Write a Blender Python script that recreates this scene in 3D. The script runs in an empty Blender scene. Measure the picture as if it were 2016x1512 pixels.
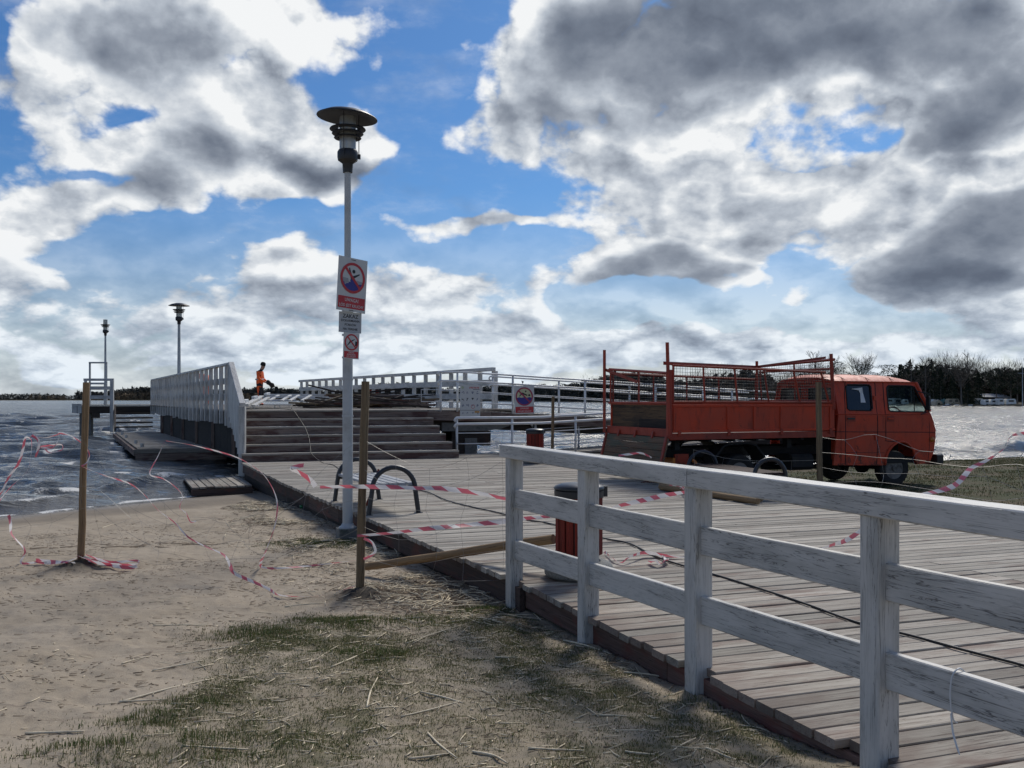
import bpy, bmesh, math, random
import numpy as np
from mathutils import Vector, Matrix, noise as mnoise
from mathutils.geometry import tessellate_polygon
random.seed(7); np.random.seed(7)
RNG = np.random.default_rng(11)
SC = bpy.context.scene
COL = SC.collection
R = math.radians

# ------------------------------------------------------------------ camera
F = 1900.0; CX = 1008.0; HY = 785.0; CZ = 1.5          # focal length / horizon in photo pixels, eye height above the deck
cd = bpy.data.cameras.new('camera'); cam = bpy.data.objects.new('camera', cd); COL.objects.link(cam)
cam.location = (0, 0, CZ); cam.rotation_euler = (R(90), 0, 0)
cd.sensor_width = 36; cd.lens = 36 * F / 2016
cd.shift_y = (HY - 756) / 2016
cd.clip_start = 0.1; cd.clip_end = 6000
SC.camera = cam

# ------------------------------------------------------------------ node helpers
class NT:
    def __init__(s, tree): s.t = tree; s.n = tree.nodes; s.l = tree.links
    def new(s, typ, **kw):
        n = s.n.new(typ)
        for k, v in kw.items(): setattr(n, k, v)
        return n
    def sock(s, inp, v):
        if v is None: return
        if isinstance(v, bpy.types.NodeSocket): s.l.new(v, inp)
        else:
            if inp.type == 'RGBA' and not isinstance(v, (int, float)) and len(v) == 3: v = (*v, 1)
            inp.default_value = v
    def math(s, op, a, b=None, c=None, clamp=False):
        n = s.new('ShaderNodeMath', operation=op); n.use_clamp = clamp
        s.sock(n.inputs[0], a); s.sock(n.inputs[1], b); s.sock(n.inputs[2], c)
        return n.outputs[0]
    def vmath(s, op, a, b=None, c=None):
        n = s.new('ShaderNodeVectorMath', operation=op)
        s.sock(n.inputs[0], a)
        if op == 'SCALE': s.sock(n.inputs[3], b)
        else: s.sock(n.inputs[1], b)
        if c is not None: s.sock(n.inputs[2], c)
        return n.outputs[1] if op in ('LENGTH', 'DOT_PRODUCT', 'DISTANCE') else n.outputs[0]
    def ss(s, v, lo, hi, a=0.0, b=1.0):
        n = s.new('ShaderNodeMapRange', interpolation_type='SMOOTHSTEP')
        s.sock(n.inputs[0], v); s.sock(n.inputs[1], lo); s.sock(n.inputs[2], hi); s.sock(n.inputs[3], a); s.sock(n.inputs[4], b)
        return n.outputs[0]
    def lin(s, v, lo, hi, a=0.0, b=1.0):
        n = s.new('ShaderNodeMapRange')
        s.sock(n.inputs[0], v); s.sock(n.inputs[1], lo); s.sock(n.inputs[2], hi); s.sock(n.inputs[3], a); s.sock(n.inputs[4], b)
        return n.outputs[0]
    def mix(s, f, a, b, mode='MIX'):
        n = s.new('ShaderNodeMix', data_type='RGBA', blend_type=mode)
        s.sock(n.inputs[0], f); s.sock(n.inputs[6], a); s.sock(n.inputs[7], b)
        return n.outputs[2]
    def noise(s, vec, scale, detail=4, rough=0.55, dist=0.0, out=0, lac=2.0):
        n = s.new('ShaderNodeTexNoise'); s.sock(n.inputs['Vector'], vec)
        s.sock(n.inputs['Scale'], scale); n.inputs['Detail'].default_value = detail
        n.inputs['Roughness'].default_value = rough; n.inputs['Distortion'].default_value = dist
        n.inputs['Lacunarity'].default_value = lac
        return n.outputs[out]
    def mapping(s, vec, loc=(0, 0, 0), rot=(0, 0, 0), scale=(1, 1, 1), typ='POINT'):
        n = s.new('ShaderNodeMapping', vector_type=typ)
        s.sock(n.inputs[0], vec); n.inputs[1].default_value = loc; n.inputs[2].default_value = rot; n.inputs[3].default_value = scale
        return n.outputs[0]
    def comb(s, x, y, z=0.0):
        n = s.new('ShaderNodeCombineXYZ'); s.sock(n.inputs[0], x); s.sock(n.inputs[1], y); s.sock(n.inputs[2], z)
        return n.outputs[0]
    def sep(s, v):
        n = s.new('ShaderNodeSeparateXYZ'); s.sock(n.inputs[0], v); return n.outputs
    def ramp(s, f, stops, interp='LINEAR'):
        n = s.new('ShaderNodeValToRGB'); s.sock(n.inputs[0], f); cr = n.color_ramp; cr.interpolation = interp
        while len(cr.elements) < len(stops): cr.elements.new(0.5)
        for e, (p, c) in zip(cr.elements, stops): e.position = p; e.color = (*c, 1) if len(c) == 3 else c
        return n.outputs[0]

# ------------------------------------------------------------------ sky: Nishita blue with broken cumulus in front of it
SUN_AZ = R(22); SUN_EL = R(43)                        # sun ahead of the viewer and a little to the right
world = bpy.data.worlds.new('World'); SC.world = world; world.use_nodes = True
W = NT(world.node_tree); W.n.clear()
sky = W.new('ShaderNodeTexSky', sky_type='NISHITA'); sky.sun_disc = False
sky.sun_elevation = SUN_EL; sky.sun_rotation = SUN_AZ
sky.air_density = 1.0; sky.dust_density = 0.6; sky.ozone_density = 2.5
tc = W.new('ShaderNodeTexCoord').outputs['Generated']
dx, dy, dz = W.sep(tc)
az = W.math('ARCTAN2', dx, dy)
el = W.math('MAXIMUM', W.math('ARCSINE', dz), 0.0)
def sp(px, py):
    a = math.atan((px - CX) / F)
    return a, math.atan((HY - py) / F * math.cos(a))
ae = W.comb(az, el, 0.0)
h = W.math('MULTIPLY', W.math('SQRT', W.math('ADD', el, 0.12)), 3.0)
nv = W.comb(W.math('MULTIPLY', az, 1.75), h, 0.37)
warpc = W.noise(nv, 2.6, 4, 0.55, 0.0, 1)
warp2 = W.vmath('SCALE', W.vmath('SUBTRACT', warpc, (0.5, 0.5, 0.5)), 0.13)
wae = W.vmath('ADD', ae, warp2)
def blobs(lst, vec):
    acc = None
    for (px, py, rx, ry, rot, wt) in lst:
        a, e = sp(px, py)
        m = W.mapping(vec, (a, e, 0), (0, 0, R(rot)), (rx / F * 1.25, ry / F * 1.25, 1.0), 'TEXTURE')
        m2 = W.vmath('MULTIPLY', m, (1, 1, 0))
        gt = W.new('ShaderNodeTexGradient', gradient_type='QUADRATIC_SPHERE'); W.l.new(m2, gt.inputs[0])
        acc = W.math('MULTIPLY_ADD', gt.outputs[1], wt, acc if acc is not None else 0.0)
    return acc
# (px, py, rx, ry, rot, weight) in directions of the photograph: cloud bodies
BODY = [
 (210, 60, 330, 170, 8, 1.0), (300, 130, 300, 170, 0, .7), (60, 230, 190, 170, 0, .8), (560, 60, 240, 150, -25, .8),
 (330, 260, 300, 140, 12, .9), (30, 420, 200, 130, 0, .9), (200, 380, 240, 120, 0, .5), (480, 230, 120, 120, -35, .6),
 (640, 330, 220, 110, 0, 2.0), (530, 300, 120, 90, 0, .6), (560, 500, 170, 110, 0, .6),
 (840, 10, 160, 60, 0, .5), (1010, 200, 190, 230, 0, .75), (1080, 60, 180, 160, 0, .7),
 (1330, 90, 420, 200, 0, 1.35), (1650, 60, 420, 170, 0, 1.2), (1930, 120, 330, 190, 0, 1.0), (1250, 320, 520, 120, -4, 1.1),
 (1600, 370, 420, 150, 0, 1.0), (1900, 280, 300, 170, 25, 1.0), (1900, 480, 330, 170, 25, 1.2), (1960, 540, 300, 90, 0, .8),
 (1190, 530, 160, 60, 15, 1.1), (1330, 485, 200, 120, 20, 1.5), (1490, 455, 200, 110, 22, 1.2), (1130, 420, 170, 70, 0, .7),
 (960, 447, 290, 42, -6, 1.5), (1600, 570, 120, 70, 30, .7), (1640, 620, 180, 40, 10, .5),
 (150, 620, 500, 150, 0, .7), (620, 600, 500, 150, 0, .7), (950, 600, 330, 120, 0, .55), (500, 720, 900, 80, 0, .5),
 (1200, 700, 460, 70, 0, .85), (1650, 690, 500, 70, 0, .6), (1960, 640, 190, 90, 0, .7),
]
HOLE = [
 (800, 230, 210, 200, 10, 1.0), (820, 90, 170, 120, -20, .6), (950, 30, 110, 60, 0, .5), (880, 370, 170, 80, -10, .8), (170, 330, 120, 42, 10, 1.1), (290, 225, 170, 36, 12, 1.0), (440, 150, 90, 70, 30, .8),
 (0, 60, 60, 80, 0, .7), (610, 160, 120, 60, -10, .5), (450, 425, 330, 50, 12, .8), (170, 505, 260, 45, 0, .9), (330, 500, 120, 40, 10, .6), (700, 440, 90, 60, 0, .5), (860, 490, 150, 30, 0, .4), (1020, 420, 60, 120, 0, .3), (620, 420, 150, 40, 0, .6),
 (1560, 612, 420, 75, 0, 1.2), (1250, 615, 300, 60, 0, 1.1), (1690, 258, 130, 30, 5, .5), (1050, 500, 150, 40, 0, .5), (1480, 560, 200, 60, -20, .5),
 (1030, 165, 70, 60, 0, .4), (400, 770, 700, 28, 0, .55), (1650, 540, 120, 80, -30, .5),
]
DARK = [
 (250, 100, 290, 170, 10, .85), (60, 60, 120, 120, 0, .2), (330, 330, 170, 70, 15, .35), (60, 480, 190, 60, 0, .55), (430, 300, 120, 90, 20, .5), (250, 350, 130, 60, 20, .4),
 (1330, 60, 470, 190, 0, 1.5), (1130, 130, 170, 120, 0, .6), (1300, 230, 230, 90, 10, .6), (1650, 30, 330, 140, 0, .95), (1900, 70, 280, 110, -15, 1.0),
 (1930, 240, 230, 110, 25, 1.3), (1920, 470, 230, 130, 25, 1.5), (1840, 530, 260, 70, 0, 1.2),
 (1230, 545, 190, 60, 15, 1.2), (1400, 545, 200, 50, 20, 1.2), (1300, 480, 110, 70, 20, .5), (1140, 440, 150, 35, 0, .35), (1600, 625, 120, 30, 15, .5),
 (450, 620, 130, 40, 0, .55), (900, 620, 300, 70, 0, .35), (120, 600, 300, 80, 0, .3), (600, 700, 600, 60, 0, .3),
]
WHITE = [(90, 200, 170, 110, 0, .4), (470, 210, 90, 90, 0, .6), (20, 400, 130, 110, 0, .4), (600, 470, 140, 50, 0, .5), (1350, 340, 420, 90, 0, .5), (1000, 60, 130, 140, 0, .4),
         (1620, 410, 300, 80, 0, .45), (1790, 350, 180, 60, 10, .9), (1330, 420, 170, 35, 0, .6), (1500, 420, 120, 45, 0, .5), (1200, 690, 330, 50, 0, .6), (420, 0, 200, 60, 0, .4), (1985, 350, 90, 50, 0, .9), (1500, 200, 300, 60, 10, .4)]
body = blobs(BODY, wae); hole = blobs(HOLE, wae)
def density(off):
    v = W.vmath('ADD', nv, off)
    n1 = W.noise(v, 3.2, 10, 0.55, 0.1)
    n2 = W.noise(v, 6.5, 5, 0.5, 0.0)
    return W.math('ADD', n1, W.math('MULTIPLY', W.math('SUBTRACT', W.math('ABSOLUTE', W.math('SUBTRACT', n2, 0.5)), 0.07), 0.95))
n_a = density((0, 0, 0)); n_b = density((0.02, 0.05, 0.0))
lowz = W.ss(el, 0.17, 0.05)
base = W.math('ADD', W.math('SUBTRACT', body, hole), W.math('MULTIPLY', lowz, 0.16))
baseA = W.math('MULTIPLY_ADD', base, 0.66, 0.05)
D = W.math('ADD', baseA, W.math('MULTIPLY', W.math('SUBTRACT', n_a, 0.5), 1.9))
D2 = W.math('ADD', baseA, W.math('MULTIPLY', W.math('SUBTRACT', n_b, 0.5), 1.9))
fine = W.noise(W.comb(W.math('MULTIPLY', az, 1.0), W.math('MULTIPLY', el, 2.4), 1.0), 9.0, 8, 0.62)     # high thin veil
alpha = W.ss(D, 0.15, 0.40)
veil = W.math('MULTIPLY', W.ss(fine, 0.42, 0.85), W.ss(az, 0.35, -0.4, 0.45, 0.35))
lowhaze = W.ss(el, 0.22, 0.0, 0.0, 0.62)
alpha = W.math('MAXIMUM', alpha, veil)
alpha = W.math('MAXIMUM', alpha, lowhaze)
dk0 = blobs(DARK, W.vmath('ADD', ae, W.vmath('SCALE', warp2, 0.6))); wh0 = blobs(WHITE, wae)
dark = W.math('SUBTRACT', dk0, wh0)
dkn = W.math('ADD', dark, W.math('MULTIPLY', W.math('SUBTRACT', n_a, 0.5), 1.25))
core = W.ss(dkn, 0.20, 0.46)                          # clouds with a crisp, shaded body
rim = W.math('MULTIPLY', W.ss(dkn, 0.02, 0.18), W.math('SUBTRACT', 1.0, core))
lit = W.math('MULTIPLY', W.math('SUBTRACT', D2, D), 1.15)               # denser towards the light: this spot is shaded
thick = W.ss(D, 0.40, 1.3)
sh = W.math('MULTIPLY_ADD', thick, 0.24, 0.195)
sh = W.math('ADD', sh, W.math('MULTIPLY', lit, W.ss(dark, 0.1, 0.9, 1.0, 0.6)))
sh = W.math('ADD', sh, W.math('MULTIPLY', core, W.math('MULTIPLY_ADD', W.ss(dark, 0.0, 1.2), 0.43, 0.07)))
sh = W.math('SUBTRACT', sh, W.math('MULTIPLY', rim, 0.11)); sh = W.math('SUBTRACT', sh, W.math('MULTIPLY', wh0, 0.12))
midn = W.noise(nv, 9.0, 6, 0.6)
sh = W.math('MULTIPLY_ADD', W.math('SUBTRACT', midn, 0.5), 0.26, sh)
pb = W.math('ABSOLUTE', W.math('SUBTRACT', W.noise(W.comb(W.math('MULTIPLY', az, 9.0), W.math('MULTIPLY', el, 20.0), 3.3), 1.5, 7, 0.58, 0.1), 0.5))
sh = W.math('ADD', W.math('MULTIPLY', W.math('SUBTRACT', sh, 0.26), W.ss(el, 0.17, 0.02, 1.0, 0.6)), 0.26)
sh = W.math('ADD', sh, W.math('MULTIPLY', W.ss(el, 0.17, 0.04), W.math('MULTIPLY', W.math('SUBTRACT', 0.055, pb), 1.9)))
sh = W.math('SUBTRACT', sh, W.ss(el, 0.075, 0.0, 0.0, 0.13))
ccol = W.ramp(sh, [(0.0, (0.86, 0.875, 0.885)), (0.14, (0.665, 0.70, 0.74)), (0.34, (0.44, 0.485, 0.55)), (0.56, (0.27, 0.305, 0.365)), (0.80, (0.165, 0.195, 0.25)), (1.0, (0.115, 0.138, 0.185))])
warmn = W.mix(W.ss(el, 0.16, 0.0, 0.0, 1.0), ccol, W.mix(1.0, ccol, (0.88, 0.95, 1.02), 'MULTIPLY'))
bg1 = W.new('ShaderNodeBackground')
skc = W.mix(1.0, sky.outputs[0], W.mix(W.ss(el, 0.0, 0.22), (0.86, 0.93, 1.08), (0.42, 0.74, 1.10)), 'MULTIPLY')
W.l.new(skc, bg1.inputs[0]); bg1.inputs[1].default_value = 0.050
bg2 = W.new('ShaderNodeBackground'); W.l.new(warmn, bg2.inputs[0]); bg2.inputs[1].default_value = 0.71
mx = W.new('ShaderNodeMixShader'); W.l.new(alpha, mx.inputs[0]); W.l.new(bg1.outputs[0], mx.inputs[1]); W.l.new(bg2.outputs[0], mx.inputs[2])
wo = W.new('ShaderNodeOutputWorld'); W.l.new(mx.outputs[0], wo.inputs[0])
world.cycles.sampling_method = 'MANUAL'; world.cycles.sample_map_resolution = 512

sd = bpy.data.lights.new('sun', 'SUN'); sun = bpy.data.objects.new('sun', sd); COL.objects.link(sun)
sd.energy = 2.1; sd.angle = R(16); sd.color = (1.0, 0.94, 0.85)
sdir = Vector((math.sin(SUN_AZ) * math.cos(SUN_EL), math.cos(SUN_AZ) * math.cos(SUN_EL), math.sin(SUN_EL)))
sun.rotation_euler = (-sdir).to_track_quat('-Z', 'Y').to_euler(); sun.location = (20, 40, 60)

SC.view_settings.view_transform = 'Standard'; SC.view_settings.look = 'None'
SC.view_settings.gamma = 1.0; SC.view_settings.use_curve_mapping = False; SC.view_settings.exposure = 0.56
SC.cycles.max_bounces = 6; SC.cycles.transparent_max_bounces = 12

# ------------------------------------------------------------------ geometry helpers
def P(px, py, z):                                     # photo pixel -> point on a horizontal plane at height z
    y = F * (CZ - z) / (py - HY); return Vector(((px - CX) / F * y, y, z))
def D_(px, py, y):                                    # photo pixel -> point at distance y
    return Vector(((px - CX) / F * y, y, CZ - (py - HY) / F * y))

def props(o, label=None, cat=None, group=None, kind=None):
    if label: o['label'] = label
    if cat: o['category'] = cat
    if group: o['group'] = group
    if kind: o['kind'] = kind
    return o
def empty(name, loc=(0, 0, 0), rz=0.0, label=None, cat=None, group=None, kind=None):
    o = bpy.data.objects.new(name, None); COL.objects.link(o)
    o.location = loc; o.rotation_euler = (0, 0, rz); o.empty_display_size = 0.2
    return props(o, label, cat, group, kind)
def copy_tree(o, parent=None):
    c = o.copy(); COL.objects.link(c); c.parent = parent
    for ch in list(o.children): copy_tree(ch, c)
    return c

class MB:
    def __init__(s): s.v = []; s.f = []; s.uv = None; s.mi = []
    def add(s, vs, fs, mi=0):
        b = len(s.v); s.v += [tuple(v) for v in vs]; s.f += [tuple(i + b for i in f) for f in fs]; s.mi += [mi] * len(fs); return s
    def box(s, c, d, rz=0.0, rx=0.0, ry=0.0, mi=0):
        m = Matrix.Translation(c) @ Matrix.Rotation(rz, 4, 'Z') @ Matrix.Rotation(ry, 4, 'Y') @ Matrix.Rotation(rx, 4, 'X')
        vs = [m @ Vector((x * d[0] / 2, y * d[1] / 2, z * d[2] / 2)) for z in (-1, 1) for y in (-1, 1) for x in (-1, 1)]
        return s.add(vs, [(0, 2, 3, 1), (4, 5, 7, 6), (0, 1, 5, 4), (2, 6, 7, 3), (0, 4, 6, 2), (1, 3, 7, 5)], mi)
    def cbox(s, c, d, ch=0.01, M=None, mi=0, seg=1, jit=0.0, rnd=None):
        """box with chamfered long edges (local x is the length)"""
        L, w, h = d; ring = []
        prof = [(-w/2 + ch, -h/2), (w/2 - ch, -h/2), (w/2, -h/2 + ch), (w/2, h/2 - ch), (w/2 - ch, h/2), (-w/2 + ch, h/2), (-w/2, h/2 - ch), (-w/2, -h/2 + ch)]
        vs = []; xs = [-L/2] + [-L/2 + L * (i + 1) / (seg) for i in range(seg)]
        for k, x in enumerate(xs):
            jy = (rnd.uniform(-jit, jit) if rnd else 0); jz = (rnd.uniform(-jit, jit) if rnd else 0)
            for (y, z) in prof: vs.append(Vector((x, y + jy, z + jz)))
        fs = []
        for k in range(len(xs) - 1):
            for i in range(8):
                j = (i + 1) % 8; fs.append((k*8 + i, k*8 + j, (k+1)*8 + j, (k+1)*8 + i)[::-1])
        fs.append(tuple(range(8))); n = (len(xs)-1) * 8; fs.append(tuple(range(n, n + 8))[::-1])
        # orientation is repaired in build()
        m = Matrix.Translation(c) @ (M if M is not None else Matrix.Identity(4))
        return s.add([m @ v for v in vs], fs, mi)
    def tube(s, pts, rad, n=8, cap=True, mi=0, closed=False):
        pts = [Vector(p) for p in pts]; N = len(pts)
        rads = rad if isinstance(rad, (list, tuple)) else [rad] * N
        vs = []; prev = None
        for i, p in enumerate(pts):
            if closed: t = (pts[(i+1) % N] - pts[i-1])
            else: t = (pts[min(i+1, N-1)] - pts[max(i-1, 0)])
            if t.length < 1e-9: t = Vector((0, 0, 1))
            t.normalize()
            if prev is None:
                a = Vector((0, 0, 1)) if abs(t.z) < 0.9 else Vector((1, 0, 0))
                u = t.cross(a).normalized()
            else:
                u = (prev - t * prev.dot(t)); u = u.normalized() if u.length > 1e-6 else t.orthogonal().normalized()
            prev = u; w = t.cross(u)
            for k in range(n):
                a = 2 * math.pi * k / n; vs.append(p + (u * math.cos(a) + w * math.sin(a)) * rads[i])
        fs = []
        M = N if closed else N - 1
        for i in range(M):
            i2 = (i + 1) % N
            for k in range(n):
                k2 = (k + 1) % n; fs.append((i*n + k, i*n + k2, i2*n + k2, i2*n + k))
        if cap and not closed: fs.append(tuple(range(n))[::-1]); fs.append(tuple(range((N-1)*n, N*n)))
        return s.add(vs, fs, mi)
    def lathe(s, prof, c=(0, 0, 0), n=24, axis='Z', mi=0, closed=False, M=None):
        vs = []; c = Vector(c)
        for (r, z) in prof:
            for k in range(n):
                a = 2 * math.pi * k / n; x, y = r * math.cos(a), r * math.sin(a)
                v = Vector((x, y, z)) if axis == 'Z' else (Vector((x, z, y)) if axis == 'Y' else Vector((z, x, y)))
                if M is not None: v = M @ v
                vs.append(v + c)
        fs = []; m = len(prof)
        for i in range(m if closed else m - 1):
            i2 = (i + 1) % m
            for k in range(n):
                k2 = (k + 1) % n; fs.append((i*n + k, i*n + k2, i2*n + k2, i2*n + k))
        if not closed:
            if prof[0][0] > 1e-5: fs.append(tuple(range(n))[::-1])
            if prof[-1][0] > 1e-5: fs.append(tuple(range((m-1)*n, m*n)))
        return s.add(vs, fs, mi)
    def panel(s, outer, holes=(), fn=None, t=0.0, n=None, mi=0):
        """polygon with holes (2-D), mapped by fn(u,v)->Vector, thickened by t along n"""
        loops = [list(outer)] + [list(h) for h in holes]
        tri = tessellate_polygon([[Vector((u, v, 0)) for u, v in lp] for lp in loops])
        flat = [p for lp in loops for p in lp]
        A = [fn(u, v) for u, v in flat]; fs = [tuple(x) for x in tri]
        if t and n is not None:
            nn = Vector(n) * t; N = len(A); B = [a + nn for a in A]
            fs2 = [tuple(i + N for i in f)[::-1] for f in fs]; side = []; b = 0
            for lp in loops:
                L = len(lp)
                for i in range(L):
                    j = (i + 1) % L; side.append((b + i, b + j, b + j + N, b + i + N))
                b += L
            return s.add(A + B, fs + fs2 + side, mi)
        return s.add(A, fs, mi)
    def build(s, name, mat, parent=None, smooth=False, fix=True, rel=True, auto=None, **kw):
        """vertices are in world space unless rel=False; parent is an Empty (any rotation)"""
        me = bpy.data.meshes.new(name)
        vs = s.v; M = None
        if parent is not None and rel:
            inv = world_m(parent).inverted(); vs = [tuple(inv @ Vector(v)) for v in vs]
        me.from_pydata(vs, [], s.f)
        mats = mat if isinstance(mat, (list, tuple)) else [mat]
        for m in mats: me.materials.append(m)
        if len(mats) > 1: me.polygons.foreach_set('material_index', s.mi)
        if fix:
            bm = bmesh.new(); bm.from_mesh(me); bmesh.ops.recalc_face_normals(bm, faces=bm.faces); bm.to_mesh(me); bm.free()
        if smooth: me.polygons.foreach_set('use_smooth', [True] * len(me.polygons))
        if auto: me.set_sharp_from_angle(angle=R(auto))
        me.update()
        o = bpy.data.objects.new(name, me); COL.objects.link(o)
        if parent is not None: o.parent = parent
        return props(o, **kw)
def world_m(o):
    m = o.matrix_basis if o.rotation_mode else o.matrix_basis
    m = Matrix.LocRotScale(o.location, o.rotation_euler, o.scale)
    return world_m(o.parent) @ m if o.parent else m

RB = random.Random(3)
def beam(name, p0, p1, w, h, mat, parent=None, up=(0, 0, 1), ch=0.006, seg=1, jit=0.0, **kw):
    """timber between two points: its own local x runs along the length (for the grain). w sideways, h along up"""
    p0 = Vector(p0); p1 = Vector(p1); x = (p1 - p0); L = x.length; x.normalize()
    up = Vector(up); y = up.cross(x).normalized(); z = x.cross(y)
    m = Matrix((x, y, z)).transposed().to_4x4(); m.translation = (p0 + p1) / 2
    mb = MB(); mb.cbox((0, 0, 0), (L, w, h), ch, seg=seg, jit=jit, rnd=RB if jit else None)
    o = mb.build(name, mat)
    if parent is not None: o.parent = parent; m = world_m(parent).inverted() @ m
    o.matrix_basis = m
    return props(o, **kw)
def cr(pts, n=6):
    pts = [Vector(p) for p in pts]; out = []
    for i in range(len(pts) - 1):
        a = pts[max(i-1, 0)]; b = pts[i]; c = pts[i+1]; d = pts[min(i+2, len(pts)-1)]
        for k in range(n):
            t = k / n
            out.append(0.5 * ((2*b) + (c - a)*t + (2*a - 5*b + 4*c - d)*t*t + (3*b - a - 3*c + d)*t**3))
    out.append(pts[-1]); return out
def fast_mesh(name, V, Q, mat, attrs=None, smooth=True, **kw):
    """V (n,3) float, Q (m,k) int - k = 3 or 4"""
    me = bpy.data.meshes.new(name); V = np.asarray(V, np.float32); Q = np.asarray(Q, np.int32); m, k = Q.shape
    me.vertices.add(len(V)); me.vertices.foreach_set('co', V.ravel())
    me.loops.add(m * k); me.loops.foreach_set('vertex_index', Q.ravel())
    me.polygons.add(m); me.polygons.foreach_set('loop_start', np.arange(0, m * k, k, dtype=np.int32))
    me.polygons.foreach_set('loop_total', np.full(m, k, np.int32))
    if smooth: me.polygons.foreach_set('use_smooth', np.ones(m, bool))
    me.update(calc_edges=True)
    for an, av in (attrs or {}).items():
        at = me.attributes.new(an, 'FLOAT', 'POINT'); at.data.foreach_set('value', np.asarray(av, np.float32))
    for mm in (mat if isinstance(mat, (list, tuple)) else [mat]): me.materials.append(mm)
    o = bpy.data.objects.new(name, me); COL.objects.link(o)
    return props(o, **kw)

# value noise in numpy
def vnoise(x, y, seed=0):
    xi = np.floor(x).astype(np.int64); yi = np.floor(y).astype(np.int64); xf = x - xi; yf = y - yi
    def h(a, b):
        n = (a * 374761393 + b * 668265263 + seed * 1442695041) & 0xffffffff
        n = ((n ^ (n >> 13)) * 1274126177) & 0xffffffff
        return ((n ^ (n >> 16)) & 0xffff) / 65535.0
    u = xf*xf*(3-2*xf); v = yf*yf*(3-2*yf)
    return (h(xi, yi)*(1-u) + h(xi+1, yi)*u)*(1-v) + (h(xi, yi+1)*(1-u) + h(xi+1, yi+1)*u)*v
def fbm(x, y, o=4, seed=0, g=0.5):
    s = 0; a = 1; t = 0
    for i in range(o): s = s + a * vnoise(x * 2**i, y * 2**i, seed + i); t += a; a *= g
    return s / t

# ------------------------------------------------------------------ materials
def mat(name, fn, **kw):
    m = bpy.data.materials.new(name); m.use_nodes = True; n = NT(m.node_tree); n.n.clear()
    b = n.new('ShaderNodeBsdfPrincipled'); o = n.new('ShaderNodeOutputMaterial'); n.l.new(b.outputs[0], o.inputs[0])
    n.b = b
    def S(k, v): n.sock(b.inputs[k], v)
    n.S = S; fn(n)
    return m
def bump(n, h, strength=0.3, dist=0.01):
    b = n.new('ShaderNodeBump'); n.sock(b.inputs['Height'], h); b.inputs['Strength'].default_value = strength; b.inputs['Distance'].default_value = dist
    n.l.new(b.outputs[0], n.b.inputs['Normal'])
def ocoord(n, rand=True):
    c = n.new('ShaderNodeTexCoord').outputs['Object']
    r = n.new('ShaderNodeObjectInfo').outputs['Random']
    if rand: c = n.vmath('ADD', c, n.vmath('SCALE', (37.0, 91.0, 53.0), r))
    return c, r
def plain(name, col, rough=0.6, metal=0.0, var=0.12, scale=6.0, bumps=0.0, spec=0.5, dirt=None):
    def fn(n):
        c, r = ocoord(n)
        t = n.noise(c, scale, 5, 0.6)
        f = n.lin(t, 0.25, 0.75, 1 - var, 1 + var)
        col2 = n.vmath('SCALE', tuple(col), f)
        if dirt: col2 = n.mix(n.ss(n.noise(c, scale*0.7, 6, 0.65), 0.5, 0.72), col2, dirt)
        n.S('Base Color', col2); n.S('Roughness', n.lin(t, 0.2, 0.8, rough*0.85, min(1, rough*1.15))); n.S('Metallic', metal); n.S('Specular IOR Level', spec)
        if bumps: bump(n, n.noise(c, scale*4, 4, 0.6), bumps, 0.01)
    return mat(name, fn)
def wood(name, a, b, c, rough=0.8, grain=1.0, rv=0.25, stain=None, stain_lo=0.55, bmp=0.35, green=None, endstain=None):
    """a light, b mid, c dark cracks; local x is the grain direction; every board differs"""
    def fn(n):
        v, r = ocoord(n)
        gv = n.mapping(v, scale=(1.3*grain, 26*grain, 26*grain))
        g1 = n.noise(gv, 1.0, 6, 0.62, 0.6)
        g2 = n.noise(n.mapping(v, scale=(2.5*grain, 90*grain, 90*grain)), 1.0, 4, 0.6)
        big = n.noise(n.mapping(v, scale=(1.6, 5, 5)), 1.0, 5, 0.6)
        col = n.mix(n.ss(g1, 0.35, 0.65), tuple(b), tuple(a))
        col = n.mix(n.ss(g2, 0.56, 0.70), col, tuple(c))
        crk = n.noise(n.mapping(v, scale=(0.9, 42, 42)), 1.0, 3, 0.5, 0.4)
        line = n.ss(n.math('ABSOLUTE', n.math('SUBTRACT', crk, 0.5)), 0.012, 0.0)
        col = n.mix(n.math('MULTIPLY', line, 0.7), col, tuple(x*0.45 for x in c))
        if stain: col = n.mix(n.ss(big, stain_lo, stain_lo + 0.16, 0, 0.8), col, tuple(stain))
        if green: col = n.mix(n.ss(n.noise(n.mapping(v, scale=(2.2, 9, 9)), 1.0, 6, 0.7), 0.56, 0.7, 0, 0.6), col, tuple(green))
        if endstain:
            gx = n.sep(n.new('ShaderNodeTexCoord').outputs['Generated'])[0]
            f_ = n.ss(n.math('ADD', gx, n.math('MULTIPLY', n.math('SUBTRACT', big, 0.5), 0.7)), 0.12, -0.04, 0, 0.55)
            col = n.mix(f_, col, n.mix(g1, tuple(endstain), tuple(x*0.6 for x in endstain)))
        wn = n.new('ShaderNodeTexWhiteNoise', noise_dimensions='1D'); n.l.new(r, wn.inputs['W'])
        col = n.vmath('SCALE', col, n.lin(wn.outputs[0], 0, 1, 1 - rv, 1 + rv))
        n.S('Base Color', col); n.S('Roughness', rough); n.S('Specular IOR Level', 0.3)
        hgt = n.math('SUBTRACT', n.math('ADD', g1, n.math('MULTIPLY', g2, 0.5)), n.math('MULTIPLY', line, 0.8))
        bump(n, hgt, bmp, 0.004)
    return mat(name, fn)
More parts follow.
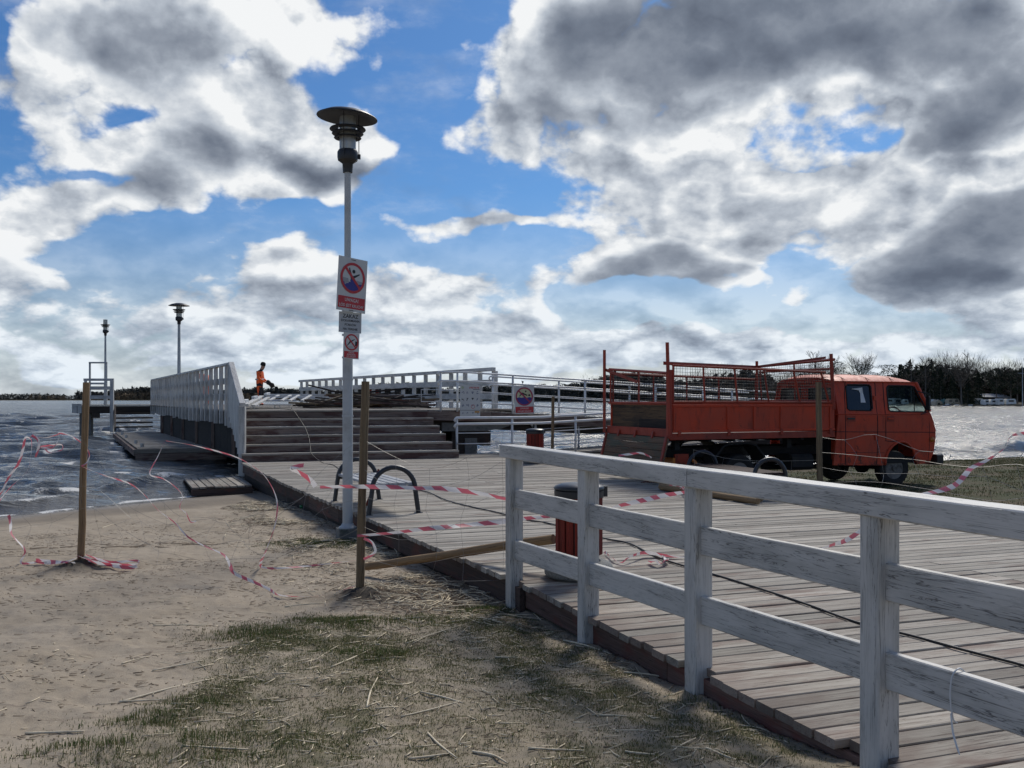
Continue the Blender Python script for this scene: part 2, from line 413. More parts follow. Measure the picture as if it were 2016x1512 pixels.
def whitepaint(name, base=(0.60, 0.592, 0.565), wear=0.5):
    def fn(n):
        v, r = ocoord(n)
        g2 = n.noise(n.mapping(v, scale=(2.2, 60, 60)), 1.0, 5, 0.65, 0.8)
        ch = n.noise(n.mapping(v, scale=(11, 52, 52)), 1.0, 7, 0.74, 0.5)
        big = n.noise(n.mapping(v, scale=(1.4, 6, 6)), 1.0, 5, 0.6)
        thr = n.lin(big, 0.35, 0.7, 0.76, 0.69 - 0.08 * wear)
        chip = n.ss(n.math('SUBTRACT', ch, thr), 0.0, 0.03)
        crk = n.noise(n.mapping(v, scale=(1.6, 34, 34)), 1.0, 4, 0.6, 1.2)
        line = n.math('MULTIPLY', n.ss(n.math('ABSOLUTE', n.math('SUBTRACT', crk, 0.5)), 0.022, 0.0), n.ss(big, 0.36, 0.58, 0.2, 1.0))
        col = n.mix(n.ss(g2, 0.4, 0.75, 0, 0.5), base, tuple(x * 0.80 for x in base))
        col = n.mix(n.ss(big, 0.42, 0.70, 0, 0.75), col, (0.33, 0.33, 0.31))
        gm = n.noise(n.mapping(v, scale=(3.5, 16, 16)), 1.0, 7, 0.75)
        col = n.mix(n.ss(gm, 0.52, 0.70, 0, 0.5), col, (0.29, 0.29, 0.27))
        col = n.mix(line, col, (0.13, 0.125, 0.115))
        col = n.mix(chip, col, (0.24, 0.23, 0.205))
        n.S('Base Color', col); n.S('Roughness', n.mix(chip, (0.5,)*3, (0.85,)*3)); n.S('Specular IOR Level', 0.35)
        bump(n, n.math('SUBTRACT', n.math('MULTIPLY', g2, 0.4), n.math('ADD', line, n.math('MULTIPLY', chip, 0.7))), 0.35, 0.003)
    return mat(name, fn)

M = {}
M['deck'] = wood('weathered_deck_wood', (0.35, 0.325, 0.28), (0.25, 0.225, 0.19), (0.10, 0.075, 0.058), rv=0.34, stain=(0.15, 0.11, 0.09), stain_lo=0.53)
M['deck_near'] = wood('stained_deck_wood', (0.345, 0.315, 0.27), (0.25, 0.22, 0.185), (0.10, 0.075, 0.058), rv=0.36, stain=(0.15, 0.10, 0.08), stain_lo=0.50, endstain=(0.17, 0.105, 0.08))
M['deck_edge'] = wood('dark_edge_timber', (0.085, 0.058, 0.048), (0.055, 0.038, 0.033), (0.02, 0.014, 0.012), stain=(0.13, 0.045, 0.033), stain_lo=0.5, rv=0.35)
M['deck_red'] = wood('red_stained_board', (0.15, 0.095, 0.078), (0.09, 0.052, 0.042), (0.04, 0.024, 0.02), stain=(0.15, 0.045, 0.035), stain_lo=0.48, rv=0.3)
M['riser'] = wood('stair_riser_wood', (0.215, 0.168, 0.14), (0.155, 0.112, 0.093), (0.035, 0.026, 0.023), stain=(0.07, 0.028, 0.026), stain_lo=0.47, rv=0.2)
M['white'] = whitepaint('weathered_white_paint')
M['white_old'] = whitepaint('flaking_white_paint', (0.56, 0.55, 0.52), 1.0)
M['pole'] = wood('round_pole_wood', (0.30, 0.20, 0.105), (0.21, 0.135, 0.07), (0.09, 0.055, 0.03), rv=0.12, stain=(0.20, 0.14, 0.085))
M['pole_grey'] = wood('old_pole_wood', (0.21, 0.155, 0.09), (0.14, 0.10, 0.06), (0.05, 0.035, 0.022), rv=0.15)
M['dark'] = wood('dark_old_timber', (0.05, 0.04, 0.033), (0.03, 0.024, 0.021), (0.012, 0.010, 0.009), rv=0.4, stain=(0.075, 0.045, 0.032))
M['steel'] = plain('galvanised_grey_paint', (0.40, 0.425, 0.43), 0.45, 0.0, 0.10, 3.0, 0.05, dirt=(0.30, 0.31, 0.30))
M['pipe'] = plain('white_pipe_paint', (0.60, 0.62, 0.63), 0.4, 0.0, 0.1, 4.0, 0.0, dirt=(0.45, 0.44, 0.42))
M['black'] = plain('black_plastic', (0.014, 0.015, 0.017), 0.45, var=0.3)
M['bluesteel'] = plain('dark_painted_tube', (0.017, 0.021, 0.028), 0.38, var=0.25)
M['shade_wood'] = wood('shade_black_board', (0.016, 0.015, 0.014), (0.011, 0.010, 0.010), (0.005, 0.005, 0.005), rv=0.3)  # near-black: shade under the pier overhang is put into the board colour
M['concrete'] = plain('grey_concrete', (0.17, 0.17, 0.16), 0.9, var=0.25, scale=9, bumps=0.5, dirt=(0.07, 0.085, 0.065))
M['pebble'] = plain('washed_pebble_concrete', (0.22, 0.225, 0.22), 0.85, var=0.5, scale=45, bumps=0.9)
M['redslat'] = wood('red_stained_slat', (0.21, 0.03, 0.020), (0.15, 0.022, 0.015), (0.08, 0.014, 0.010), rv=0.2, bmp=0.15)
M['seat'] = wood('pale_grey_bench_slat', (0.42, 0.44, 0.46), (0.33, 0.34, 0.36), (0.16, 0.16, 0.16), rv=0.1)
M['dark_seat'] = wood('dark_red_bench_slat', (0.06, 0.035, 0.032), (0.045, 0.026, 0.024), (0.02, 0.012, 0.012), rv=0.2)
M['rubber'] = plain('tyre_rubber', (0.014, 0.014, 0.015), 0.85, var=0.3, dirt=(0.035, 0.03, 0.026))
M['wire'] = plain('fence_wire', (0.28, 0.27, 0.25), 0.5, 0.6)
M['cable'] = plain('black_cable', (0.012, 0.012, 0.013), 0.5)
def _milky(n):
    n.S('Base Color', (0.42, 0.43, 0.40)); n.S('Roughness', 0.25); n.S('Transmission Weight', 0.45)
M['milky'] = mat('milky_lamp_glass', _milky)
def _glass(n):
    n.S('Base Color', (0.75, 0.80, 0.80)); n.S('Roughness', 0.02); n.S('Transmission Weight', 1.0); n.S('IOR', 1.05)
M['glass'] = mat('window_glass', _glass)
_n = NT(M['glass'].node_tree); _tr = _n.new('ShaderNodeBsdfTransparent'); _tr.inputs[0].default_value = (.72, .78, .77, 1); _gl = _n.new('ShaderNodeBsdfGlossy'); _gl.inputs['Roughness'].default_value = .03
_fr = _n.new('ShaderNodeFresnel'); _fr.inputs[0].default_value = 1.12; _mx = _n.new('ShaderNodeMixShader'); _n.l.new(_fr.outputs[0], _mx.inputs[0]); _n.l.new(_tr.outputs[0], _mx.inputs[1]); _n.l.new(_gl.outputs[0], _mx.inputs[2])
_n.l.new(_mx.outputs[0], [q for q in _n.n if q.type == 'OUTPUT_MATERIAL'][0].inputs[0])
def _dglass(n):
    c, r = ocoord(n)
    n.S('Base Color', (0.012, 0.015, 0.018)); n.S('Roughness', n.lin(n.noise(c, 3, 3), 0.3, 0.7, 0.08, 0.2)); n.S('Specular IOR Level', 0.6)
M['dglass'] = mat('dark_window_glass', _dglass)

# ------------------------------------------------------------------ terrain
SHORE = np.array([(-90, -40), (-30, -2), (-14, 11.0), (-8.65, 16.3), (-6.9, 18.9), (-5.64, 21.1), (-2.0, 22.8), (1.5, 24.2), (5, 26.0), (9, 28.0), (13, 29.8), (17, 32.6), (30, 39), (60, 50), (160, 70)], float)
def sdist(x, y):
    best = np.full(x.shape, 1e9); sg = np.ones(x.shape)
    for (x0, y0), (x1, y1) in zip(SHORE[:-1], SHORE[1:]):
        ex, ey = x1 - x0, y1 - y0; L2 = ex*ex + ey*ey
        t = np.clip(((x-x0)*ex + (y-y0)*ey) / L2, 0, 1)
        d = np.hypot(x - x0 - t*ex, y - y0 - t*ey)
        s = np.where(ex*(y-y0) - ey*(x-x0) > 0, -1.0, 1.0)
        m = d < best; best = np.where(m, d, best); sg = np.where(m, s, sg)
    return best * sg                                       # > 0 on land
EDGE = [(-6.45, 22.95), (-6.37, 22.8), (-4.07, 17.27), (-0.052, 8.24), (0.058, 7.85), (0.87, 5.73), (1.47, 4.10), (2.72, 0.8)]   # left edge of the deck, far to near
def edge_x(y):
    ys = np.array([p[1] for p in EDGE[::-1]]); xs = np.array([p[0] for p in EDGE[::-1]]); return np.interp(y, ys, xs)
REDGE = [(2.7, 27.6), (2.7, 18.6), (3.5, 16.9), (3.9, 16.0), (5.7, 11.6), (10.0, 1.0)]
def redge_x(y):
    ys = np.array([p[1] for p in REDGE[::-1]]); xs = np.array([p[0] for p in REDGE[::-1]]); return np.interp(y, ys, xs)
WZ = -0.5
MOUNDS = [(-4.55, 10.15, 0.34, 0.07), (-1.34, 8.50, 0.32, 0.07)]
def terrain(x, y, fine=True):
    x = np.asarray(x, float); y = np.asarray(y, float)
    d = sdist(x, y)
    land = np.interp(y, [0, 4, 5.4, 6.7, 8.0, 12.5, 20, 40], [0.0, -0.07, -0.15, -0.20, -0.25, -0.31, -0.36, -0.38])
    right = np.interp(x, [2, 4.5], [0, 1]) * np.interp(y, [8, 12], [0, 1])
    land = land * (1 - right) + right * np.interp(y, [12, 19, 26, 30], [-0.13, -0.2, -0.25, -0.3])
    slope = 0.045 + 0.10 * right
    beach = WZ - 0.01 + slope * d
    k = 0.035
    z = -k * np.log(np.exp(-land / k) + np.exp(-np.clip(beach, -3, 3) / k))
    z = np.where(d < 0, np.maximum(WZ - 0.01 + 0.10 * d, -2.5), z)
    if fine:
        dry = np.clip(d / 4, 0.12, 1)
        z = z + dry * ((fbm(x*1.1, y*1.1, 3, 5) - .5) * 0.07 + (fbm(x*5.5, y*5.5, 3, 9) - .5) * 0.05 + (fbm(x*17, y*17, 2, 19) - .5) * 0.012)
        for mx_, my_, r_, h_ in MOUNDS:
            rr = np.hypot(x - mx_, (y - my_)) / r_
            z = z + h_ * np.exp(-(rr**2) * 1.6) * (0.7 + 0.9 * fbm(x*22, y*22, 3, 4))
    # hollow below the deck
    ex = edge_x(y); rx = redge_x(y)
    under = (x > ex + 0.05) & (x < rx - 0.05) & (y < 24.5) & (y > -3)
    z = np.where(under, np.minimum(z, -0.22), z)
    return z
def tz(x, y): return float(terrain(np.array([x]), np.array([y]))[0])
def G(px, py):
    z = -0.2
    for _ in range(12):
        p = P(px, py, z); z = tz(p.x, p.y)
    p.z = z; return p

GRASS_PX = [(60, 1530), (200, 1470), (330, 1400), (400, 1330), (470, 1262), (560, 1232), (640, 1212), (720, 1216), (800, 1250), (850, 1222), (960, 1190), (1010, 1195), (1100, 1220), (1180, 1290), (1400, 1390), (1600, 1450), (1800, 1560), (1200, 1800), (-100, 1800)]
GP = [P(px, py, -0.1 if py > 1300 else -0.2) for px, py in GRASS_PX]
GPX = np.array([p.x for p in GP]); GPY = np.array([p.y for p in GP])
def inpoly(x, y, X, Y):
    c = np.zeros(x.shape, bool); j = len(X) - 1
    for i in range(len(X)):
        with np.errstate(divide='ignore', invalid='ignore'):
            m = ((Y[i] > y) != (Y[j] > y)) & (x < (X[j]-X[i])*(y-Y[i])/(Y[j]-Y[i]+1e-12) + X[i])
        c ^= m; j = i
    return c
def grass_amount(x, y):
    """0..1: where turf grows on the sand"""
    wx = (fbm(x*1.6, y*1.6, 3, 40) - .5) * 0.9; wy = (fbm(x*1.6, y*1.6, 3, 41) - .5) * 0.9
    a = np.zeros(x.shape)
    for ox, oy in ((0, 0), (.12, 0), (-.12, 0), (0, .18), (0, -.18)):
        a += inpoly(x + wx*.5 + ox, y + wy*.6 + oy, GPX, GPY)
    a /= 5
    a = a * np.clip((fbm(x*2.3, y*2.3, 4, 60) - 0.40) * 4, 0.5, 1)
    return a
def right_turf(x, y):
    d = sdist(x, y); return np.clip((d - 0.3) / 0.5, 0, 1) * np.clip((x - redge_x(y) + 0.2) / .4, 0, 1) * (y > 5)

ang = np.concatenate([np.linspace(-180, -42, 46, endpoint=False), np.linspace(-42, 42, 640, endpoint=False), np.linspace(42, 180, 46, endpoint=False)])
rad = np.concatenate([[0.01, 1.0, 2.0], np.geomspace(2.6, 42, 430), np.geomspace(46, 2600, 40)])
A, RR = np.meshgrid(np.radians(ang), rad); GX = RR * np.sin(A); GY = RR * np.cos(A)
GZ = terrain(GX, GY)
nA = len(ang); nR = len(rad)
idx = np.arange(nA * nR).reshape(nR, nA)
nx = np.roll(idx, -1, axis=1)
Q = np.stack([idx[:-1], nx[:-1], nx[1:], idx[1:]], -1).reshape(-1, 4)[:, ::-1]
fx, fy = GX.ravel(), GY.ravel(); fd = sdist(fx, fy)
at_wet = np.clip(1 - fd / 2.6 + (fbm(fx*0.8, fy*0.8, 2, 3) - .5) * 0.5, 0, 1)
at_turf = np.maximum(grass_amount(fx, fy), 0.0)
at_rt = right_turf(fx, fy)
at_mound = np.zeros(fx.shape)
for mx_, my_, r_, h_ in MOUNDS: at_mound = np.maximum(at_mound, np.exp(-(np.hypot(fx-mx_, fy-my_)/r_)**2 * 1.3))
def debris(x, y):   # reed litter in front of the deck edge
    e = edge_x(y) - x
    return np.exp(-((e - 0.55)/0.55)**2) * np.interp(y, [7.3, 8.3, 16, 19], [0, 1, 1, 0]) * np.clip((fbm(x*1.5, y*1.5, 3, 70) - .33) * 4, 0, 1)
at_deb = debris(fx, fy)
def _sand(n):
    def at(k): a = n.new('ShaderNodeAttribute', attribute_name=k); return a.outputs['Fac']
    c = n.new('ShaderNodeTexCoord').outputs['Object']
    n1 = n.noise(c, 1.2, 6, 0.6); n2 = n.noise(c, 14, 6, 0.7); n3 = n.noise(c, 160, 3, 0.7)
    col = n.mix(n.ss(n1, 0.3, 0.7), (0.325, 0.270, 0.20), (0.395, 0.333, 0.255))
    col = n.mix(n.ss(n2, 0.50, 0.72, 0, 0.55), col, (0.20, 0.16, 0.12))
    col = n.mix(n.ss(n3, 0.45, 0.8, 0, 0.45), col, (0.165, 0.13, 0.10))
    streak = n.noise(n.mapping(c, rot=(0, 0, R(-14)), scale=(1.6, 9, 1)), 1.6, 6, 0.66)
    col = n.mix(n.ss(streak, 0.56, 0.70, 0, 0.6), col, (0.20, 0.16, 0.12))
    speck = n.noise(n.mapping(c, scale=(1, 2.2, 1)), 34, 3, 0.6)
    col = n.mix(n.ss(speck, 0.66, 0.72, 0, 0.8), col, (0.075, 0.055, 0.042))
    pale = n.noise(n.mapping(c, loc=(7, 3, 0), scale=(1, 2.0, 1)), 27, 3, 0.6)
    col = n.mix(n.ss(pale, 0.68, 0.73, 0, 0.6), col, (0.50, 0.45, 0.37))
    col = n.mix(n.math('MULTIPLY', at('debris'), n.ss(n2, 0.3, 0.6)), col, (0.085, 0.062, 0.045))
    tn = n.noise(c, 6, 6, 0.7)
    col = n.mix(n.math('MULTIPLY', at('turf'), n.ss(tn, 0.30, 0.66, 0.1, 0.85)), col, n.mix(n.ss(n2, .35, .65), (0.095, 0.095, 0.045), (0.165, 0.14, 0.085)))
    rt = n.mix(n.ss(n.noise(c, 0.8, 6, 0.65), 0.4, 0.62), (0.045, 0.055, 0.020), (0.085, 0.064, 0.036))
    rt = n.mix(n.ss(n2, 0.5, 0.7, 0, .6), rt, (0.045, 0.04, 0.022))
    col = n.mix(at('right_turf'), col, rt)
    col = n.mix(n.ss(at('wet'), 0.12, 0.5, 0, 0.95), col, n.mix(n.ss(n1, .3, .7), (0.185, 0.155, 0.12), (0.225, 0.19, 0.148)))
    col = n.mix(n.math('MULTIPLY', at('mound'), 1.25, None, True), col, (0.05, 0.042, 0.034))
    n.S('Base Color', col)
    n.S('Roughness', n.ss(at('wet'), 0.55, 1.0, 0.95, 0.45)); n.S('Specular IOR Level', 0.25)
    hh = n.math('ADD', n.math('MULTIPLY', n2, 0.6), n.math('MULTIPLY', n3, 0.25))
    bump(n, hh, 0.55, 0.03)
M['sand'] = mat('sand_and_turf', _sand)
fast_mesh('ground', np.stack([fx, fy, GZ.ravel()], -1), Q, M['sand'], {'wet': at_wet, 'turf': at_turf, 'right_turf': at_rt, 'mound': at_mound, 'debris': at_deb}, kind='structure',
          label='grey brown sandy beach with thin turf in front and grass behind the truck')

# ------------------------------------------------------------------ water
ang = np.concatenate([np.linspace(-65, -31, 60, endpoint=False), np.linspace(-31, 31, 660, endpoint=False), np.linspace(31, 65, 61)]); rad = np.concatenate([np.geomspace(11, 120, 620), np.geomspace(122, 2600, 110)])
A, RR = np.meshgrid(np.radians(ang), rad); X = RR*np.sin(A); Y = RR*np.cos(A)
d = sdist(X, Y)
H = np.zeros(X.shape); DXs = np.zeros(X.shape); DYs = np.zeros(X.shape)
rg = np.random.default_rng(5); sp_r = RR * 0.0040 + 0.03
for lam in np.geomspace(0.34, 8.0, 44):
    th = R(-72) + rg.normal(0, 0.36); k = 2*math.pi/lam; ph = rg.uniform(0, 6.28)
    amp = 0.0115 * lam**0.84 * rg.uniform(0.6, 1.4)
    att = np.clip(lam / (2.6 * sp_r) - 1, 0, 1)
    ux, uy = math.cos(th), math.sin(th)
    px_ = k*(X*ux + Y*uy) + ph + 4.5*fbm(X*.10/lam**.5, Y*.10/lam**.5, 2, int(lam*100))
    s_ = np.sin(px_)
    H += att*amp*(1 - 2*np.abs(np.sin(px_/2))**1.15 + .3) ; DXs += att*amp*ux*np.cos(px_)*-.7; DYs += att*amp*uy*np.cos(px_)*-.7
gust = 0.65 + 0.7*fbm(X*.09, Y*.09, 3, 33)
shoal = np.clip(-d/2.2, 0.06, 1)
H = H * gust * shoal * 0.9
# breakers along the beach
for off, w_, a_ in ((1.0, .22, .08), (2.6, .32, .14), (4.8, .4, .10)):
    dd = -d + (fbm(X*.5, Y*.5, 3, 81) - .5)*1.4
    t_ = (dd - off)/w_; H += a_*np.exp(-t_*t_)*np.clip(fbm(X*.6, Y*.6, 2, int(off*10)) * 2.4 - .5, 0, 1)
foam = np.clip((H/ (0.10) - 1.0), 0, 1) * np.clip(fbm(X*2.2, Y*2.2, 3, 90)*3 - 1.5, 0, 1) * np.interp(RR, [10, 60, 200], [1, .8, .3])
edge = np.clip(1 - np.abs(-d - 0.12 - (fbm(X*.7, Y*.7, 3, 8)-.5)*.5)/0.22, 0, 1)
foam = np.maximum(foam, edge*np.clip(fbm(X*2.5, Y*2.5, 3, 14)*3 - .75, 0.15, 1))
foam = np.maximum(foam, np.clip(1 - np.abs(dd - 2.5)/.30, 0, .8) * np.clip(fbm(X*1.1, Y*1.1, 3, 16)*3.2 - 1.45, 0, 1))
foam = np.maximum(foam, np.clip(1 - np.abs(dd - 1.0)/.28, 0, 1) * np.clip(fbm(X*1.5, Y*1.5, 3, 12)*3 - 1.2, 0, 1))
Z = WZ + H + np.where(d > 0, -0.02 - d*.03, 0)
nA, nR = len(ang), len(rad); idx = np.arange(nA*nR).reshape(nR, nA)
Q = np.stack([idx[:-1, :-1], idx[:-1, 1:], idx[1:, 1:], idx[1:, :-1]], -1).reshape(-1, 4)[:, ::-1]
dm = d.ravel(); Q = Q[(dm[Q] < 0.35).any(1)]
used = np.unique(Q); rem = np.full(nA*nR, -1); rem[used] = np.arange(len(used)); Q = rem[Q]
VV = np.stack([(X + DXs*shoal).ravel(), (Y + DYs*shoal).ravel(), Z.ravel()], -1)[used]
def _water(n):
    a = n.new('ShaderNodeAttribute', attribute_name='foam').outputs['Fac']
    sh = n.new('ShaderNodeAttribute', attribute_name='shallow').outputs['Fac']
    c = n.new('ShaderNodeTexCoord').outputs['Object']
    n1 = n.noise(n.mapping(c, rot=(0, 0, R(28)), scale=(0.7, 2.2, 1)), 3.0, 5, 0.60, 0.2)
    n2 = n.noise(n.mapping(c, rot=(0, 0, R(10)), scale=(1, 2.5, 1)), 9.0, 4, 0.6)
    fn_ = n.noise(c, 22, 5, 0.75)
    fo = n.ss(n.math('ADD', a, n.math('MULTIPLY', n.math('SUBTRACT', fn_, 0.55), 1.3)), 0.30, 0.62)
    far = n.new('ShaderNodeAttribute', attribute_name='far').outputs['Fac']
    cap = n.math('MULTIPLY', n.ss(n.noise(n.mapping(c, rot=(0, 0, R(12)), scale=(0.55, 2.6, 1)), 0.8, 6, 0.8), 0.70, 0.76), n.lin(far, 0, 1, 0.0, 0.55))
    fo = n.math('MAXIMUM', fo, cap)
    col = n.mix(sh, (0.035, 0.038, 0.037), (0.10, 0.085, 0.062))
    col = n.mix(fo, col, (0.62, 0.62, 0.60))
    n.S('Base Color', col); n.S('Roughness', n.mix(fo, n.mix(far, (0.05,)*3, (0.18,)*3), (0.8,)*3)); n.S('IOR', 1.333); n.S('Specular IOR Level', 0.5)
    fa = n.noise(n.mapping(c, rot=(0, 0, R(14)), scale=(0.45, 1.8, 1)), 0.36, 5, 0.62)
    hh = n.math('ADD', n.math('MULTIPLY', n1, 1.0), n.math('MULTIPLY', n2, 0.25))
    hh = n.math('ADD', hh, n.math('MULTIPLY', fa, n.lin(far, 0, 1, 0.0, 3.0)))
    b = n.new('ShaderNodeBump'); n.sock(b.inputs['Height'], hh); b.inputs['Strength'].default_value = 1.0
    n.sock(b.inputs['Distance'], n.mix(far, (0.055,)*3, (0.13,)*3)); n.l.new(b.outputs[0], n.b.inputs['Normal'])
M['water'] = mat('choppy_lake_water', _water)
far_a = np.clip((RR - 25)/120, 0, 1)
fast_mesh('water', VV, Q, M['water'], {'foam': foam.ravel()[used], 'shallow': np.clip(1 + d/3.0, 0, 1).ravel()[used], 'far': far_a.ravel()[used]}, kind='structure',
          label='choppy dark lake with small breaking waves and white foam at the sand')

# ------------------------------------------------------------------ boardwalk (main deck)
V_ANG = R(20.3); VDIR = Vector((math.cos(V_ANG), math.sin(V_ANG), 0)); UDIR = Vector((-math.sin(R(22.5)), math.cos(R(22.5)), 0))
def hit(p, dirv, poly):                               # forward intersection of a ray with a polyline
    best = None
    for (ax, ay), (bx, by) in zip(poly[:-1], poly[1:]):
        ex, ey = bx - ax, by - ay; den = dirv.x*ey - dirv.y*ex
        if abs(den) < 1e-9: continue
        t = ((ax - p.x)*ey - (ay - p.y)*ex)/den; s = ((ax - p.x)*dirv.y - (ay - p.y)*dirv.x)/den
        if -0.001 <= s <= 1.001 and t > 0.1 and (best is None or t < best): best = t
    return best
rd = random.Random(21)
_f0 = D_(1012.5, 877, 8.05); _f3 = D_(1731.5, 968, 4.09); _f0.z = _f3.z = 0
POSTS0 = [_f0 + (_f3 - _f0)/3*i for i in range(6)]
deck = empty('boardwalk', (0, 12, 0), kind='structure', label='wide weathered plank deck leading from the fence to the stairs')
deckleft = [Vector((x, y, 0)) for x, y in EDGE[1:]]
pitch = 0.152
# walk down the left edge, one board per pitch measured across the boards
nrm = Vector((-VDIR.y, VDIR.x, 0))
s = deckleft[0].dot(nrm) + 1.55; s_end = deckleft[-1].dot(nrm)
redge_line = [(3.0, 30.0)] + REDGE + [(14.0, -6.0)]
def left_at(sv):
    for a, b in zip(deckleft[:-1], deckleft[1:]):
        sa, sb = a.dot(nrm), b.dot(nrm)
        if sb <= sv <= sa: t = (sv - sa)/(sb - sa); return a.lerp(b, t)
    return None
nboard = 0; STAIR_S = deckleft[0].dot(nrm)
while s > s_end:
    w = pitch - rd.uniform(0.008, 0.017)
    p = left_at(s)
    if s > STAIR_S - 0.02:                             # strip beside the stairs' right end
        p = Vector((-1.28, 24.55, 0)) + UDIR * (s - STAIR_S)
        p = P(905, 901, 0) + UDIR * (s - STAIR_S) + VDIR*0.02
    if p is not None:
        t = hit(p, VDIR, redge_line) or 5.0
        over = rd.uniform(-0.012, 0.022)
        st_ = -(0.03 + over)
        if p.y < 7.95: st_ = 0.02 - over
        for fp_ in POSTS0:
            if abs((p - fp_).dot(nrm)) < 0.13 and abs(p.x - fp_.x) < .2: st_ = 0.072
        a = p + VDIR*st_; b = p + VDIR*(t + rd.uniform(-.02, .03))
        zz = -0.022 + rd.uniform(-0.004, 0.003)
        a.z = zz + rd.uniform(-0.002, 0.002); b.z = zz + rd.uniform(-0.002, 0.002)
        joint = rd.choice([0.42, 0.58, 0.5]) if rd.random() < 0.9 else 0
        m_ = M['deck']
        if joint:
            c = a.lerp(b, joint); gap = VDIR*0.004
            beam('plank', a, c - gap, w, 0.044, M['deck_near'] if p.y < 8.2 else m_, deck, ch=0.005, seg=3, jit=0.0018)
            if nboard < 148: beam('plank', c + gap, b, w, 0.044, m_, deck, ch=0.005, seg=3, jit=0.0018)
        else: beam('plank', a, b, w, 0.044, m_, deck, ch=0.005, seg=3, jit=0.0018)
        nboard += 1
    s -= pitch
# edge board (fascia) and joists under the left edge
for (a, b) in zip(deckleft[:-1], deckleft[1:]):
    L = (b - a).length; n = max(1, int(round(L/1.9)))
    for i in range(n):
        p0 = a.lerp(b, i/n); p1 = a.lerp(b, (i+1)/n); near = p0.y < 7.9
        off = Vector((0.075 if near else 0.028, 0.010, 0)); zt = -0.052
        hgt = 0.15 if near else 0.20
        beam('fascia_board', p0 + off + Vector((0, 0, zt - hgt/2)), p1 + off*1.0 + Vector((0, 0, zt - hgt/2)) - (b-a).normalized()*0.008, 0.045, hgt, M['deck_red'] if near else M['deck_edge'], deck, up=(0, 0, 1), ch=0.004)
        if not near:
            beam('lower_beam', p0 + off*3.2 + Vector((0, 0, -0.36)), p1 + off*3.2 + Vector((0, 0, -0.36)) - (b-a).normalized()*0.01, 0.09, 0.20, M['dark'], deck)
ra = [Vector((x, y, 0)) for x, y in REDGE]
for a, b in zip(ra[:-1], ra[1:]):
    beam('fascia_board', a + Vector((-0.05, 0, -0.15)), b + Vector((-0.05, 0, -0.15)), 0.045, 0.20, M['deck_edge'], deck)
back = P(905, 901, 0) + UDIR*1.5
beam('fascia_board', back + Vector((0, .02, -0.17)), back + VDIR*4.5 + Vector((0, .02, -0.17)), 0.045, 0.22, M['deck_edge'], deck)
for k in range(5):
    for j in range(5):
        q = Vector((-4.2 + k*1.55, 21.3 + k*.55 - j*0.0, 0)) + UDIR*(-2.0 + j*1.0)
        if j == 2: beam('pile', q + Vector((0, 0, -1.6)), q + Vector((0, 0, -0.06)), 0.2, 0.2, M['dark'], deck)

# ------------------------------------------------------------------ stairs up to the pier
def pz(px, py, z): return P(px, py, z)
SL0 = P(476, 910, 0); SR0 = P(903, 901.5, 0)
vS = (SR0 - SL0).normalized(); uS = Vector((-vS.y, vS.x, 0)); Wst = (SR0 - SL0).length
stairs = empty('wooden_stairs', tuple(SL0), kind='structure', label='six broad timber steps rising from the deck to the pier')
RISE = 0.2; TREAD = 0.33; NS = 6
UZ = RISE*NS
for i in range(NS):
    z0 = i*RISE; off = uS*(TREAD*i)
    shrink = 0.085*i                                  # right end steps in under the ramp
    a = SL0 + off - vS*0.04*(i > 0) ; b = SR0 + off - vS*shrink*1.0
    for (h0, h1, mm) in ((0.004, RISE-0.048, 'riser'),):
        for q in range(2):
            pa = a.lerp(b, q*0.55); pb = a.lerp(b, 0.55 if q == 0 else 1.0) - vS*0.004*(q == 0)
            beam('riser', pa + Vector((0, 0, z0 + (h0+h1)/2)), pb + Vector((0, 0, z0 + (h0+h1)/2)), 0.04, h1-h0, M[mm], stairs, ch=0.004, seg=3, jit=.002)
    zt = (i+1)*RISE - 0.024
    if i < NS - 1:
        for q in range(2):
            c0 = off - uS*0.028 + uS*(0.085 + q*0.175) + Vector((0, 0, zt))
            beam('tread', SL0 + c0, SR0 + c0 - vS*shrink, 0.168, 0.046, M['deck'], stairs, ch=0.006, seg=3, jit=.0015)
# closed stringer on the right end
for i in range(NS):
    b = SR0 + uS*(TREAD*i) - vS*(0.085*i + 0.03)
    beam('stringer', b + Vector((0, 0, (i+0.44)*RISE)) + uS*0.03, b + uS*TREAD*1.0 + Vector((0, 0, (i+.44)*RISE)), 0.05, RISE*0.86, M['dark'], stairs)
stairTopL = SL0 + uS*(TREAD*(NS-1)); stairTopR = SR0 + uS*(TREAD*(NS-1)) - vS*0.42

# ------------------------------------------------------------------ upper pier deck
pier = empty('pier_deck', (-8, 35, UZ), kind='structure', label='raised timber pier running out over the lake behind the stairs')
uP = Vector((-math.sin(R(25.6)), math.cos(R(25.6)), 0))
pa = stairTopL + Vector((0, 0, UZ)); pb = stairTopR + Vector((0, 0, UZ))
Wp_l = -0.55; LEN = 24.0
nb = 132
s = 0.0; i = 0
while s < LEN:
    w = 0.165
    base_l = pa + uP*s + vS*(-0.0)
    wid = (pb - pa).length + (0.0 if s < 1.2 else 3.2)
    a = base_l - uP*0.028; b = a + vS*wid
    a.z = b.z = UZ - 0.022 + rd.uniform(-.003, .003)
    beam('plank', a + uP*w*0.5, b + uP*w*0.5, w - 0.009, 0.044, M['deck'], pier, ch=0.005)
    s += w
hl = pa + uP*24 + vS*(-0.45)
beam('edge_beam', pa + vS*(0.12) + uP*0.5 + Vector((0, 0, -0.17)), hl + vS*0.55 + Vector((0, 0, -0.17)), 0.08, 0.24, M['dark'], pier)
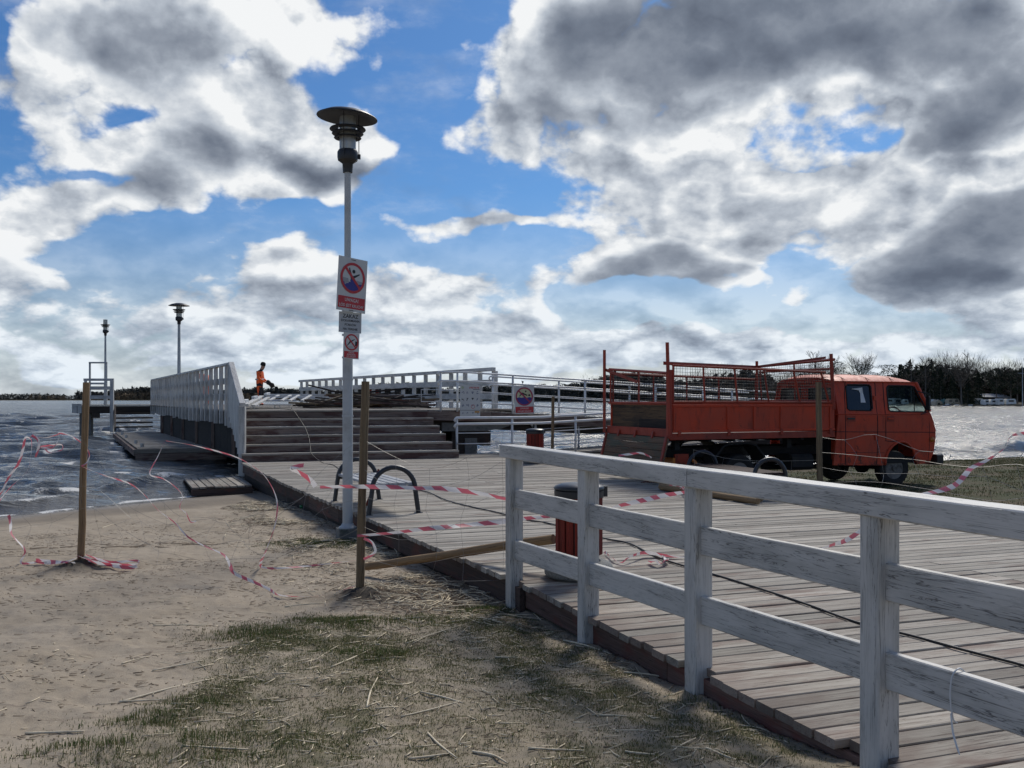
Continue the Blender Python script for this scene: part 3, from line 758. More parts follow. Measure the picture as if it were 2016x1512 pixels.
beam('edge_beam', pb + vS*3.1 + uP*1.2 + Vector((0, 0, -0.17)), pb + vS*3.1 + uP*24 + Vector((0, 0, -0.17)), 0.08, 0.24, M['dark'], pier)
beam('edge_beam', pa + Vector((0, 0, -0.17)) + uP*1.9, pb + vS*3.1 + uP*1.9 + Vector((0, 0, -0.17)), 0.08, 0.24, M['dark'], pier)
for k in range(6):
    for j in (0.6, 4.4, 8.0):
        q = pa + uP*(1.6 + k*4.3) + vS*j
        beam('pile', Vector((q.x, q.y, -1.8)), Vector((q.x, q.y, UZ-0.28)), 0.28, 0.28, M['concrete'] if k < 1 else M['dark'], pier)
# dark boarding below the left side of the pier
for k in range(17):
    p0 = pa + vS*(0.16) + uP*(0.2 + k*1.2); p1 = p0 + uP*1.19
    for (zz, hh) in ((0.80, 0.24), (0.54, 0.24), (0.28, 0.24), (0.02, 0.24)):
        beam('side_board', p0 + Vector((0, 0, zz - UZ)), p1 + Vector((0, 0, zz - UZ)), 0.03, hh + .03, M['shade_wood'], pier)
    if k % 3 == 1:
        beam('side_stud', p0 - vS*0.05 + Vector((0, 0, -UZ - 0.05)), p0 - vS*0.05 + Vector((0, 0, -0.10)), 0.09, 0.07, M['riser'], pier, up=(0, 1, 0))

# ------------------------------------------------------------------ left slatted railing of the pier
wall = empty('slatted_railing', tuple(pa), label='tall white slatted railing with sloping handrail left of the stairs', cat='railing')
topA = D_(455, 713.5, 25.15); newel = D_(477, 796, 23.0); farT = D_(300, 747, 46.0)
nl = Vector((newel.x, newel.y, 0))
def lp(t, z): p = topA.lerp(farT, t); return Vector((p.x, p.y, z))
zA, zF = topA.z, farT.z
L_ = (farT - topA); L_.z = 0; Ln = L_.length; dirL = L_.normalized(); outL = Vector((-dirL.y, dirL.x, 0))
for q in range(5):
    t0, t1 = q/5, (q+1)/5
    za, zb = zA + (zF-zA)*t0, zA + (zF-zA)*t1
    beam('top_rail', lp(t0, za - 0.03), lp(t1, zb - 0.03), 0.15, 0.06, M['white'], wall, ch=0.006)
    beam('side_rail', lp(t0, za - 0.47) - outL*.03, lp(t1, zb - 0.47) - outL*.03, 0.045, 0.17, M['white_old'], wall)
    beam('side_rail', lp(t0, za - 0.90) - outL*.03, lp(t1, zb - 0.90) - outL*.03, 0.045, 0.19, M['white'], wall)
beam('corner_post', lp(0.002, 0.75), lp(0.002, zA - 0.062), 0.14, 0.14, M['white_old'], wall, up=(0, 1, 0), ch=.01)
npk = 24
for k in range(npk):
    t = 0.018 + 0.975*k/(npk-1)
    z1 = zA + (zF-zA)*t
    p = lp(t, 0) + outL*0.045
    low = 0.80 + rd.uniform(-0.04, 0.04)
    o = beam('picket', Vector((p.x, p.y, low)), Vector((p.x, p.y, z1 - 0.065)), 0.14, 0.10, M['white_old'] if k % 3 == 0 else M['white'], wall, up=outL, ch=0.005)
# sloping handrail down to the newel post
beam('sloping_rail', topA + Vector((0, 0, -0.02)), newel + Vector((0, 0, -0.0)), 0.14, 0.075, M['white'], wall, ch=.008)
nb_ = Vector((newel.x, newel.y, -0.35))
beam('newel_post', nb_, newel - Vector((0, 0, 0.05)), 0.15, 0.15, M['white_old'], wall, up=(0, 1, 0), ch=.01)
for k in range(7):
    t = (k + 0.55)/7.4
    c = topA.lerp(newel, t); bot = 1.05 - 1.05*t + 0.05
    beam('picket', Vector((c.x, c.y, bot)) + outL*0.05, Vector((c.x, c.y, c.z - 0.06)) + outL*0.05, 0.27, 0.028, M['white_old'] if k % 2 else M['white'], wall, up=outL, ch=0.003)

# ------------------------------------------------------------------ right wooden railing of the pier
rr = empty('timber_railing', tuple(D_(975, 808, 29.5)), label='long white wooden railing along the far side of the pier', cat='railing')
ra0 = D_(972, 723.5, 29.4); ra1 = D_(590, 748.5, 49.8); base0 = UZ
def rp(t, z): p = ra0.lerp(ra1, t); return Vector((p.x, p.y, z))
zr0, zr1 = ra0.z, ra1.z
for q in range(6):
    t0, t1 = q/6, (q+1)/6; za = zr0 + (zr1-zr0)*t0; zb = zr0 + (zr1-zr0)*t1
    beam('top_rail', rp(t0, za-.05), rp(t1, zb-.05), 0.13, 0.11, M['white'], rr, ch=.006)
    beam('middle_rail', rp(t0, za-.46), rp(t1, zb-.46), 0.05, 0.19, M['white'], rr, ch=.004)
    beam('lower_rail', rp(t0, za-.88), rp(t1, zb-.88), 0.05, 0.19, M['white_old'], rr, ch=.004)
Lr = (ra1-ra0).length; nposts = 21
for k in range(nposts):
    t = k/(nposts-1); za = zr0 + (zr1-zr0)*t
    w_ = 0.17 if k in (0,) else 0.125
    p = rp(min(max(t, .004), .997), 0) + Vector((0.07, 0.03, 0))
    beam('post', Vector((p.x, p.y, base0 - .02)), Vector((p.x, p.y, za - 0.105)), w_, 0.10, M['white_old'] if k % 2 else M['white'], rr, up=(ra1-ra0), ch=.006)
# nearer stretch carrying on from the right end towards the ramp
# ------------------------------------------------------------------ T-head at the far end with its handrail and the low landing stage
th = empty('pier_head', tuple(P(155, 797, UZ)), kind='structure', label='far cross arm of the pier on concrete columns')
t0 = D_(153, 797, 47.4); t1 = t0 + vS*16; t0.z = t1.z = UZ - .02
for k in range(15):
    o_ = uP*(0.165*k); beam('plank', t0 + o_, t1 + o_, 0.155, 0.044, M['deck'], th)
beam('edge_beam', t0 + Vector((0, -0.08, -0.22)), t1 + Vector((0, -0.08, -0.22)), 0.08, 0.36, M['dark'], th)
beam('end_panel', t0 + Vector((-0.22, -0.12, -0.16)), t0 + Vector((0.22, -0.06, -0.16)), 0.05, 0.46, M['white_old'], th)
for (px, w_) in ((166, .30), (176, .22)):
    q = D_(px, 800, 48.0); beam('column', Vector((q.x, q.y, -2)), Vector((q.x, q.y, UZ - .4)), w_*1.2, .3, M['concrete'], th, up=(0, 1, 0))
q = D_(189, 800, 47.6); beam('bracket', Vector((q.x, q.y, 0.55)), Vector((q.x, q.y, UZ - .4)), .28, .28, M['dark'], th, up=(0, 1, 0))
hr = empty('landing_handrail', tuple(D_(218, 850, 46.5)), label='white handrail frame on the far left arm of the pier below the shadeless lamp', cat='railing')
def q_(px, py, y=47.2): return D_(px, py, y)
beam('top_rail', q_(165, 747.5), q_(224, 747.5), 0.09, 0.12, M['white'], hr)
beam('middle_rail', q_(178, 764), q_(218, 764), 0.05, 0.17, M['white_old'], hr)
beam('middle_rail', q_(178, 782), q_(218, 782), 0.05, 0.17, M['white'], hr)
beam('post', q_(168.5, 797), q_(168.5, 749.5), 0.12, 0.10, M['white'], hr, up=(0, 1, 0))
beam('post', q_(220.5, 851, 46.4), q_(220.5, 749, 46.4), 0.16, 0.12, M['white'], hr, up=(0, 1, 0))
fr = empty('steel_hoop', tuple(q_(193, 797, 48.5)), label='tall grey rectangular frame standing on the far left pier arm', cat='frame')
beam('upright', q_(177, 797, 48.4), q_(177, 714, 48.4), 0.08, 0.08, M['steel'], fr, up=(0, 1, 0))
beam('upright', q_(209.5, 797, 48.4), q_(209.5, 714, 48.4), 0.08, 0.08, M['steel'], fr, up=(0, 1, 0))
beam('crossbar', q_(175.3, 714, 48.4), q_(211, 714, 48.4), 0.08, 0.08, M['steel'], fr)
beam('crossbar', q_(178, 755, 48.4), q_(208.4, 755, 48.4), 0.06, 0.10, M['steel'], fr)
ls = empty('landing_stage', tuple(P(272, 883, 0)), label='low wooden landing stage with short pegs beside the slatted railing', cat='jetty')
lA = P(271, 883, 0); lB = P(227, 851, 0); uL = (lB-lA).normalized(); LL = (lB-lA).length
n = int(LL/0.2)
for k in range(n):
    a = lA + uL*(k*0.2 + 0.1); b = a + vS*(2.75)
    a.z = b.z = -0.025 + rd.uniform(-.004, .004)
    beam('plank', a, b, 0.19, 0.044, M['deck'], ls, ch=.005)
for q in range(4):
    beam('side_beam', lA.lerp(lB, q/4) + Vector((-0.06, 0, -0.14)), lA.lerp(lB, (q+1)/4) + Vector((-0.06, 0, -0.14)) - uL*.01, 0.10, 0.18, M['riser'], ls)
beam('side_beam', lA + Vector((-.1, -0.06, -0.09)), lA + vS*2.6 + Vector((0, -0.06, -0.09)), 0.08, 0.12, M['deck'], ls)
beam('side_beam', lA + Vector((-.05, -0.05, -0.27)), lA + vS*2.6 + Vector((0, -0.05, -0.27)), 0.08, 0.22, M['riser'], ls)
for k in range(5):
    for j in (0.5, 2.2):
        q = lA + uL*(0.8 + k*3.2) + vS*j; beam('pile', Vector((q.x, q.y, -1.6)), Vector((q.x, q.y, -0.2)), 0.22, 0.22, M['dark'], ls, up=(0, 1, 0))
for (px, py) in ((241, 856), (248.5, 862), (267.5, 873), (280, 880)):
    q = P(px, py, 0); mb = MB(); mb.tube([q + Vector((0, 0, -.02)), q + Vector((0, 0, 0.115))], 0.055, 10)
    mb.build('peg', M['steel'], ls)
st2 = empty('side_steps', tuple(P(262, 846, 0.1)), label='open dark steps rising from the low landing stage to the pier arm', cat='steps')
for (py, y, hh) in ((841, 45.2, .07), (832, 45.6, .07), (823, 46.0, .07), (814.5, 46.4, .07), (803.5, 46.8, .20)):
    a = D_(228, py, y); b = D_(300, py, y + .8); b.z = a.z
    beam('tread', a, b, 0.26, hh, M['dark'], st2)
beam('stringer', D_(226.5, 845, 45.0), D_(226.5, 800, 46.9), 0.07, 0.2, M['dark'], st2)
# small broken boardwalk section at the water's edge
bw = empty('loose_walkway_section', tuple(P(430, 950, -0.3)), label='small weathered plank section lying at the water edge left of the deck', cat='walkway')
c0 = P(377, 962, -0.34); c1 = P(497, 957, -0.34)
dl = (P(360, 943, -0.34) - c0)
nbp = 8
for k in range(nbp):
    a = c0.lerp(c1, (k+.5)/nbp); b = a + dl; a = a + Vector((0, 0, rd.uniform(0, .012))); b = b + Vector((0, 0, rd.uniform(0, .012)))
    beam('plank', a - dl*rd.uniform(0, .03), b, (c1-c0).length/nbp - .02, 0.035, M['deck'], bw, ch=.004)
beam('beam', c0 + Vector((0, -0.0, -0.09)), c1 + Vector((0, 0, -0.09)), 0.06, 0.13, M['deck_edge'], bw)
beam('beam', c0 + dl*.95 + Vector((0, 0, -0.09)), c1 + dl*.95 + Vector((0, 0, -0.09)), 0.06, 0.13, M['deck_edge'], bw)

# ------------------------------------------------------------------ white fence in the foreground
fence = empty('white_fence', (0.0, 8.05, -0.25), label='flaking white wooden fence with three rails in the right foreground', cat='fence')
FP = [D_(1012.5, 877, 8.05), D_(1162.5, 896, 6.68), D_(1387, 924, 5.385), D_(1731.5, 968, 4.09)]
FP = [Vector((p.x, p.y, 0)) for p in FP]
dF = (FP[3]-FP[0]).normalized(); bay = (FP[3]-FP[0]).length/3
FP = [FP[0] + dF*bay*i for i in range(6)]
fy_ = lambda zt: Vector((0, 0, zt))
sideF = Vector((dF.y, -dF.x, 0))
for i, p in enumerate(FP):
    g_ = tz(p.x, p.y) - 0.25
    beam('post', p + fy_(g_), p + fy_(1.004), 0.115, 0.118, M['white_old'], fence, up=dF, ch=0.007, seg=4, jit=0.0012)
ends = [FP[0] - dF*0.16, FP[2] + dF*0.0, FP[4], FP[5]]
for a, b in zip(ends[:-1], ends[1:]):
    beam('top_rail', a + fy_(1.058) + dF*.003, b + fy_(1.058) - dF*.003, 0.15, 0.106, M['white_old'], fence, ch=0.006, seg=6, jit=0.0015)
for i in range(5):
    a, b = FP[i] + dF*0.06, FP[i+1] - dF*0.06
    f0, f1 = i/3, (i+1)/3
    for (za, zb, h) in ((0.671, 0.735, 0.158), (0.249, 0.365, 0.158)):
        z0 = za + (zb-za)*f0; z1 = za + (zb-za)*f1
        beam('side_rail', a + fy_(z0), b + fy_(z1), 0.042, h, M['white_old'], fence, ch=0.005, seg=6, jit=0.0015)
for dz_ in (0.0, 0.035):                              # the two screws low on the near post
    q = FP[3] - dF*(-0.058) ; q = FP[3] + sideF*(-0.0) 
    c = FP[3] + dF*0.0605 + sideF*(-0.02) + fy_(tz(FP[3].x, FP[3].y) + 0.06 + dz_)
    mb = MB(); mb.lathe([(0.0, -.004), (0.012, -.004), (0.012, 0.0), (0.004, 0.004), (0, .004)], n=12, M=Matrix.Rotation(R(90), 4, 'X'))
    o = mb.build('screw', M['steel']); o.parent = fence; o.location = c - fence.location
tie = MB()
tp = FP[3].lerp(FP[4], 0.30); zt_ = 0.40
pts = [tp + fy_(zt_+.05) + sideF*(-0.03), tp + fy_(zt_+.068) - sideF*(-.0), tp + fy_(zt_+.04) + sideF*(.035), tp + fy_(zt_ - .04) + sideF*(.038) - dF*.006, tp + fy_(zt_-.12) + sideF*(.03) - dF*.0, tp + fy_(zt_-.14) + sideF*.01]
tie.tube(cr(pts, 4), 0.0032, 5)
tie.tube(cr([tp + fy_(zt_-.10) + sideF*.04, tp + fy_(zt_-.17) + sideF*.05 + dF*.02, tp + fy_(zt_-.235) + sideF*.06 + dF*.06], 4), [0.004]*8+[.0015], 5)
tie.build('cable_tie', M['pipe'], None, label='pale plastic cable tie hanging from the lower fence rail', cat='cable tie')

# ------------------------------------------------------------------ ramps with white pipe railings, right of the stairs
ramp = empty('upper_ramp', tuple(pb), kind='structure', label='dark timber access ramp falling to the right from the pier')
R0 = P(868, 809, UZ); R0 = stairTopR + Vector((0, 0, UZ)) + uS*0.5
SL = -0.054
def rpnt(s, off=0.0, dz_=0.0, s0=0.0):
    p = R0 + vS*s + uS*off; p = p.copy(); p.z = UZ + SL*max(0, s-1.0) + dz_; return p
RW = 1.6
for k in range(72):
    s = 0.08 + k*0.16; a = rpnt(s); b = rpnt(s, RW)
    beam('plank', a - Vector((0, 0, .02)), b - Vector((0, 0, .02)), 0.15, 0.04, M['deck'], ramp)
for q in range(6):
    beam('edge_beam', rpnt(q*1.93, -0.04, -0.16), rpnt(q*1.93+1.92, -0.04, -0.16), 0.07, 0.25, M['riser'], ramp)
    beam('edge_beam', rpnt(q*1.93, RW+.04, -0.16), rpnt(q*1.93+1.92, RW+.04, -0.16), 0.07, 0.25, M['dark'], ramp)
    beam('under_beam', rpnt(q*1.93, 0.30, -0.40), rpnt(q*1.93+1.92, .30, -0.40), 0.20, 0.22, M['dark'], ramp)
def s_of(px, off=0.0):                                 # distance along the ramp seen at pixel column px
    lo, hi = -3, 14
    for _ in range(40):
        m_ = (lo+hi)/2; p = rpnt(m_, off); x = CX + F*p.x/p.y
        if x < px: lo = m_
        else: hi = m_
    return lo
# concrete support below the ramp start: two-tier cap that curves up to the right, and its pier
def sup(name, prof, off, dep, mt):
    mb = MB(); mb.panel(prof, (), lambda u, v: R0 + vS*u + uS*off + Vector((0, 0, v)), dep, tuple(uS)); return mb.build(name, mt, ramp)
sa, sb_, sc, sd_ = s_of(872), s_of(1005), s_of(893), s_of(970)
sup('support_cap', [(sa, -.36), (sa, -.60), (sb_*.72, -.60), (sb_*.9, -.55), (sb_, -.47), (sb_, -.36)], .12, 1.3, M['concrete'])
sup('support_step', [(sc, -.602), (sc, -.80), (sd_ - .25, -1.02), (sd_, -1.02), (sd_, -.602)], .2, 1.1, M['dark'])
sup('support_pier', [(s_of(919), -.80), (s_of(919), -2.8), (s_of(943), -2.8), (s_of(943), -.80)], .18, .9, M['concrete'])
sup('support_pier', [(sc, -.62), (sc, -2.8), (s_of(918.6), -2.8), (s_of(918.6), -.80)], .22, .9, M['dark'])
mb = MB(); mb.box(R0 + vS*8.3 + uS*0.7 + Vector((0, 0, -1.7)), (0.5, 0.9, 1.9), rz=V_ANG); mb.build('support_pier', M['concrete'], ramp)

def pipe_rail(name, label, off, posts, s_end, tops=(1.03, 0.80), thin=(0.52, 0.22), s_start=0.0, pt=rpnt, foot=0.0, pr=0.024, hook=True):
    t = empty(name, tuple(pt(posts[0], off)), label=label, cat='railing', group='white pipe railings of the access ramps')
    for hz in tops:
        pts = [pt(s, off, hz) for s in np.linspace(s_start, s_end, 14)]
        if hook:
            a = pts[0]; pts = [a + uS*.08 + Vector((0, 0, -.10)), a - vS*.05 + Vector((0, 0, -.06)), a - vS*.02 + Vector((0, 0, -0.01))] + pts
        mb = MB(); mb.tube(pts, pr, 8); mb.build('handrail', M['pipe'], t, smooth=True)
    for hz in thin:
        mb = MB(); mb.tube([pt(s, off, hz) for s in np.linspace(s_start, s_end, 14)], 0.014, 6); mb.build('rod', M['pipe'], t, smooth=True)
    for s in posts:
        mb = MB(); mb.tube([pt(s, off + .03, foot - 0.06), pt(s, off + .03, tops[0] - .01)], 0.031, 8); mb.build('post', M['pipe'], t, smooth=True)
    return t
# first short piece along the pier edge up to the ramp corner
pipe_rail('pipe_railing', 'white pipe railing nearest the stairs on the near side of the upper ramp', -0.06, [s_of(867), s_of(900), s_of(1009), s_of(1151), s_of(1290), s_of(1440)], 11.2, s_start=s_of(864), tops=(1.04, 0.80))
pipe_rail('pipe_railing', 'second white pipe railing on the far side of the upper ramp', RW, [s_of(971, RW), s_of(1101, RW), s_of(1240, RW), s_of(1385, RW)], 11.2, s_start=s_of(966, RW), tops=(1.04, 0.80))
# lower ramp: starts level on the deck and climbs to the right
LR0 = SR0 + uS*0.75
lramp = empty('lower_ramp', tuple(LR0), kind='structure', label='lower access ramp climbing to the right from the deck behind the truck')
def lpt(s, off=0.0, dz_=0.0):
    p = LR0 + vS*s + uS*off; p = p.copy(); p.z = 0.05*max(0, s - 2.4) + dz_; return p
for k in range(52):
    s = 2.5 + k*0.16; beam('plank', lpt(s, 0, -.02), lpt(s, 1.5, -.02), 0.15, 0.04, M['deck'], lramp)
for q in range(4):
    beam('edge_beam', lpt(2.4+q*2.1, -0.04, -0.15), lpt(2.4+q*2.1+2.09, -0.04, -0.15), 0.07, 0.22, M['dark'], lramp)
def s_of2(px, off=0.0):
    lo, hi = -3, 14
    for _ in range(40):
        m_ = (lo+hi)/2; p = lpt(m_, off); x = CX + F*p.x/p.y
        if x < px: lo = m_
        else: hi = m_
    return lo
pipe_rail('pipe_railing', 'white pipe railing of the lower ramp starting at the foot of the stairs', 0.0, [s_of2(900), s_of2(1009), s_of2(1134), s_of2(1260), s_of2(1400)], 10.5, tops=(1.0, 0.84), thin=(0.60, 0.32), s_start=s_of2(899), pt=lpt, pr=0.034)
pipe_rail('pipe_railing', 'inner white pipe railing of the lower ramp above the far red bin', 1.5, [s_of2(1055, 1.5), s_of2(1140, 1.5), s_of2(1270, 1.5)], 10.5, tops=(0.98, 0.80), thin=(0.60, 0.36, 0.12), s_start=s_of2(1050, 1.5), pt=lpt, pr=0.034)
# short side piece over the stair head (two rods joined in a loop)
lo = empty('railing_loop', tuple(R0 + Vector((0, 0, .2))), label='small white rod loop sticking out over the top step', cat='railing')
a = rpnt(s_of(867), -0.06, 0.55); b = rpnt(s_of(867), -0.06, 0.22)
mb = MB(); mb.tube([rpnt(s_of(905), -.08, 0.56), a, a - vS*.55, b - vS*.55, b, rpnt(s_of(905), -.08, 0.23)], 0.012, 6); mb.build('rod', M['pipe'], lo, smooth=True)

# ------------------------------------------------------------------ street lamps
def lamp(name, label, x, y, zb, ztop, shade=True, base_block=True, r0=0.066, r1=0.045, step=None, tilt=0.0):
    t = empty(name, (x, y, zb), label=label, cat='street lamp', group='pole lamps along the pier')
    H = ztop - zb
    hz = H - 0.80                                      # top of the pole
    mb = MB()
    if step: pr = [(r0, 0.14), (r0, step - zb - .12), (r1, step - zb), (r1 * .93, hz)]
    else: pr = [(r0, 0.0), (r0*.95, 1.0), (r0*.80, 1.05), (r1, hz)]
    mb.lathe(pr, n=20); mb.build('pole', M['steel'], t, rel=False, smooth=True, auto=40)
    if base_block:
        mb = MB(); mb.box((0, 0, 0.03), (0.26, 0.26, 0.26), rz=R(20)); mb.build('base_block', M['concrete'], t, rel=False)
        mb = MB(); mb.lathe([(0.115, 0.16), (0.115, 0.175), (0.085, 0.195), (0.07, 0.225), (0.067, 0.225)], n=20); mb.build('base_collar', M['steel'], t, rel=False, smooth=True, auto=35)
    zz = lambda d: H - d
    mb = MB(); mb.lathe([(0.045, zz(.81)), (0.062, zz(.81)), (0.068, zz(.70)), (0.075, zz(.69)), (0.125, zz(.655)), (0.132, zz(.62)), (0.132, zz(.55)), (0.115, zz(.52)), (0.0, zz(.52))], n=24)
    mb.build('lamp_holder', M['black'], t, rel=False, smooth=True, auto=40)
    g = MB(); g.lathe([(0.105, zz(.52)), (0.105, zz(.10 if shade else .0)), (0.0, zz(.10 if shade else .0))], n=24); g.build('glass_cylinder', M['milky'], t, rel=False, smooth=True, auto=40)
    for (r, d) in ((0.232, .245), (0.203, .30), (0.176, .355)):
        mb = MB(); mb.lathe([(0.128, zz(d - .012)), (r - .01, zz(d - .004)), (r, zz(d + .012)), (r - .008, zz(d + .020)), (0.128, zz(d + .008))], n=32, closed=True)
        mb.build('louvre_ring', M['black'], t, rel=False, smooth=True, auto=50)
    mb = MB()
    for a in (20, 140, 260):
        a = R(a); mb.tube([(0.145*math.cos(a), 0.145*math.sin(a), zz(.60)), (0.145*math.cos(a), 0.145*math.sin(a), zz(.06 if shade else .22))], 0.006, 6)
    mb.box((0.145, 0.03, zz(.60)), (.03, .03, .06))
    mb.build('cage_rods', M['black'], t, rel=False)
    if shade:
        Mt = Matrix.Rotation(R(tilt), 4, 'Y')
        mb = MB(); prof = [(0.0, 0.0), (0.12, -0.004), (0.28, -0.045), (0.385, -0.098), (0.388, -0.108), (0.378, -0.108), (0.27, -0.062), (0.12, -0.025), (0.0, -0.02)]
        mb.lathe(prof, (0, 0, H), n=48, M=Mt); mb.build('shade', M['black'], t, rel=False, smooth=True, auto=60)
    return t
LY = 12.4; LX = (684.5 - CX)/F*LY
lamp1 = lamp('street_lamp', 'tall nearby lamp with grey pole carrying three warning signs beside the deck', LX, LY, tz(LX, LY) - 0.02, 5.215, step=2.12, tilt=4)
lamp('street_lamp', 'middle lamp with dark round shade rising behind the slatted railing', (352.5-CX)/F*36.6, 36.6, UZ, 5.13, base_block=False, r0=0.085, r1=0.048)
lamp('street_lamp', 'farthest lamp without its shade, standing on the left end of the pier', (207.5-CX)/F*48.8, 48.8, UZ, 5.50, shade=False, base_block=False, r0=0.08, r1=0.045)

# ------------------------------------------------------------------ signs
M['signw'] = plain('sign_white', (0.50, 0.51, 0.49), 0.45, var=0.06)
M['signg'] = plain('sign_grey', (0.36, 0.38, 0.39), 0.5, var=0.08)
M['signr'] = plain('sign_red', (0.42, 0.025, 0.030), 0.45, var=0.06)
M['signm'] = plain('sign_crimson', (0.30, 0.028, 0.07), 0.45, var=0.06)
M['signb'] = plain('sign_blue', (0.028, 0.025, 0.20), 0.45, var=0.06)
M['signk'] = plain('sign_black', (0.012, 0.012, 0.014), 0.5)
M['signy'] = plain('sign_pale_yellow', (0.50, 0.50, 0.30), 0.5)
M['signl'] = plain('sign_light_grey', (0.27, 0.28, 0.29), 0.5)
M['signp'] = plain('sign_faint_print', (0.17, 0.19, 0.24), 0.5)
M['sign_o'] = plain('sign_orange', (0.45, 0.24, 0.05), 0.5)
M['sign_g'] = plain('sign_green', (0.36, 0.42, 0.28), 0.5)
def frame(name, c, theta, roll, label, cat='sign', group=None):
    x = Vector((math.cos(theta), math.sin(theta), 0)); n = Vector((math.sin(theta), -math.cos(theta), 0)); y = Vector((0, 0, 1))
    m = Matrix((x, y, n)).transposed() @ Matrix.Rotation(roll, 3, 'Z')
    e = empty(name, tuple(c), label=label, cat=cat, group=group); e.rotation_euler = m.to_euler(); return e
def flat(parent, name, poly, z, mt, t=0.0012, holes=()):
    mb = MB(); mb.panel(poly, holes, lambda u, v: Vector((u, v, z)), t, (0, 0, 1)); return mb.build(name, mt, parent, rel=False)
def disc(cx, cy, r, n=36, a0=0, a1=360): return [(cx + r*math.cos(R(a0 + (a1-a0)*i/n)), cy + r*math.sin(R(a0 + (a1-a0)*i/n))) for i in range(n)]
def rectp(x0, y0, x1, y1): return [(x0, y0), (x1, y0), (x1, y1), (x0, y1)]
def text(parent, body, size, x, y, z, mt, name='lettering', align='CENTER', sx=1.0, off=0.004):
    cu = bpy.data.curves.new('txt', 'FONT'); cu.body = body; cu.size = size; cu.align_x = align; cu.offset = off*size*3; cu.extrude = 0.0005; cu.resolution_u = 3
    o = bpy.data.objects.new('txt', cu); COL.objects.link(o)
    dg = bpy.context.evaluated_depsgraph_get(); me = bpy.data.meshes.new_from_object(o.evaluated_get(dg))
    bpy.data.objects.remove(o); me.name = name; me.materials.clear(); me.materials.append(mt)
    o = bpy.data.objects.new(name, me); COL.objects.link(o); o.parent = parent; o.location = (x, y, z); o.scale = (sx, 1, 1)
    return o
def seg(p, q, w0, w1=None):
    w1 = w0 if w1 is None else w1; d = Vector((q[0]-p[0], q[1]-p[1])); d.normalize(); n = Vector((-d.y, d.x))
    return [(p[0]+n.x*w0, p[1]+n.y*w0), (q[0]+n.x*w1, q[1]+n.y*w1), (q[0]-n.x*w1, q[1]-n.y*w1), (p[0]-n.x*w0, p[1]-n.y*w0)]
def clipc(poly, cx, cy, r):                            # pull points inside a circle
    out = []
    for (x, y) in poly:
        d = math.hypot(x-cx, y-cy)
        out.append((x, y) if d <= r else (cx + (x-cx)*r/d, cy + (y-cy)*r/d))
    return out
TH = R(48)
# 1: bathing forbidden, big
W_, H_ = 0.455, 0.68
c1 = D_(692.5, 561, 12.22)
s1 = frame('warning_sign', c1, TH, R(-3.6), 'large sign with crossed out drowning figure, red UWAGA panel, on the near lamp post')
flat(s1, 'plate', rectp(-W_/2, -H_/2, W_/2, H_/2), 0, M['signw'], 0.012)
cy = 0.085; r = 0.195
flat(s1, 'upper_disc', disc(0, cy, r*.87), 0.0125, M['signw'])
wl = [(-r*.87, cy-.01)] + [(-r*.80, cy-.002), (-.10, cy-.004), (-.085, cy-.05), (-.10, cy-.055), (-.06, cy-.085), (-.03, cy-.04), (-.01, cy-.045), (.0, cy-.02), (.06, cy-.025), (.10, cy-.03), (.17, cy-.035)]
flat(s1, 'grey_wave', clipc([(-.17, cy-.005), (-.07, cy-.01), (-.06, cy-.06), (-.10, cy-.07), (-.12, cy-.09), (-.15, cy-.07)], 0, cy, r*.88), 0.0134, M['signl'])
flat(s1, 'grey_wave', clipc([(.06, cy-.02), (.17, cy-.035), (.16, cy-.07), (.07, cy-.07)], 0, cy, r*.88), 0.0134, M['signl'])
bl = [(-.165, cy-.06), (-.135, cy-.055), (-.12, cy-.095), (-.09, cy-.07), (-.07, cy-.075), (-.055, cy-.05), (-.035, cy-.055), (-.04, cy-.025), (-.01, cy-.01), (.03, cy-.045), (.07, cy-.075), (.12, cy-.066), (.162, cy-.06)]
arc = [(r*.87*math.cos(R(a)), cy + r*.87*math.sin(R(a))) for a in range(-20, -161, -10)]
flat(s1, 'blue_water', bl + arc, 0.0144, M['signb'])
flat(s1, 'figure_head', disc(.012, cy+.085, .024, 20), 0.0150, M['signk'])
flat(s1, 'figure_arm', seg((-.062, cy+.125), (-.03, cy+.03), .006, .016), 0.0150, M['signk'])
flat(s1, 'figure_arm', seg((.0, cy+.005), (.105, cy+.06), .018, .007), 0.0152, M['signk'])
flat(s1, 'figure_body', [(-.045, cy+.04), (-.02, cy+.03), (.015, cy+.02), (.03, cy+.01), (.02, cy-.02), (-.03, cy-.02)], 0.0156, M['signk'])
flat(s1, 'red_ring', disc(0, cy, r, 48), 0.016, M['signr'], holes=[disc(0, cy, r*.83, 48)])
flat(s1, 'red_slash', seg((-r*.62, cy+r*.64), (r*.62, cy-r*.64), .017), 0.0162, M['signr'])
flat(s1, 'red_panel', rectp(-W_/2+.015, -H_/2+.035, W_/2-.015, -H_/2+.185), 0.0125, M['signr'])
text(s1, 'UWAGA!', 0.060, 0, -H_/2+.122, 0.0145, M['signw'], sx=.9); text(s1, 'LÓD JEST KRUCHY', 0.052, 0, -H_/2+.055, 0.0145, M['signw'], sx=.88)
for yy in (H_/2-.025, -H_/2+.015): flat(s1, 'strap_slot', rectp(-.035, yy-.004, .035, yy+.004), .0125, M['signk'])
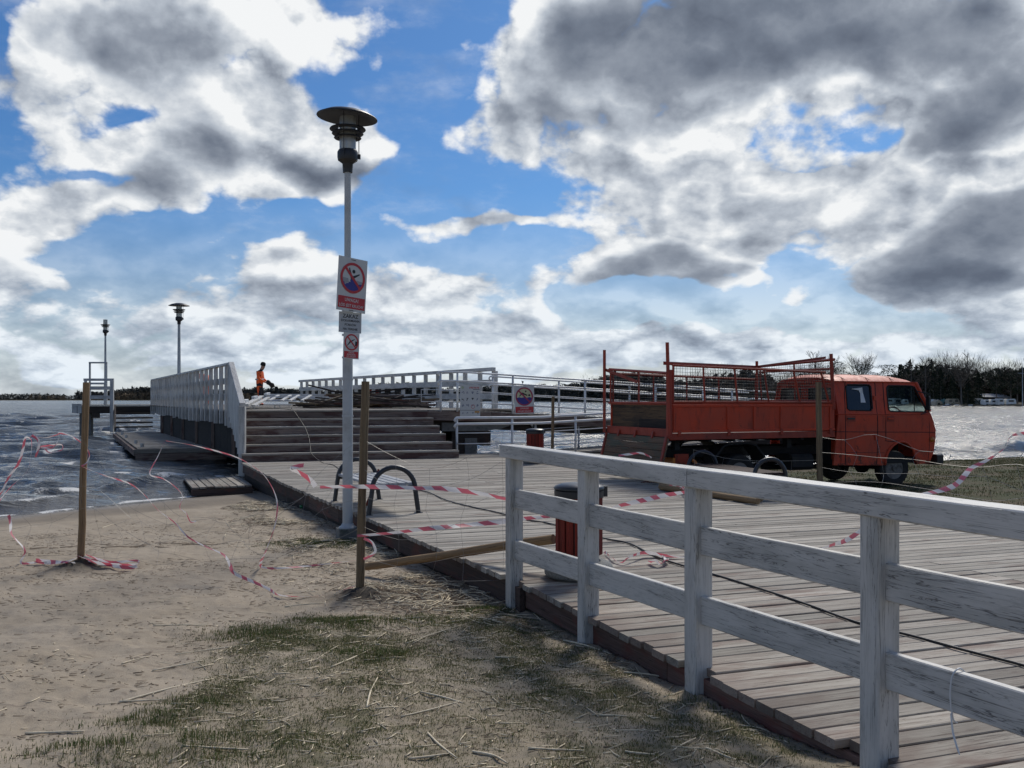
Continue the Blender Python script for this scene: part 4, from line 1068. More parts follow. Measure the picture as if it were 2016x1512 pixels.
# 2: grey plate
c2 = D_(689, 635, 12.26); w2, h2 = 0.33, 0.26
s2 = frame('notice_sign', c2, TH - R(6), R(-1.5), 'small grey text plate reading ZAKAZ, middle one of the three on the near lamp post')
flat(s2, 'plate', rectp(-w2/2, -h2/2, w2/2, h2/2), 0, M['signg'], .01)
text(s2, 'ZAKAZ', .070, 0, .055, .0112, M['signk']); text(s2, 'DOKARMIANIA', .040, 0, .008, .0112, M['signk']); text(s2, 'PTAKÓW', .040, 0, -.045, .0112, M['signk']); text(s2, 'NA TERENIE', .040, 0, -.098, .0112, M['signk'])
# 3: no jumping
c3 = D_(691, 681, 12.24); w3, h3 = 0.235, 0.33
s3 = frame('jumping_sign', c3, TH - R(4), R(-2.2), 'smallest lowest sign with crossed out diver and red text strip on the near lamp post')
flat(s3, 'plate', rectp(-w3/2, -h3/2, w3/2, h3/2), 0, M['signw'], .01)
flat(s3, 'diver', seg((-.065, .0), (-.02, .05), .004, .010), .0106, M['signk']); flat(s3, 'diver', seg((-.03, .045), (.045, .085), .010, .004), .0108, M['signk'])
flat(s3, 'diver', seg((-.03, .045), (.01, .06), .012, .004), .0110, M['signk'])
flat(s3, 'ledge', rectp(.055, .0, .085, .06), .0106, M['signk'])
for k in range(3): flat(s3, 'water_line', rectp(-.06, -.012 - k*.014, .05, -.008 - k*.014), .0106, M['signl'])
flat(s3, 'red_ring', disc(0, .045, .105, 40), .0122, M['signr'], holes=[disc(0, .045, .086, 40)])
flat(s3, 'red_slash', seg((-.068, .118), (.068, -.026), .009), .0124, M['signr'])
flat(s3, 'red_panel', rectp(-w3/2+.01, -h3/2+.012, w3/2-.01, -h3/2+.095), .0104, M['signr'])
for k, tx in enumerate(('ZAKAZ', 'SKAKANIA', 'DO WODY')): text(s3, tx, .027, 0, -h3/2+.070 - k*.025, .012, M['signw'])
mb = MB()
for zz in (c1.z + .31, c1.z - .32, c3.z + .15, c3.z - .14, 1.75, 1.28):
    mb.lathe([(0.0705, -.012), (0.0735, -.012), (0.0735, .012), (0.0705, .012)], (LX, LY, zz), n=20, closed=True)
mb.build('pole_band', M['steel'], lamp1)
# railing signs
cA = D_(1032, 787, 27.2)
s4 = frame('bathing_sign', cA, V_ANG, R(1.2), 'sign with crossed out swimmer over blue water hanging on the ramp railing')
w4, h4 = .60, .79
flat(s4, 'plate', rectp(-w4/2, -h4/2, w4/2, h4/2), 0, M['signw'], .01)
flat(s4, 'upper_disc', disc(0, .09, .225), .0104, M['signy'])
flat(s4, 'blue_water', [(-.22, .055), (-.15, .075), (-.08, .055), (0, .075), (.08, .055), (.15, .075), (.22, .055)] + [(.225*math.cos(R(a)), .09 + .225*math.sin(R(a))) for a in range(-12, -169, -12)], .0118, M['signb'])
flat(s4, 'swimmer', seg((-.15, .10), (-.05, .19), .010, .022), .0131, M['signk']); flat(s4, 'swimmer', seg((-.06, .185), (.09, .12), .025, .018), .0133, M['signk'])
flat(s4, 'swimmer_head', disc(.15, .125, .032, 18), .0131, M['signk']); flat(s4, 'hand', seg((.03, .22), (.06, .25), .02), .0131, M['signk'])
flat(s4, 'red_ring', disc(0, .09, .262, 48), .0146, M['signm'], holes=[disc(0, .09, .222, 48)])
flat(s4, 'red_slash', seg((-.165, .25), (.165, -.07), .022), .0148, M['signm'])
flat(s4, 'red_panel', rectp(-w4/2+.03, -h4/2+.03, w4/2-.03, -h4/2+.2), .0104, M['signr'])
text(s4, 'UWAGA!', .065, 0, -h4/2+.130, .0120, M['signw']); text(s4, 'LÓD JEST KRUCHY', .055, 0, -h4/2+.055, .0120, M['signw'], sx=.9)
cB = D_(925.5, 789, 26.5)
s5 = frame('rules_board', cB, V_ANG, R(-.5), 'tall pale rules board with rows of small pictograms on the ramp railing')
w5, h5 = .58, .86
flat(s5, 'plate', rectp(-w5/2, -h5/2, w5/2, h5/2), 0, M['signw'], .01)
flat(s5, 'divider', rectp(-w5/2, -h5/2+.165, w5/2, -h5/2+.175), .0104, M['signk'])
for q in range(7): flat(s5, 'red_stroke', seg((-.02 + q*.042, h5/2-.095), (-.005 + q*.042, h5/2-.045), .010), .0104 + q*.0002, M['signr'])
flat(s5, 'strip', rectp(.08, h5/2-.125, .27, h5/2-.112), .0104, M['signk'])
flat(s5, 'emblem', disc(-.22, h5/2-.07, .04, 18), .0104, M['sign_g']); flat(s5, 'orange_strip', rectp(.13, -h5/2+.10, .27, -h5/2+.15), .0104, M['sign_o'])
rp_ = random.Random(5)
for j, (yy, mm) in enumerate(((.22, 'signp'), (.04, 'signk'), (-.13, 'signp'), (-h5/2+.08, 'signp'))):
    for i in range(4):
        cx = -.21 + i*.14
        for q in range(3):
            a = (cx + rp_.uniform(-.035, .035), yy + rp_.uniform(-.04, .04)); b = (cx + rp_.uniform(-.035, .035), yy + rp_.uniform(-.04, .04))
            if math.hypot(a[0]-b[0], a[1]-b[1]) > .012: flat(s5, 'pictogram', seg(a, b, .010), .0104 + q*.0003, M[mm] if not (j == 1 and i == 3) else M['signp'])
flat(s5, 'round_mark', disc(.08, -.16, .055, 24), .0112, M['signr'], holes=[disc(.08, -.16, .045, 24)])

# ------------------------------------------------------------------ round poles
def pole(name, label, a, b, r, mt, n=12, parent=None, cat='pole', group=None, taper=1.0):
    a, b = Vector(a), Vector(b); L = (b-a).length; mb = MB(); rr_ = random.Random(int(L*1000) + int(a.x*100))
    pts = []; rs = []
    for i in range(9):
        t = i/8; pts.append((t*L - L/2, rr_.uniform(-.004, .004), rr_.uniform(-.004, .004))); rs.append(r*(1 + (taper-1)*t)*rr_.uniform(.97, 1.03))
    mb.tube(pts, rs, n); o = mb.build(name, mt, None, smooth=True, auto=50)
    x = (b-a).normalized(); y = x.orthogonal().normalized(); z = x.cross(y)
    m = Matrix((x, y, z)).transposed().to_4x4(); m.translation = (a+b)/2; o.matrix_basis = m
    return props(o, label, cat, group)
def gp(px, py): p = G(px, py); return p
b1 = D_(159, 1112, 10.25); t1 = D_(169.5, 753, 10.35)
pole('wooden_pole', 'upright tan round pole standing in the sand at the far left', (b1.x, b1.y, tz(b1.x, b1.y) - .15), t1, 0.037, M['pole'], taper=.95)
b2 = D_(707.5, 1176, 8.56); t2 = D_(720, 751, 8.6)
pole('wooden_pole', 'upright old grey brown round pole in front of the lamp post', (b2.x, b2.y, tz(b2.x, b2.y) - .15), t2, 0.0375, M['pole_grey'], taper=.95)
b3 = D_(1615, 975, 16.0); t3 = D_(1611, 752, 16.0)
pole('wooden_pole', 'upright round pole standing right in front of the orange truck', (b3.x, 16.0, -0.4), t3, 0.048, M['pole_grey'])
b4 = P(1087, 914, 0); pole('wooden_pole', 'slim dark pole standing upright beside the far red bin', (b4.x, b4.y, 0), D_(1089, 780, b4.y), 0.036, M['pole_grey'])
l0 = P(722, 1116, -0.20); l1 = D_(1090, 1061, 8.36)
pole('fallen_pole', 'long tan pole lying from the reed litter up across the deck edge', l0, l1, 0.040, M['pole'], taper=1.05)
pole('fallen_pole', 'thick pale pole lying on the deck beyond the white fence', P(1302, 958, 0.06), P(1492, 987, 0.05), 0.058, M['pole'], taper=.8)
pole('fallen_pole', 'thinner darker stake lying beside the thick pale pole on the deck', P(1330, 951, 0.05), P(1500, 985, 0.04), 0.035, M['pole_grey'], taper=.6)

# ------------------------------------------------------------------ litter bins
def bin_(label, x, y, zb, rz=0.0, base=True, sc=1.0):
    t = empty('litter_bin', (x, y, zb), rz, label=label, cat='litter bin', group='round bins with red slats'); t.scale = (sc,)*3
    if base:
        mb = MB(); mb.lathe([(0.0, 0.004), (0.26, 0.004), (0.295, 0.03), (0.30, 0.075), (0.275, 0.125), (0.21, 0.155), (0.0, 0.155)], n=36); mb.build('stone_base', M['pebble'], t, rel=False, smooth=True, auto=60)
    mb = MB(); mb.lathe([(0.165, 0.155), (0.165, 0.215), (0.178, 0.22), (0.178, 0.70)], n=32); mb.build('inner_drum', M['black'], t, rel=False, smooth=True, auto=40)
    ns = 16
    for k in range(ns):
        a = 2*math.pi*(k+.5)/ns; o_ = Vector((math.cos(a)*0.192, math.sin(a)*0.192, 0))
        b = beam('slat', (0, 0, 0.205), (0, 0, 0.705), 0.064, 0.018, M['redslat'], None, up=(1, 0, 0), ch=.004)
        mm = Matrix.Translation(o_) @ Matrix.Rotation(a, 4, 'Z') @ b.matrix_basis; b.parent = t; b.matrix_basis = mm
    mb = MB(); mb.lathe([(0.205, 0.69), (0.212, 0.69), (0.214, 0.745), (0.205, 0.75), (0.2, .745), (.2, .69)], n=36, closed=True); mb.build('rim', M['bluesteel'], t, rel=False, smooth=True, auto=40)
    mb = MB(); mb.lathe([(0.215, 0.755), (0.218, 0.77), (0.205, 0.785), (0.15, 0.803), (0.07, 0.812), (0.0, 0.813)], n=36); mb.build('lid', M['bluesteel'], t, rel=False, smooth=True, auto=60)
    mb = MB(); mb.box((0.225, 0, 0.735), (0.035, 0.06, 0.09)); mb.build('hinge', M['bluesteel'], t, rel=False)
    return t
p = P(1140, 1136, 0); bin_('near litter bin with red slats and stone base behind the white fence', p.x, p.y, 0.0, R(6), sc=.98)
p = P(1053.5, 912, 0); bin_('second red slatted bin by the ramp railing beside the slim dark pole', p.x, p.y, 0.0, R(20))
bin_('small far red slatted bin on the pier behind the heap of boards', (736.5-CX)/F*42, 42, UZ, R(50))

# ------------------------------------------------------------------ benches with round tubular arms
def bench(label, p0, p1, width=0.64, hgt=0.635, smat='seat', group='tubular benches on the deck', tiltx=0):
    a = Vector(p0); b = Vector(p1); ax = (b-a); L = ax.length; rz = math.atan2(ax.y, ax.x)
    t = empty('bench', tuple(a), rz, label=label, cat='bench', group=group)
    for k, x in enumerate((0.0, L)):
        pts = [(x, -width/2, 0.0), (x, -width/2 + .045, hgt - .24)]
        r_ = width/2 - .045; zc = hgt - r_ - .0225
        pts = [(x, -width/2, 0.0)] + [(x, -r_*math.cos(R(q)), zc + r_*math.sin(R(q))) for q in range(0, 181, 12)] + [(x, width/2, 0.0)]
        mb = MB(); mb.tube(pts, 0.032, 12); mb.build('arm_hoop', M['bluesteel'], t, rel=False, smooth=True, auto=50)
        mb = MB(); mb.box((x, 0, 0.345), (0.045, width*.80, 0.04)); mb.build('seat_bearer', M['bluesteel'], t, rel=False)
        for s_ in (-1, 1):
            mb = MB(); mb.box((x, s_*width/2, 0.004), (.09, .09, .008)); mb.build('foot_plate', M['bluesteel'], t, rel=False)
    for k in range(5):
        y = -width*.36 + k*width*.18
        beam('slat', (0.0, y, 0.385), (L, y, 0.385), 0.095, 0.035, M[smat], None, ch=.005).parent = t
    mb = MB(); mb.box((L/2, 0, 0.352), (L - .1, 0.04, 0.03)); mb.build('stretcher', M['bluesteel'], t, rel=False)
    return t
# near arm legs at (728,1014) and (822,1007); the far arm further along and to the left
na = P(727.5, 1015, 0); nb2 = P(822, 1009, 0); cN = (na+nb2)/2
fa = P(661, 986, 0); fb = P(745, 984, 0); cF = (fa+fb)/2
bench('bench with dark hoop arms and pale seat slats behind the near lamp post', cN, cF, width=(nb2-na).length, hgt=0.63)
bA = D_(1516, 940, 14.3); bB = D_(1383, 930, 16.3)
bench('dark seated bench with hoop arms in front of the orange truck', (bA.x, bA.y, 0), (bB.x, bB.y, 0), width=.62, smat='dark_seat', hgt=.63)
pole('wooden_batten', 'short reddish batten leaning against the near hoop bench', P(722, 995, 0.02), D_(745, 925, P(740, 990, 0).y - .1), 0.02, M['redslat'], n=4, cat='batten')

# ------------------------------------------------------------------ cables
mb = MB()
cpx = [(802, 962), (840, 968), (880, 985), (930, 998), (985, 1010), (1030, 1022), (1080, 1030), (1130, 1045), (1190, 1060), (1240, 1070), (1290, 1095), (1350, 1115), (1420, 1135), (1500, 1160), (1590, 1190), (1690, 1226), (1790, 1250), (1900, 1280), (2016, 1310), (2120, 1345)]
mb.tube(cr([P(x, y, 0.012) for x, y in cpx], 5), 0.009, 6); mb.build('power_cable', M['cable'], smooth=True, label='long black cable running across the deck behind the white fence', cat='cable')
mb = MB(); pts = []
for (x, y, i) in ((576, 803, 6), (590, 822, 5), (603, 843, 4), (610, 862, 3), (613, 880, 2), (616, 894, 1)):
    q = SL0 + uS*(TREAD*(i-1) - .045); z = CZ - (y-HY)/F*q.y; t_ = D_(x, y, q.y + (x-477)/F*q.y*.33); pts.append(t_ - Vector((0, .12, 0)))
pts = [D_(480, 806, 24.6), D_(540, 804, 25.0), D_(572, 806, 25.1)] + pts + [P(635, 911, .01), P(655, 915, .01), P(672, 926, .01), P(700, 940, .01), P(760, 955, .01)]
mb.tube(cr(pts, 4), 0.008, 5); mb.build('thin_cable', M['cable'], smooth=True, label='thin dark cable hanging down over the wooden stairs', cat='cable')

# ------------------------------------------------------------------ the truck
def truck_paint(name, base, fade):
    def fn(n):
        c, r = ocoord(n)
        a = n.noise(c, 1.3, 6, 0.6); b = n.noise(n.mapping(c, scale=(3, 3, 0.8)), 3.0, 6, 0.7); s = n.noise(c, 30, 4, 0.7)
        col = n.mix(n.ss(a, 0.35, 0.65), base, fade)
        col = n.mix(n.ss(b, 0.50, 0.70, 0, 0.6), col, (0.17, 0.045, 0.03))
        z = n.sep(n.new('ShaderNodeNewGeometry').outputs['Position'])[2]
        rust = n.ss(n.math('ADD', n.noise(c, 7, 7, 0.75), n.ss(z, 0.75, 0.15, 0.0, 0.16)), 0.64, 0.70, 0, 0.85)
        col = n.mix(rust, col, (0.065, 0.028, 0.018))
        col = n.mix(n.ss(s, 0.62, 0.72, 0, 0.35), col, (0.10, 0.05, 0.04))
        n.S('Base Color', col); n.S('Roughness', n.lin(b, 0.3, 0.7, 0.44, 0.70)); n.S('Specular IOR Level', 0.35)
        bump(n, n.math('ADD', n.noise(c, 2.2, 3, 0.5), n.math('MULTIPLY', rust, 0.06)), 0.25, 0.02)
    return mat(name, fn)
M['tred'] = truck_paint('faded_orange_red_paint', (0.54, 0.056, 0.017), (0.43, 0.060, 0.027))
M['tframe'] = truck_paint('rusty_red_frame_paint', (0.36, 0.050, 0.024), (0.24, 0.044, 0.028))
M['tdark'] = plain('dark_chassis', (0.012, 0.012, 0.013), 0.8, var=0.4, dirt=(0.03, 0.025, 0.02))
M['rim'] = plain('dirty_grey_rim', (0.16, 0.15, 0.14), 0.6, var=0.3, dirt=(0.04, 0.033, 0.027))
M['flapwood'] = wood('green_brown_flap_board', (0.20, 0.13, 0.085), (0.13, 0.085, 0.055), (0.035, 0.028, 0.02), stain=(0.085, 0.10, 0.075), stain_lo=0.46)
M['plywood'] = wood('stained_plywood', (0.20, 0.125, 0.065), (0.10, 0.065, 0.04), (0.03, 0.022, 0.016), stain=(0.045, 0.036, 0.03), stain_lo=0.48)
M['amber'] = plain('amber_lens', (0.45, 0.14, 0.02), 0.3)
PSI = R(22.3); TY = 18.67; TX = (1763 - CX)/F*TY; TZ = -0.2
truck = empty('truck', (TX, TY, TZ), PSI, label='old orange red double cab dropside truck parked with its tail over the deck', cat='truck')
cp, sp_ = math.cos(PSI), math.sin(PSI)
def lx(px, y=0.0):
    t = (px - CX)/F; x0 = TX - y*sp_; y0 = TY + y*cp
    return (t*y0 - x0)/(cp - t*sp_)
def lz(px, py, y=0.0):
    x = lx(px, y); Y = TY + x*sp_ + y*cp; return CZ - (py - HY)/F*Y - TZ
def yin(z): return 0.0 if z < 1.38 else 0.15*((z-1.38)/0.65)**1.2
def L2(px, py, y=0.0):
    for _ in range(4): z = lz(px, py, y); y = yin(z)
    return (lx(px, y), lz(px, py, y))
CW = 1.96
gut = L2(1640, 751); gutf = L2(1803, 753.5)
ZG = 2.03
arch = [(1742, 916), (1744, 900), (1750, 886), (1760, 875), (1773, 869.5), (1786, 873), (1796, 884), (1801, 898), (1803, 914)]
outer = [L2(1641, 916)] + [L2(*p) for p in arch] + [L2(1830, 912), L2(1838, 890), L2(1841.5, 868), L2(1842.5, 848), L2(1838, 830), L2(1830, 810), L2(1819, 783), (gutf[0] + .0, ZG), (gut[0], ZG)]
w_rear = [L2(1668.5, 757), L2(1710.5, 757.5), L2(1714, 761), L2(1717.5, 804), L2(1714, 808.5), L2(1672, 807.5), L2(1668, 804), L2(1665, 761)]
w_front = [L2(1748.5, 759), L2(1793, 759.5), L2(1800, 762), L2(1824, 806), L2(1822, 811), L2(1753, 810), L2(1749, 806.5), L2(1745, 763)]
def both(fn):
    for s_ in (0, 1): fn(s_)
def sub(poly, n=3):
    out = []
    for i in range(len(poly)):
        a = poly[i]; b = poly[(i+1) % len(poly)]; 
        for k in range(n): out.append((a[0]+(b[0]-a[0])*k/n, a[1]+(b[1]-a[1])*k/n))
    return out
lower = [p for p in outer if p[1] < 1.40] 
xr, xf = gut[0], None
# split the side at the waist (z = 1.40)
iF = [i for i, p in enumerate(outer) if p[1] > 1.38][0]
def xat(z):
    for a, b in zip(outer[:-1], outer[1:]):
        if a[0] > .3 and (a[1]-z)*(b[1]-z) <= 0 and a[1] != b[1]: return a[0] + (b[0]-a[0])*(z-a[1])/(b[1]-a[1])
ZW = 1.38; xw = xat(ZW)
low = [p for p in outer if p[1] < ZW - .005 and p != outer[-1]]
low = low + [(xw, ZW), (xr, ZW)]
up = [(xr, ZW), (xw, ZW)] + [p for p in outer if p[1] > ZW + .005][0:]
for side in (0, 1):
    def fm(u, v, side=side):
        y = yin(v); return Vector((u, y if side == 0 else CW - y, v))
    mb = MB(); mb.panel(low, (), fm, 0.04, (0, 1 if side == 0 else -1, 0)); mb.build('side_panel', M['tred'], truck, rel=False)
    mb = MB(); mb.panel(sub(up, 2), (sub(w_rear, 1), sub(w_front, 1)), fm, 0.04, (0, 1 if side == 0 else -1, 0)); mb.build('window_surround', M['tred'], truck, rel=False)
    for nm, wp, mt in (('rear_door_window', w_rear, 'dglass' if side == 0 else 'glass'), ('front_door_window', w_front, 'glass')):
        mb = MB(); mb.panel(wp, (), lambda u, v: fm(u, v) + Vector((0, 0.018 if side == 0 else -.018, 0)), 0.004, (0, 1, 0)); w = mb.build(nm, M[mt], truck, rel=False)
        if side == 0:
            g = MB(); pts = [fm(u, v) + Vector((0, -.002, 0)) for u, v in wp]; g.tube(pts, 0.013, 6, closed=True); g.build('rubber_seal', M['rubber'], w, rel=False, smooth=True)
    if side == 0:
        # raised door skins
        def grooves(name, pts, r=0.0095):
            g = MB(); g.tube([fm(*L2(*p)) + Vector((0, 0.001, 0)) for p in pts], r, 5); g.build(name, M['tdark'], truck, rel=False)
        grooves('door_gap', [(1664, 752.5), (1662.5, 775), (1664, 815), (1665, 850), (1664.5, 880), (1664.5, 915)])
        grooves('door_gap', [(1722, 753), (1725, 800), (1727.5, 820), (1728, 850), (1727.5, 880), (1726, 914)])
        grooves('door_gap', [(1738, 753), (1740, 785), (1742.5, 810), (1744, 835), (1744, 868), (1758, 869), (1766, 868)])
        grooves('door_gap', [(1829, 811), (1829.8, 840), (1829.8, 880), (1827, 905)], .006)
        grooves('crease_line', [(1643, 850), (1744, 850.5), (1830, 851), (1842, 851)], .0065)
        grooves('crease_line', [(1800, 889), (1829, 889.5)], .005); grooves('crease_line', [(1664, 891), (1741, 891.5)], .004)
        g = MB(); g.tube([fm(*L2(*p)) + Vector((0, -.004, 0)) for p in ((1644, 815.5), (1700, 815.5), (1760, 815.8), (1828, 815.5))], .009, 5); g.build('waist_moulding', M['tred'], truck, rel=False, smooth=True)
        for (px0, px1) in ((1665.5, 1684), (1746, 1760)):   # handle recesses
            g = MB(); x0, z0 = L2(px0, 830); x1, z1 = L2(px1, 818.5); g.box(((x0+x1)/2, 0.0, (z0+z1)/2), (x1-x0, .012, z1-z0)); hr_ = g.build('handle_recess', M['tframe'], truck, rel=False)
            g = MB(); g.box(((x0+x1)/2, -0.014, (z0+z1)/2), ((x1-x0)*.75, .02, .03)); g.build('handle', M['black'] if px0 < 1700 else M['tred'], hr_, rel=False)
        for (px, py) in ((1721, 784), (1724, 861)):
            g = MB(); x, z = L2(px, py); g.box((x, yin(z) - .008, z), (.05, .03, .085)); g.build('hinge', M['tred'], truck, rel=False)
        g = MB(); g.tube(cr([(*[L2(*p)][0][:1], -.012, L2(*p)[1]) for p in arch[0:]], 2), 0.022, 8); g.build('arch_lip', M['tred'], truck, rel=False, smooth=True)
        x, z = L2(1834.5, 865); g = MB(); g.lathe([(0, -.04), (.045, -.035), (.055, -.01), (.055, .01), (0, .01)], (x, 0, z), n=16, axis='Y'); g.build('side_indicator', M['amber'], truck, rel=False, smooth=True)
        # gutter
        g = MB(); g.tube([(gut[0] - .01, yin(ZG) - .012, ZG), (gutf[0] + .02, yin(ZG) - .012, ZG - .01)], .012, 6); g.build('rain_gutter', M['tred'], truck, rel=False)
        # quarter light pillar and mirror
        g = MB(); a = L2(1799.5, 763); b = L2(1801.5, 809); g.tube([(a[0], yin(a[1]) + .012, a[1]), (b[0], yin(b[1]) + .012, b[1])], .010, 6); g.build('quarter_light_bar', M['rubber'], truck, rel=False)
        mx0 = L2(1817, 794); mr = MB(); mr.cbox((mx0[0], -.09, mx0[1]), (.04, .09, .27), .015, None); mm = mr.build('mirror', M['black'], truck, rel=False)
        g = MB(); a = L2(1799, 770); b = L2(1819, 777); g.tube([(a[0], .02, a[1]), (b[0], -.08, b[1]), (mx0[0] + .02, -.09, mx0[1] + .12), (mx0[0] + .02, -.09, mx0[1] - .16), (L2(1812, 816)[0], 0.0, L2(1812, 816)[1])], .011, 6); g.build('mirror_arm', M['black'], mm, rel=False)
# roof
xs = np.linspace(gut[0], gutf[0] + .04, 15)
mb = MB(); vs = []; nY = 13; yo = yin(ZG) - .005
for i, x in enumerate(xs):
    tf = (xs[-1] - x); tb = x - xs[0]
    hh = .155*min(1, (tf/.42))**.6 * min(1, .45 + tb/.10) if tf < .42 else .155*min(1, .6 + tb/.2)
    rib = .006 if i in (2, 6, 10) else 0
    for j in range(nY):
        v = j/(nY-1); yy = yo + (CW - 2*yo)*v; s_ = math.sin(math.pi*v)**.42; vs.append((x, yy, ZG - .01 + (hh + rib)*s_ + .002))
fs = [(i*nY+j, i*nY+j+1, (i+1)*nY+j+1, (i+1)*nY+j) for i in range(len(xs)-1) for j in range(nY-1)]
mb.add(vs, fs); mb.add(vs[:nY] + [(xs[0], yo + (CW-2*yo)*j/(nY-1), ZG - .02) for j in range(nY)], [(j, j+1, nY+j+1, nY+j) for j in range(nY-1)])
mb.build('roof', M['tred'], truck, rel=False, smooth=True, auto=45)
for ix in (2, 6, 10):
    g = MB(); x = (xs[ix])
    tf = xs[-1] - x; hh = .155*min(1, .6 + (x-xs[0])/.2) if tf >= .42 else .155*min(1, tf/.42)**.6
    g.tube([(x, yo + (CW-2*yo)*v, ZG - .008 + (hh + .006)*math.sin(math.pi*v)**.42) for v in np.linspace(0.01, .99, 15)], .007, 5); g.build('roof_rib', M['tframe'], truck, rel=False)
# rear wall of the cab with two windows
x0 = gut[0]
def rw(u, v): y = yin(v); s_ = (u - CW/2)/(CW/2); return Vector((x0 + .02*s_*s_*4*.5, CW/2 + s_*(CW/2 - y), v))
rwins = [rectp(.14, 1.45, .83, 1.90), rectp(1.10, 1.45, 1.80, 1.90)]
mb = MB(); mb.panel(sub(rectp(0, .45, CW, ZG + .0), 6), (rwins[0], rwins[1]), rw, 0.03, (1, 0, 0)); mb.build('rear_wall', M['tred'], truck, rel=False)
for wn_ in rwins:
    mb = MB(); mb.panel(wn_, (), lambda u, v: rw(u, v) + Vector((.012, 0, 0)), .004, (1, 0, 0)); w = mb.build('rear_window', M['dglass'], truck, rel=False)
    g = MB(); g.tube([rw(u, v) for u, v in wn_], .014, 6, closed=True); g.build('rubber_seal', M['rubber'], w, rel=False)
# front: windscreen, nose, floor
fz = [(gutf[0], ZG - .02), L2(1819, 783), L2(1830, 810), L2(1838, 830), L2(1842.5, 848), L2(1841.5, 868), L2(1838, 890), L2(1830, 912)]
def strip(name, a, b, mt, inset=0.0):
    mb = MB(); ya0, yb0 = yin(a[1]) + inset, yin(b[1]) + inset; rows = []
    for (x, z, y) in ((a[0], a[1], ya0), (b[0], b[1], yb0)):
        rows += [(x + .055*math.sin(math.pi*j/8), y + (CW-2*y)*j/8, z) for j in range(9)]
    mb.add(rows, [(j, j+1, 9+j+1, 9+j) for j in range(8)]); return mb.build(name, mt, truck, rel=False, smooth=True)
strip('windscreen', fz[0], fz[2], M['glass'], .05)
g = MB()
for yy in (.0, 1.0):
    a, b = fz[0], fz[2]; ya = yin(a[1]) if yy == 0 else CW - yin(a[1]); yb = yin(b[1]) if yy == 0 else CW - yin(b[1])
    g.tube([(a[0], ya, a[1]), (b[0], yb, b[1])], .035, 8)
g.build('screen_pillars', M['tred'], truck, rel=False)
for i in range(2, 7): strip('front_panel', fz[i], fz[i+1], M['tred'])
xg, zg = fz[4]
for yy in (.28, CW - .28):
    mb = MB(); mb.lathe([(0, .075), (.085, .07), (.10, .04), (.10, .0)], (xg + .0, yy, 0.92), n=20, axis='X'); mb.build('headlight', M['milky'], truck, rel=False, smooth=True)
mb = MB(); mb.box((xg + .06, CW/2, .93), (.03, 1.0, .16)); mb.build('grille', M['black'], truck, rel=False)
mb = MB(); mb.cbox((lx(1843) + .06, CW/2, 0.50), (0.16, CW + .10, 0.21), .03); mb.build('front_bumper', M['black'], truck, rel=False)
mb = MB(); mb.box(((gut[0]+.75)/2, CW/2, .50), (abs(gut[0]) + .72, CW - .1, .10)); mb.build('cab_floor', M['tdark'], truck, rel=False)
mb = MB(); mb.box((.78, CW/2, 1.22), (.25, CW - .2, .30)); mb.build('dashboard', M['black'], truck, rel=False)
for (x, hh) in ((-.32, 1.42), (-1.12, 1.55)):
    for yy in (.45, 1.35):
        mb = MB(); mb.cbox((x + .22, yy, .90), (.46, .55, .2), .04); mb.cbox((x - .05, yy, 1.0 + (hh-1.0)/2), (.12, .50, hh - .9), .04); mb.build('seat', M['black'], truck, rel=False)
        mb = MB(); mb.cbox((x - .05, yy, hh + .16), (.09, .26, .18), .03); mb.build('headrest', M['black'], truck, rel=False)
sw = MB(); Ms = Matrix.Rotation(R(62), 4, 'Y'); cpt = Vector((.46, .46, 1.36))
sw.tube([cpt + Ms @ Vector((.20*math.cos(a), .20*math.sin(a), 0)) for a in np.linspace(0, 2*math.pi, 20, endpoint=False)], .014, 6, closed=True); sw.tube([cpt, cpt + Ms @ Vector((0, .19, 0))], .012, 5); sw.tube([cpt, cpt + Ms @ Vector((0, -.19, 0))], .012, 5); sw.build('steering_wheel', M['tframe'], truck, rel=False)
mb = MB(); a = L2(1696, 772); zt_ = a[1]; yy_ = .012
mb.add([(a[0] - .24, yin(zt_)+yy_, zt_+.06), (a[0] + .03, yin(zt_)+yy_, zt_+.09), (a[0] + .05, yin(zt_)+yy_, zt_-.02), (a[0] + .07, yin(zt_-.2)+yy_, zt_ - .20), (a[0] - .05, yin(zt_-.2)+yy_, zt_ - .20), (a[0] - .02, yin(zt_)+yy_, zt_ - .02), (a[0] - .06, yin(zt_)+yy_, zt_ + .035)], [(0, 1, 2, 5, 6), (2, 3, 4, 5)]); mb.build('white_wrap', M['pipe'], truck, rel=False)

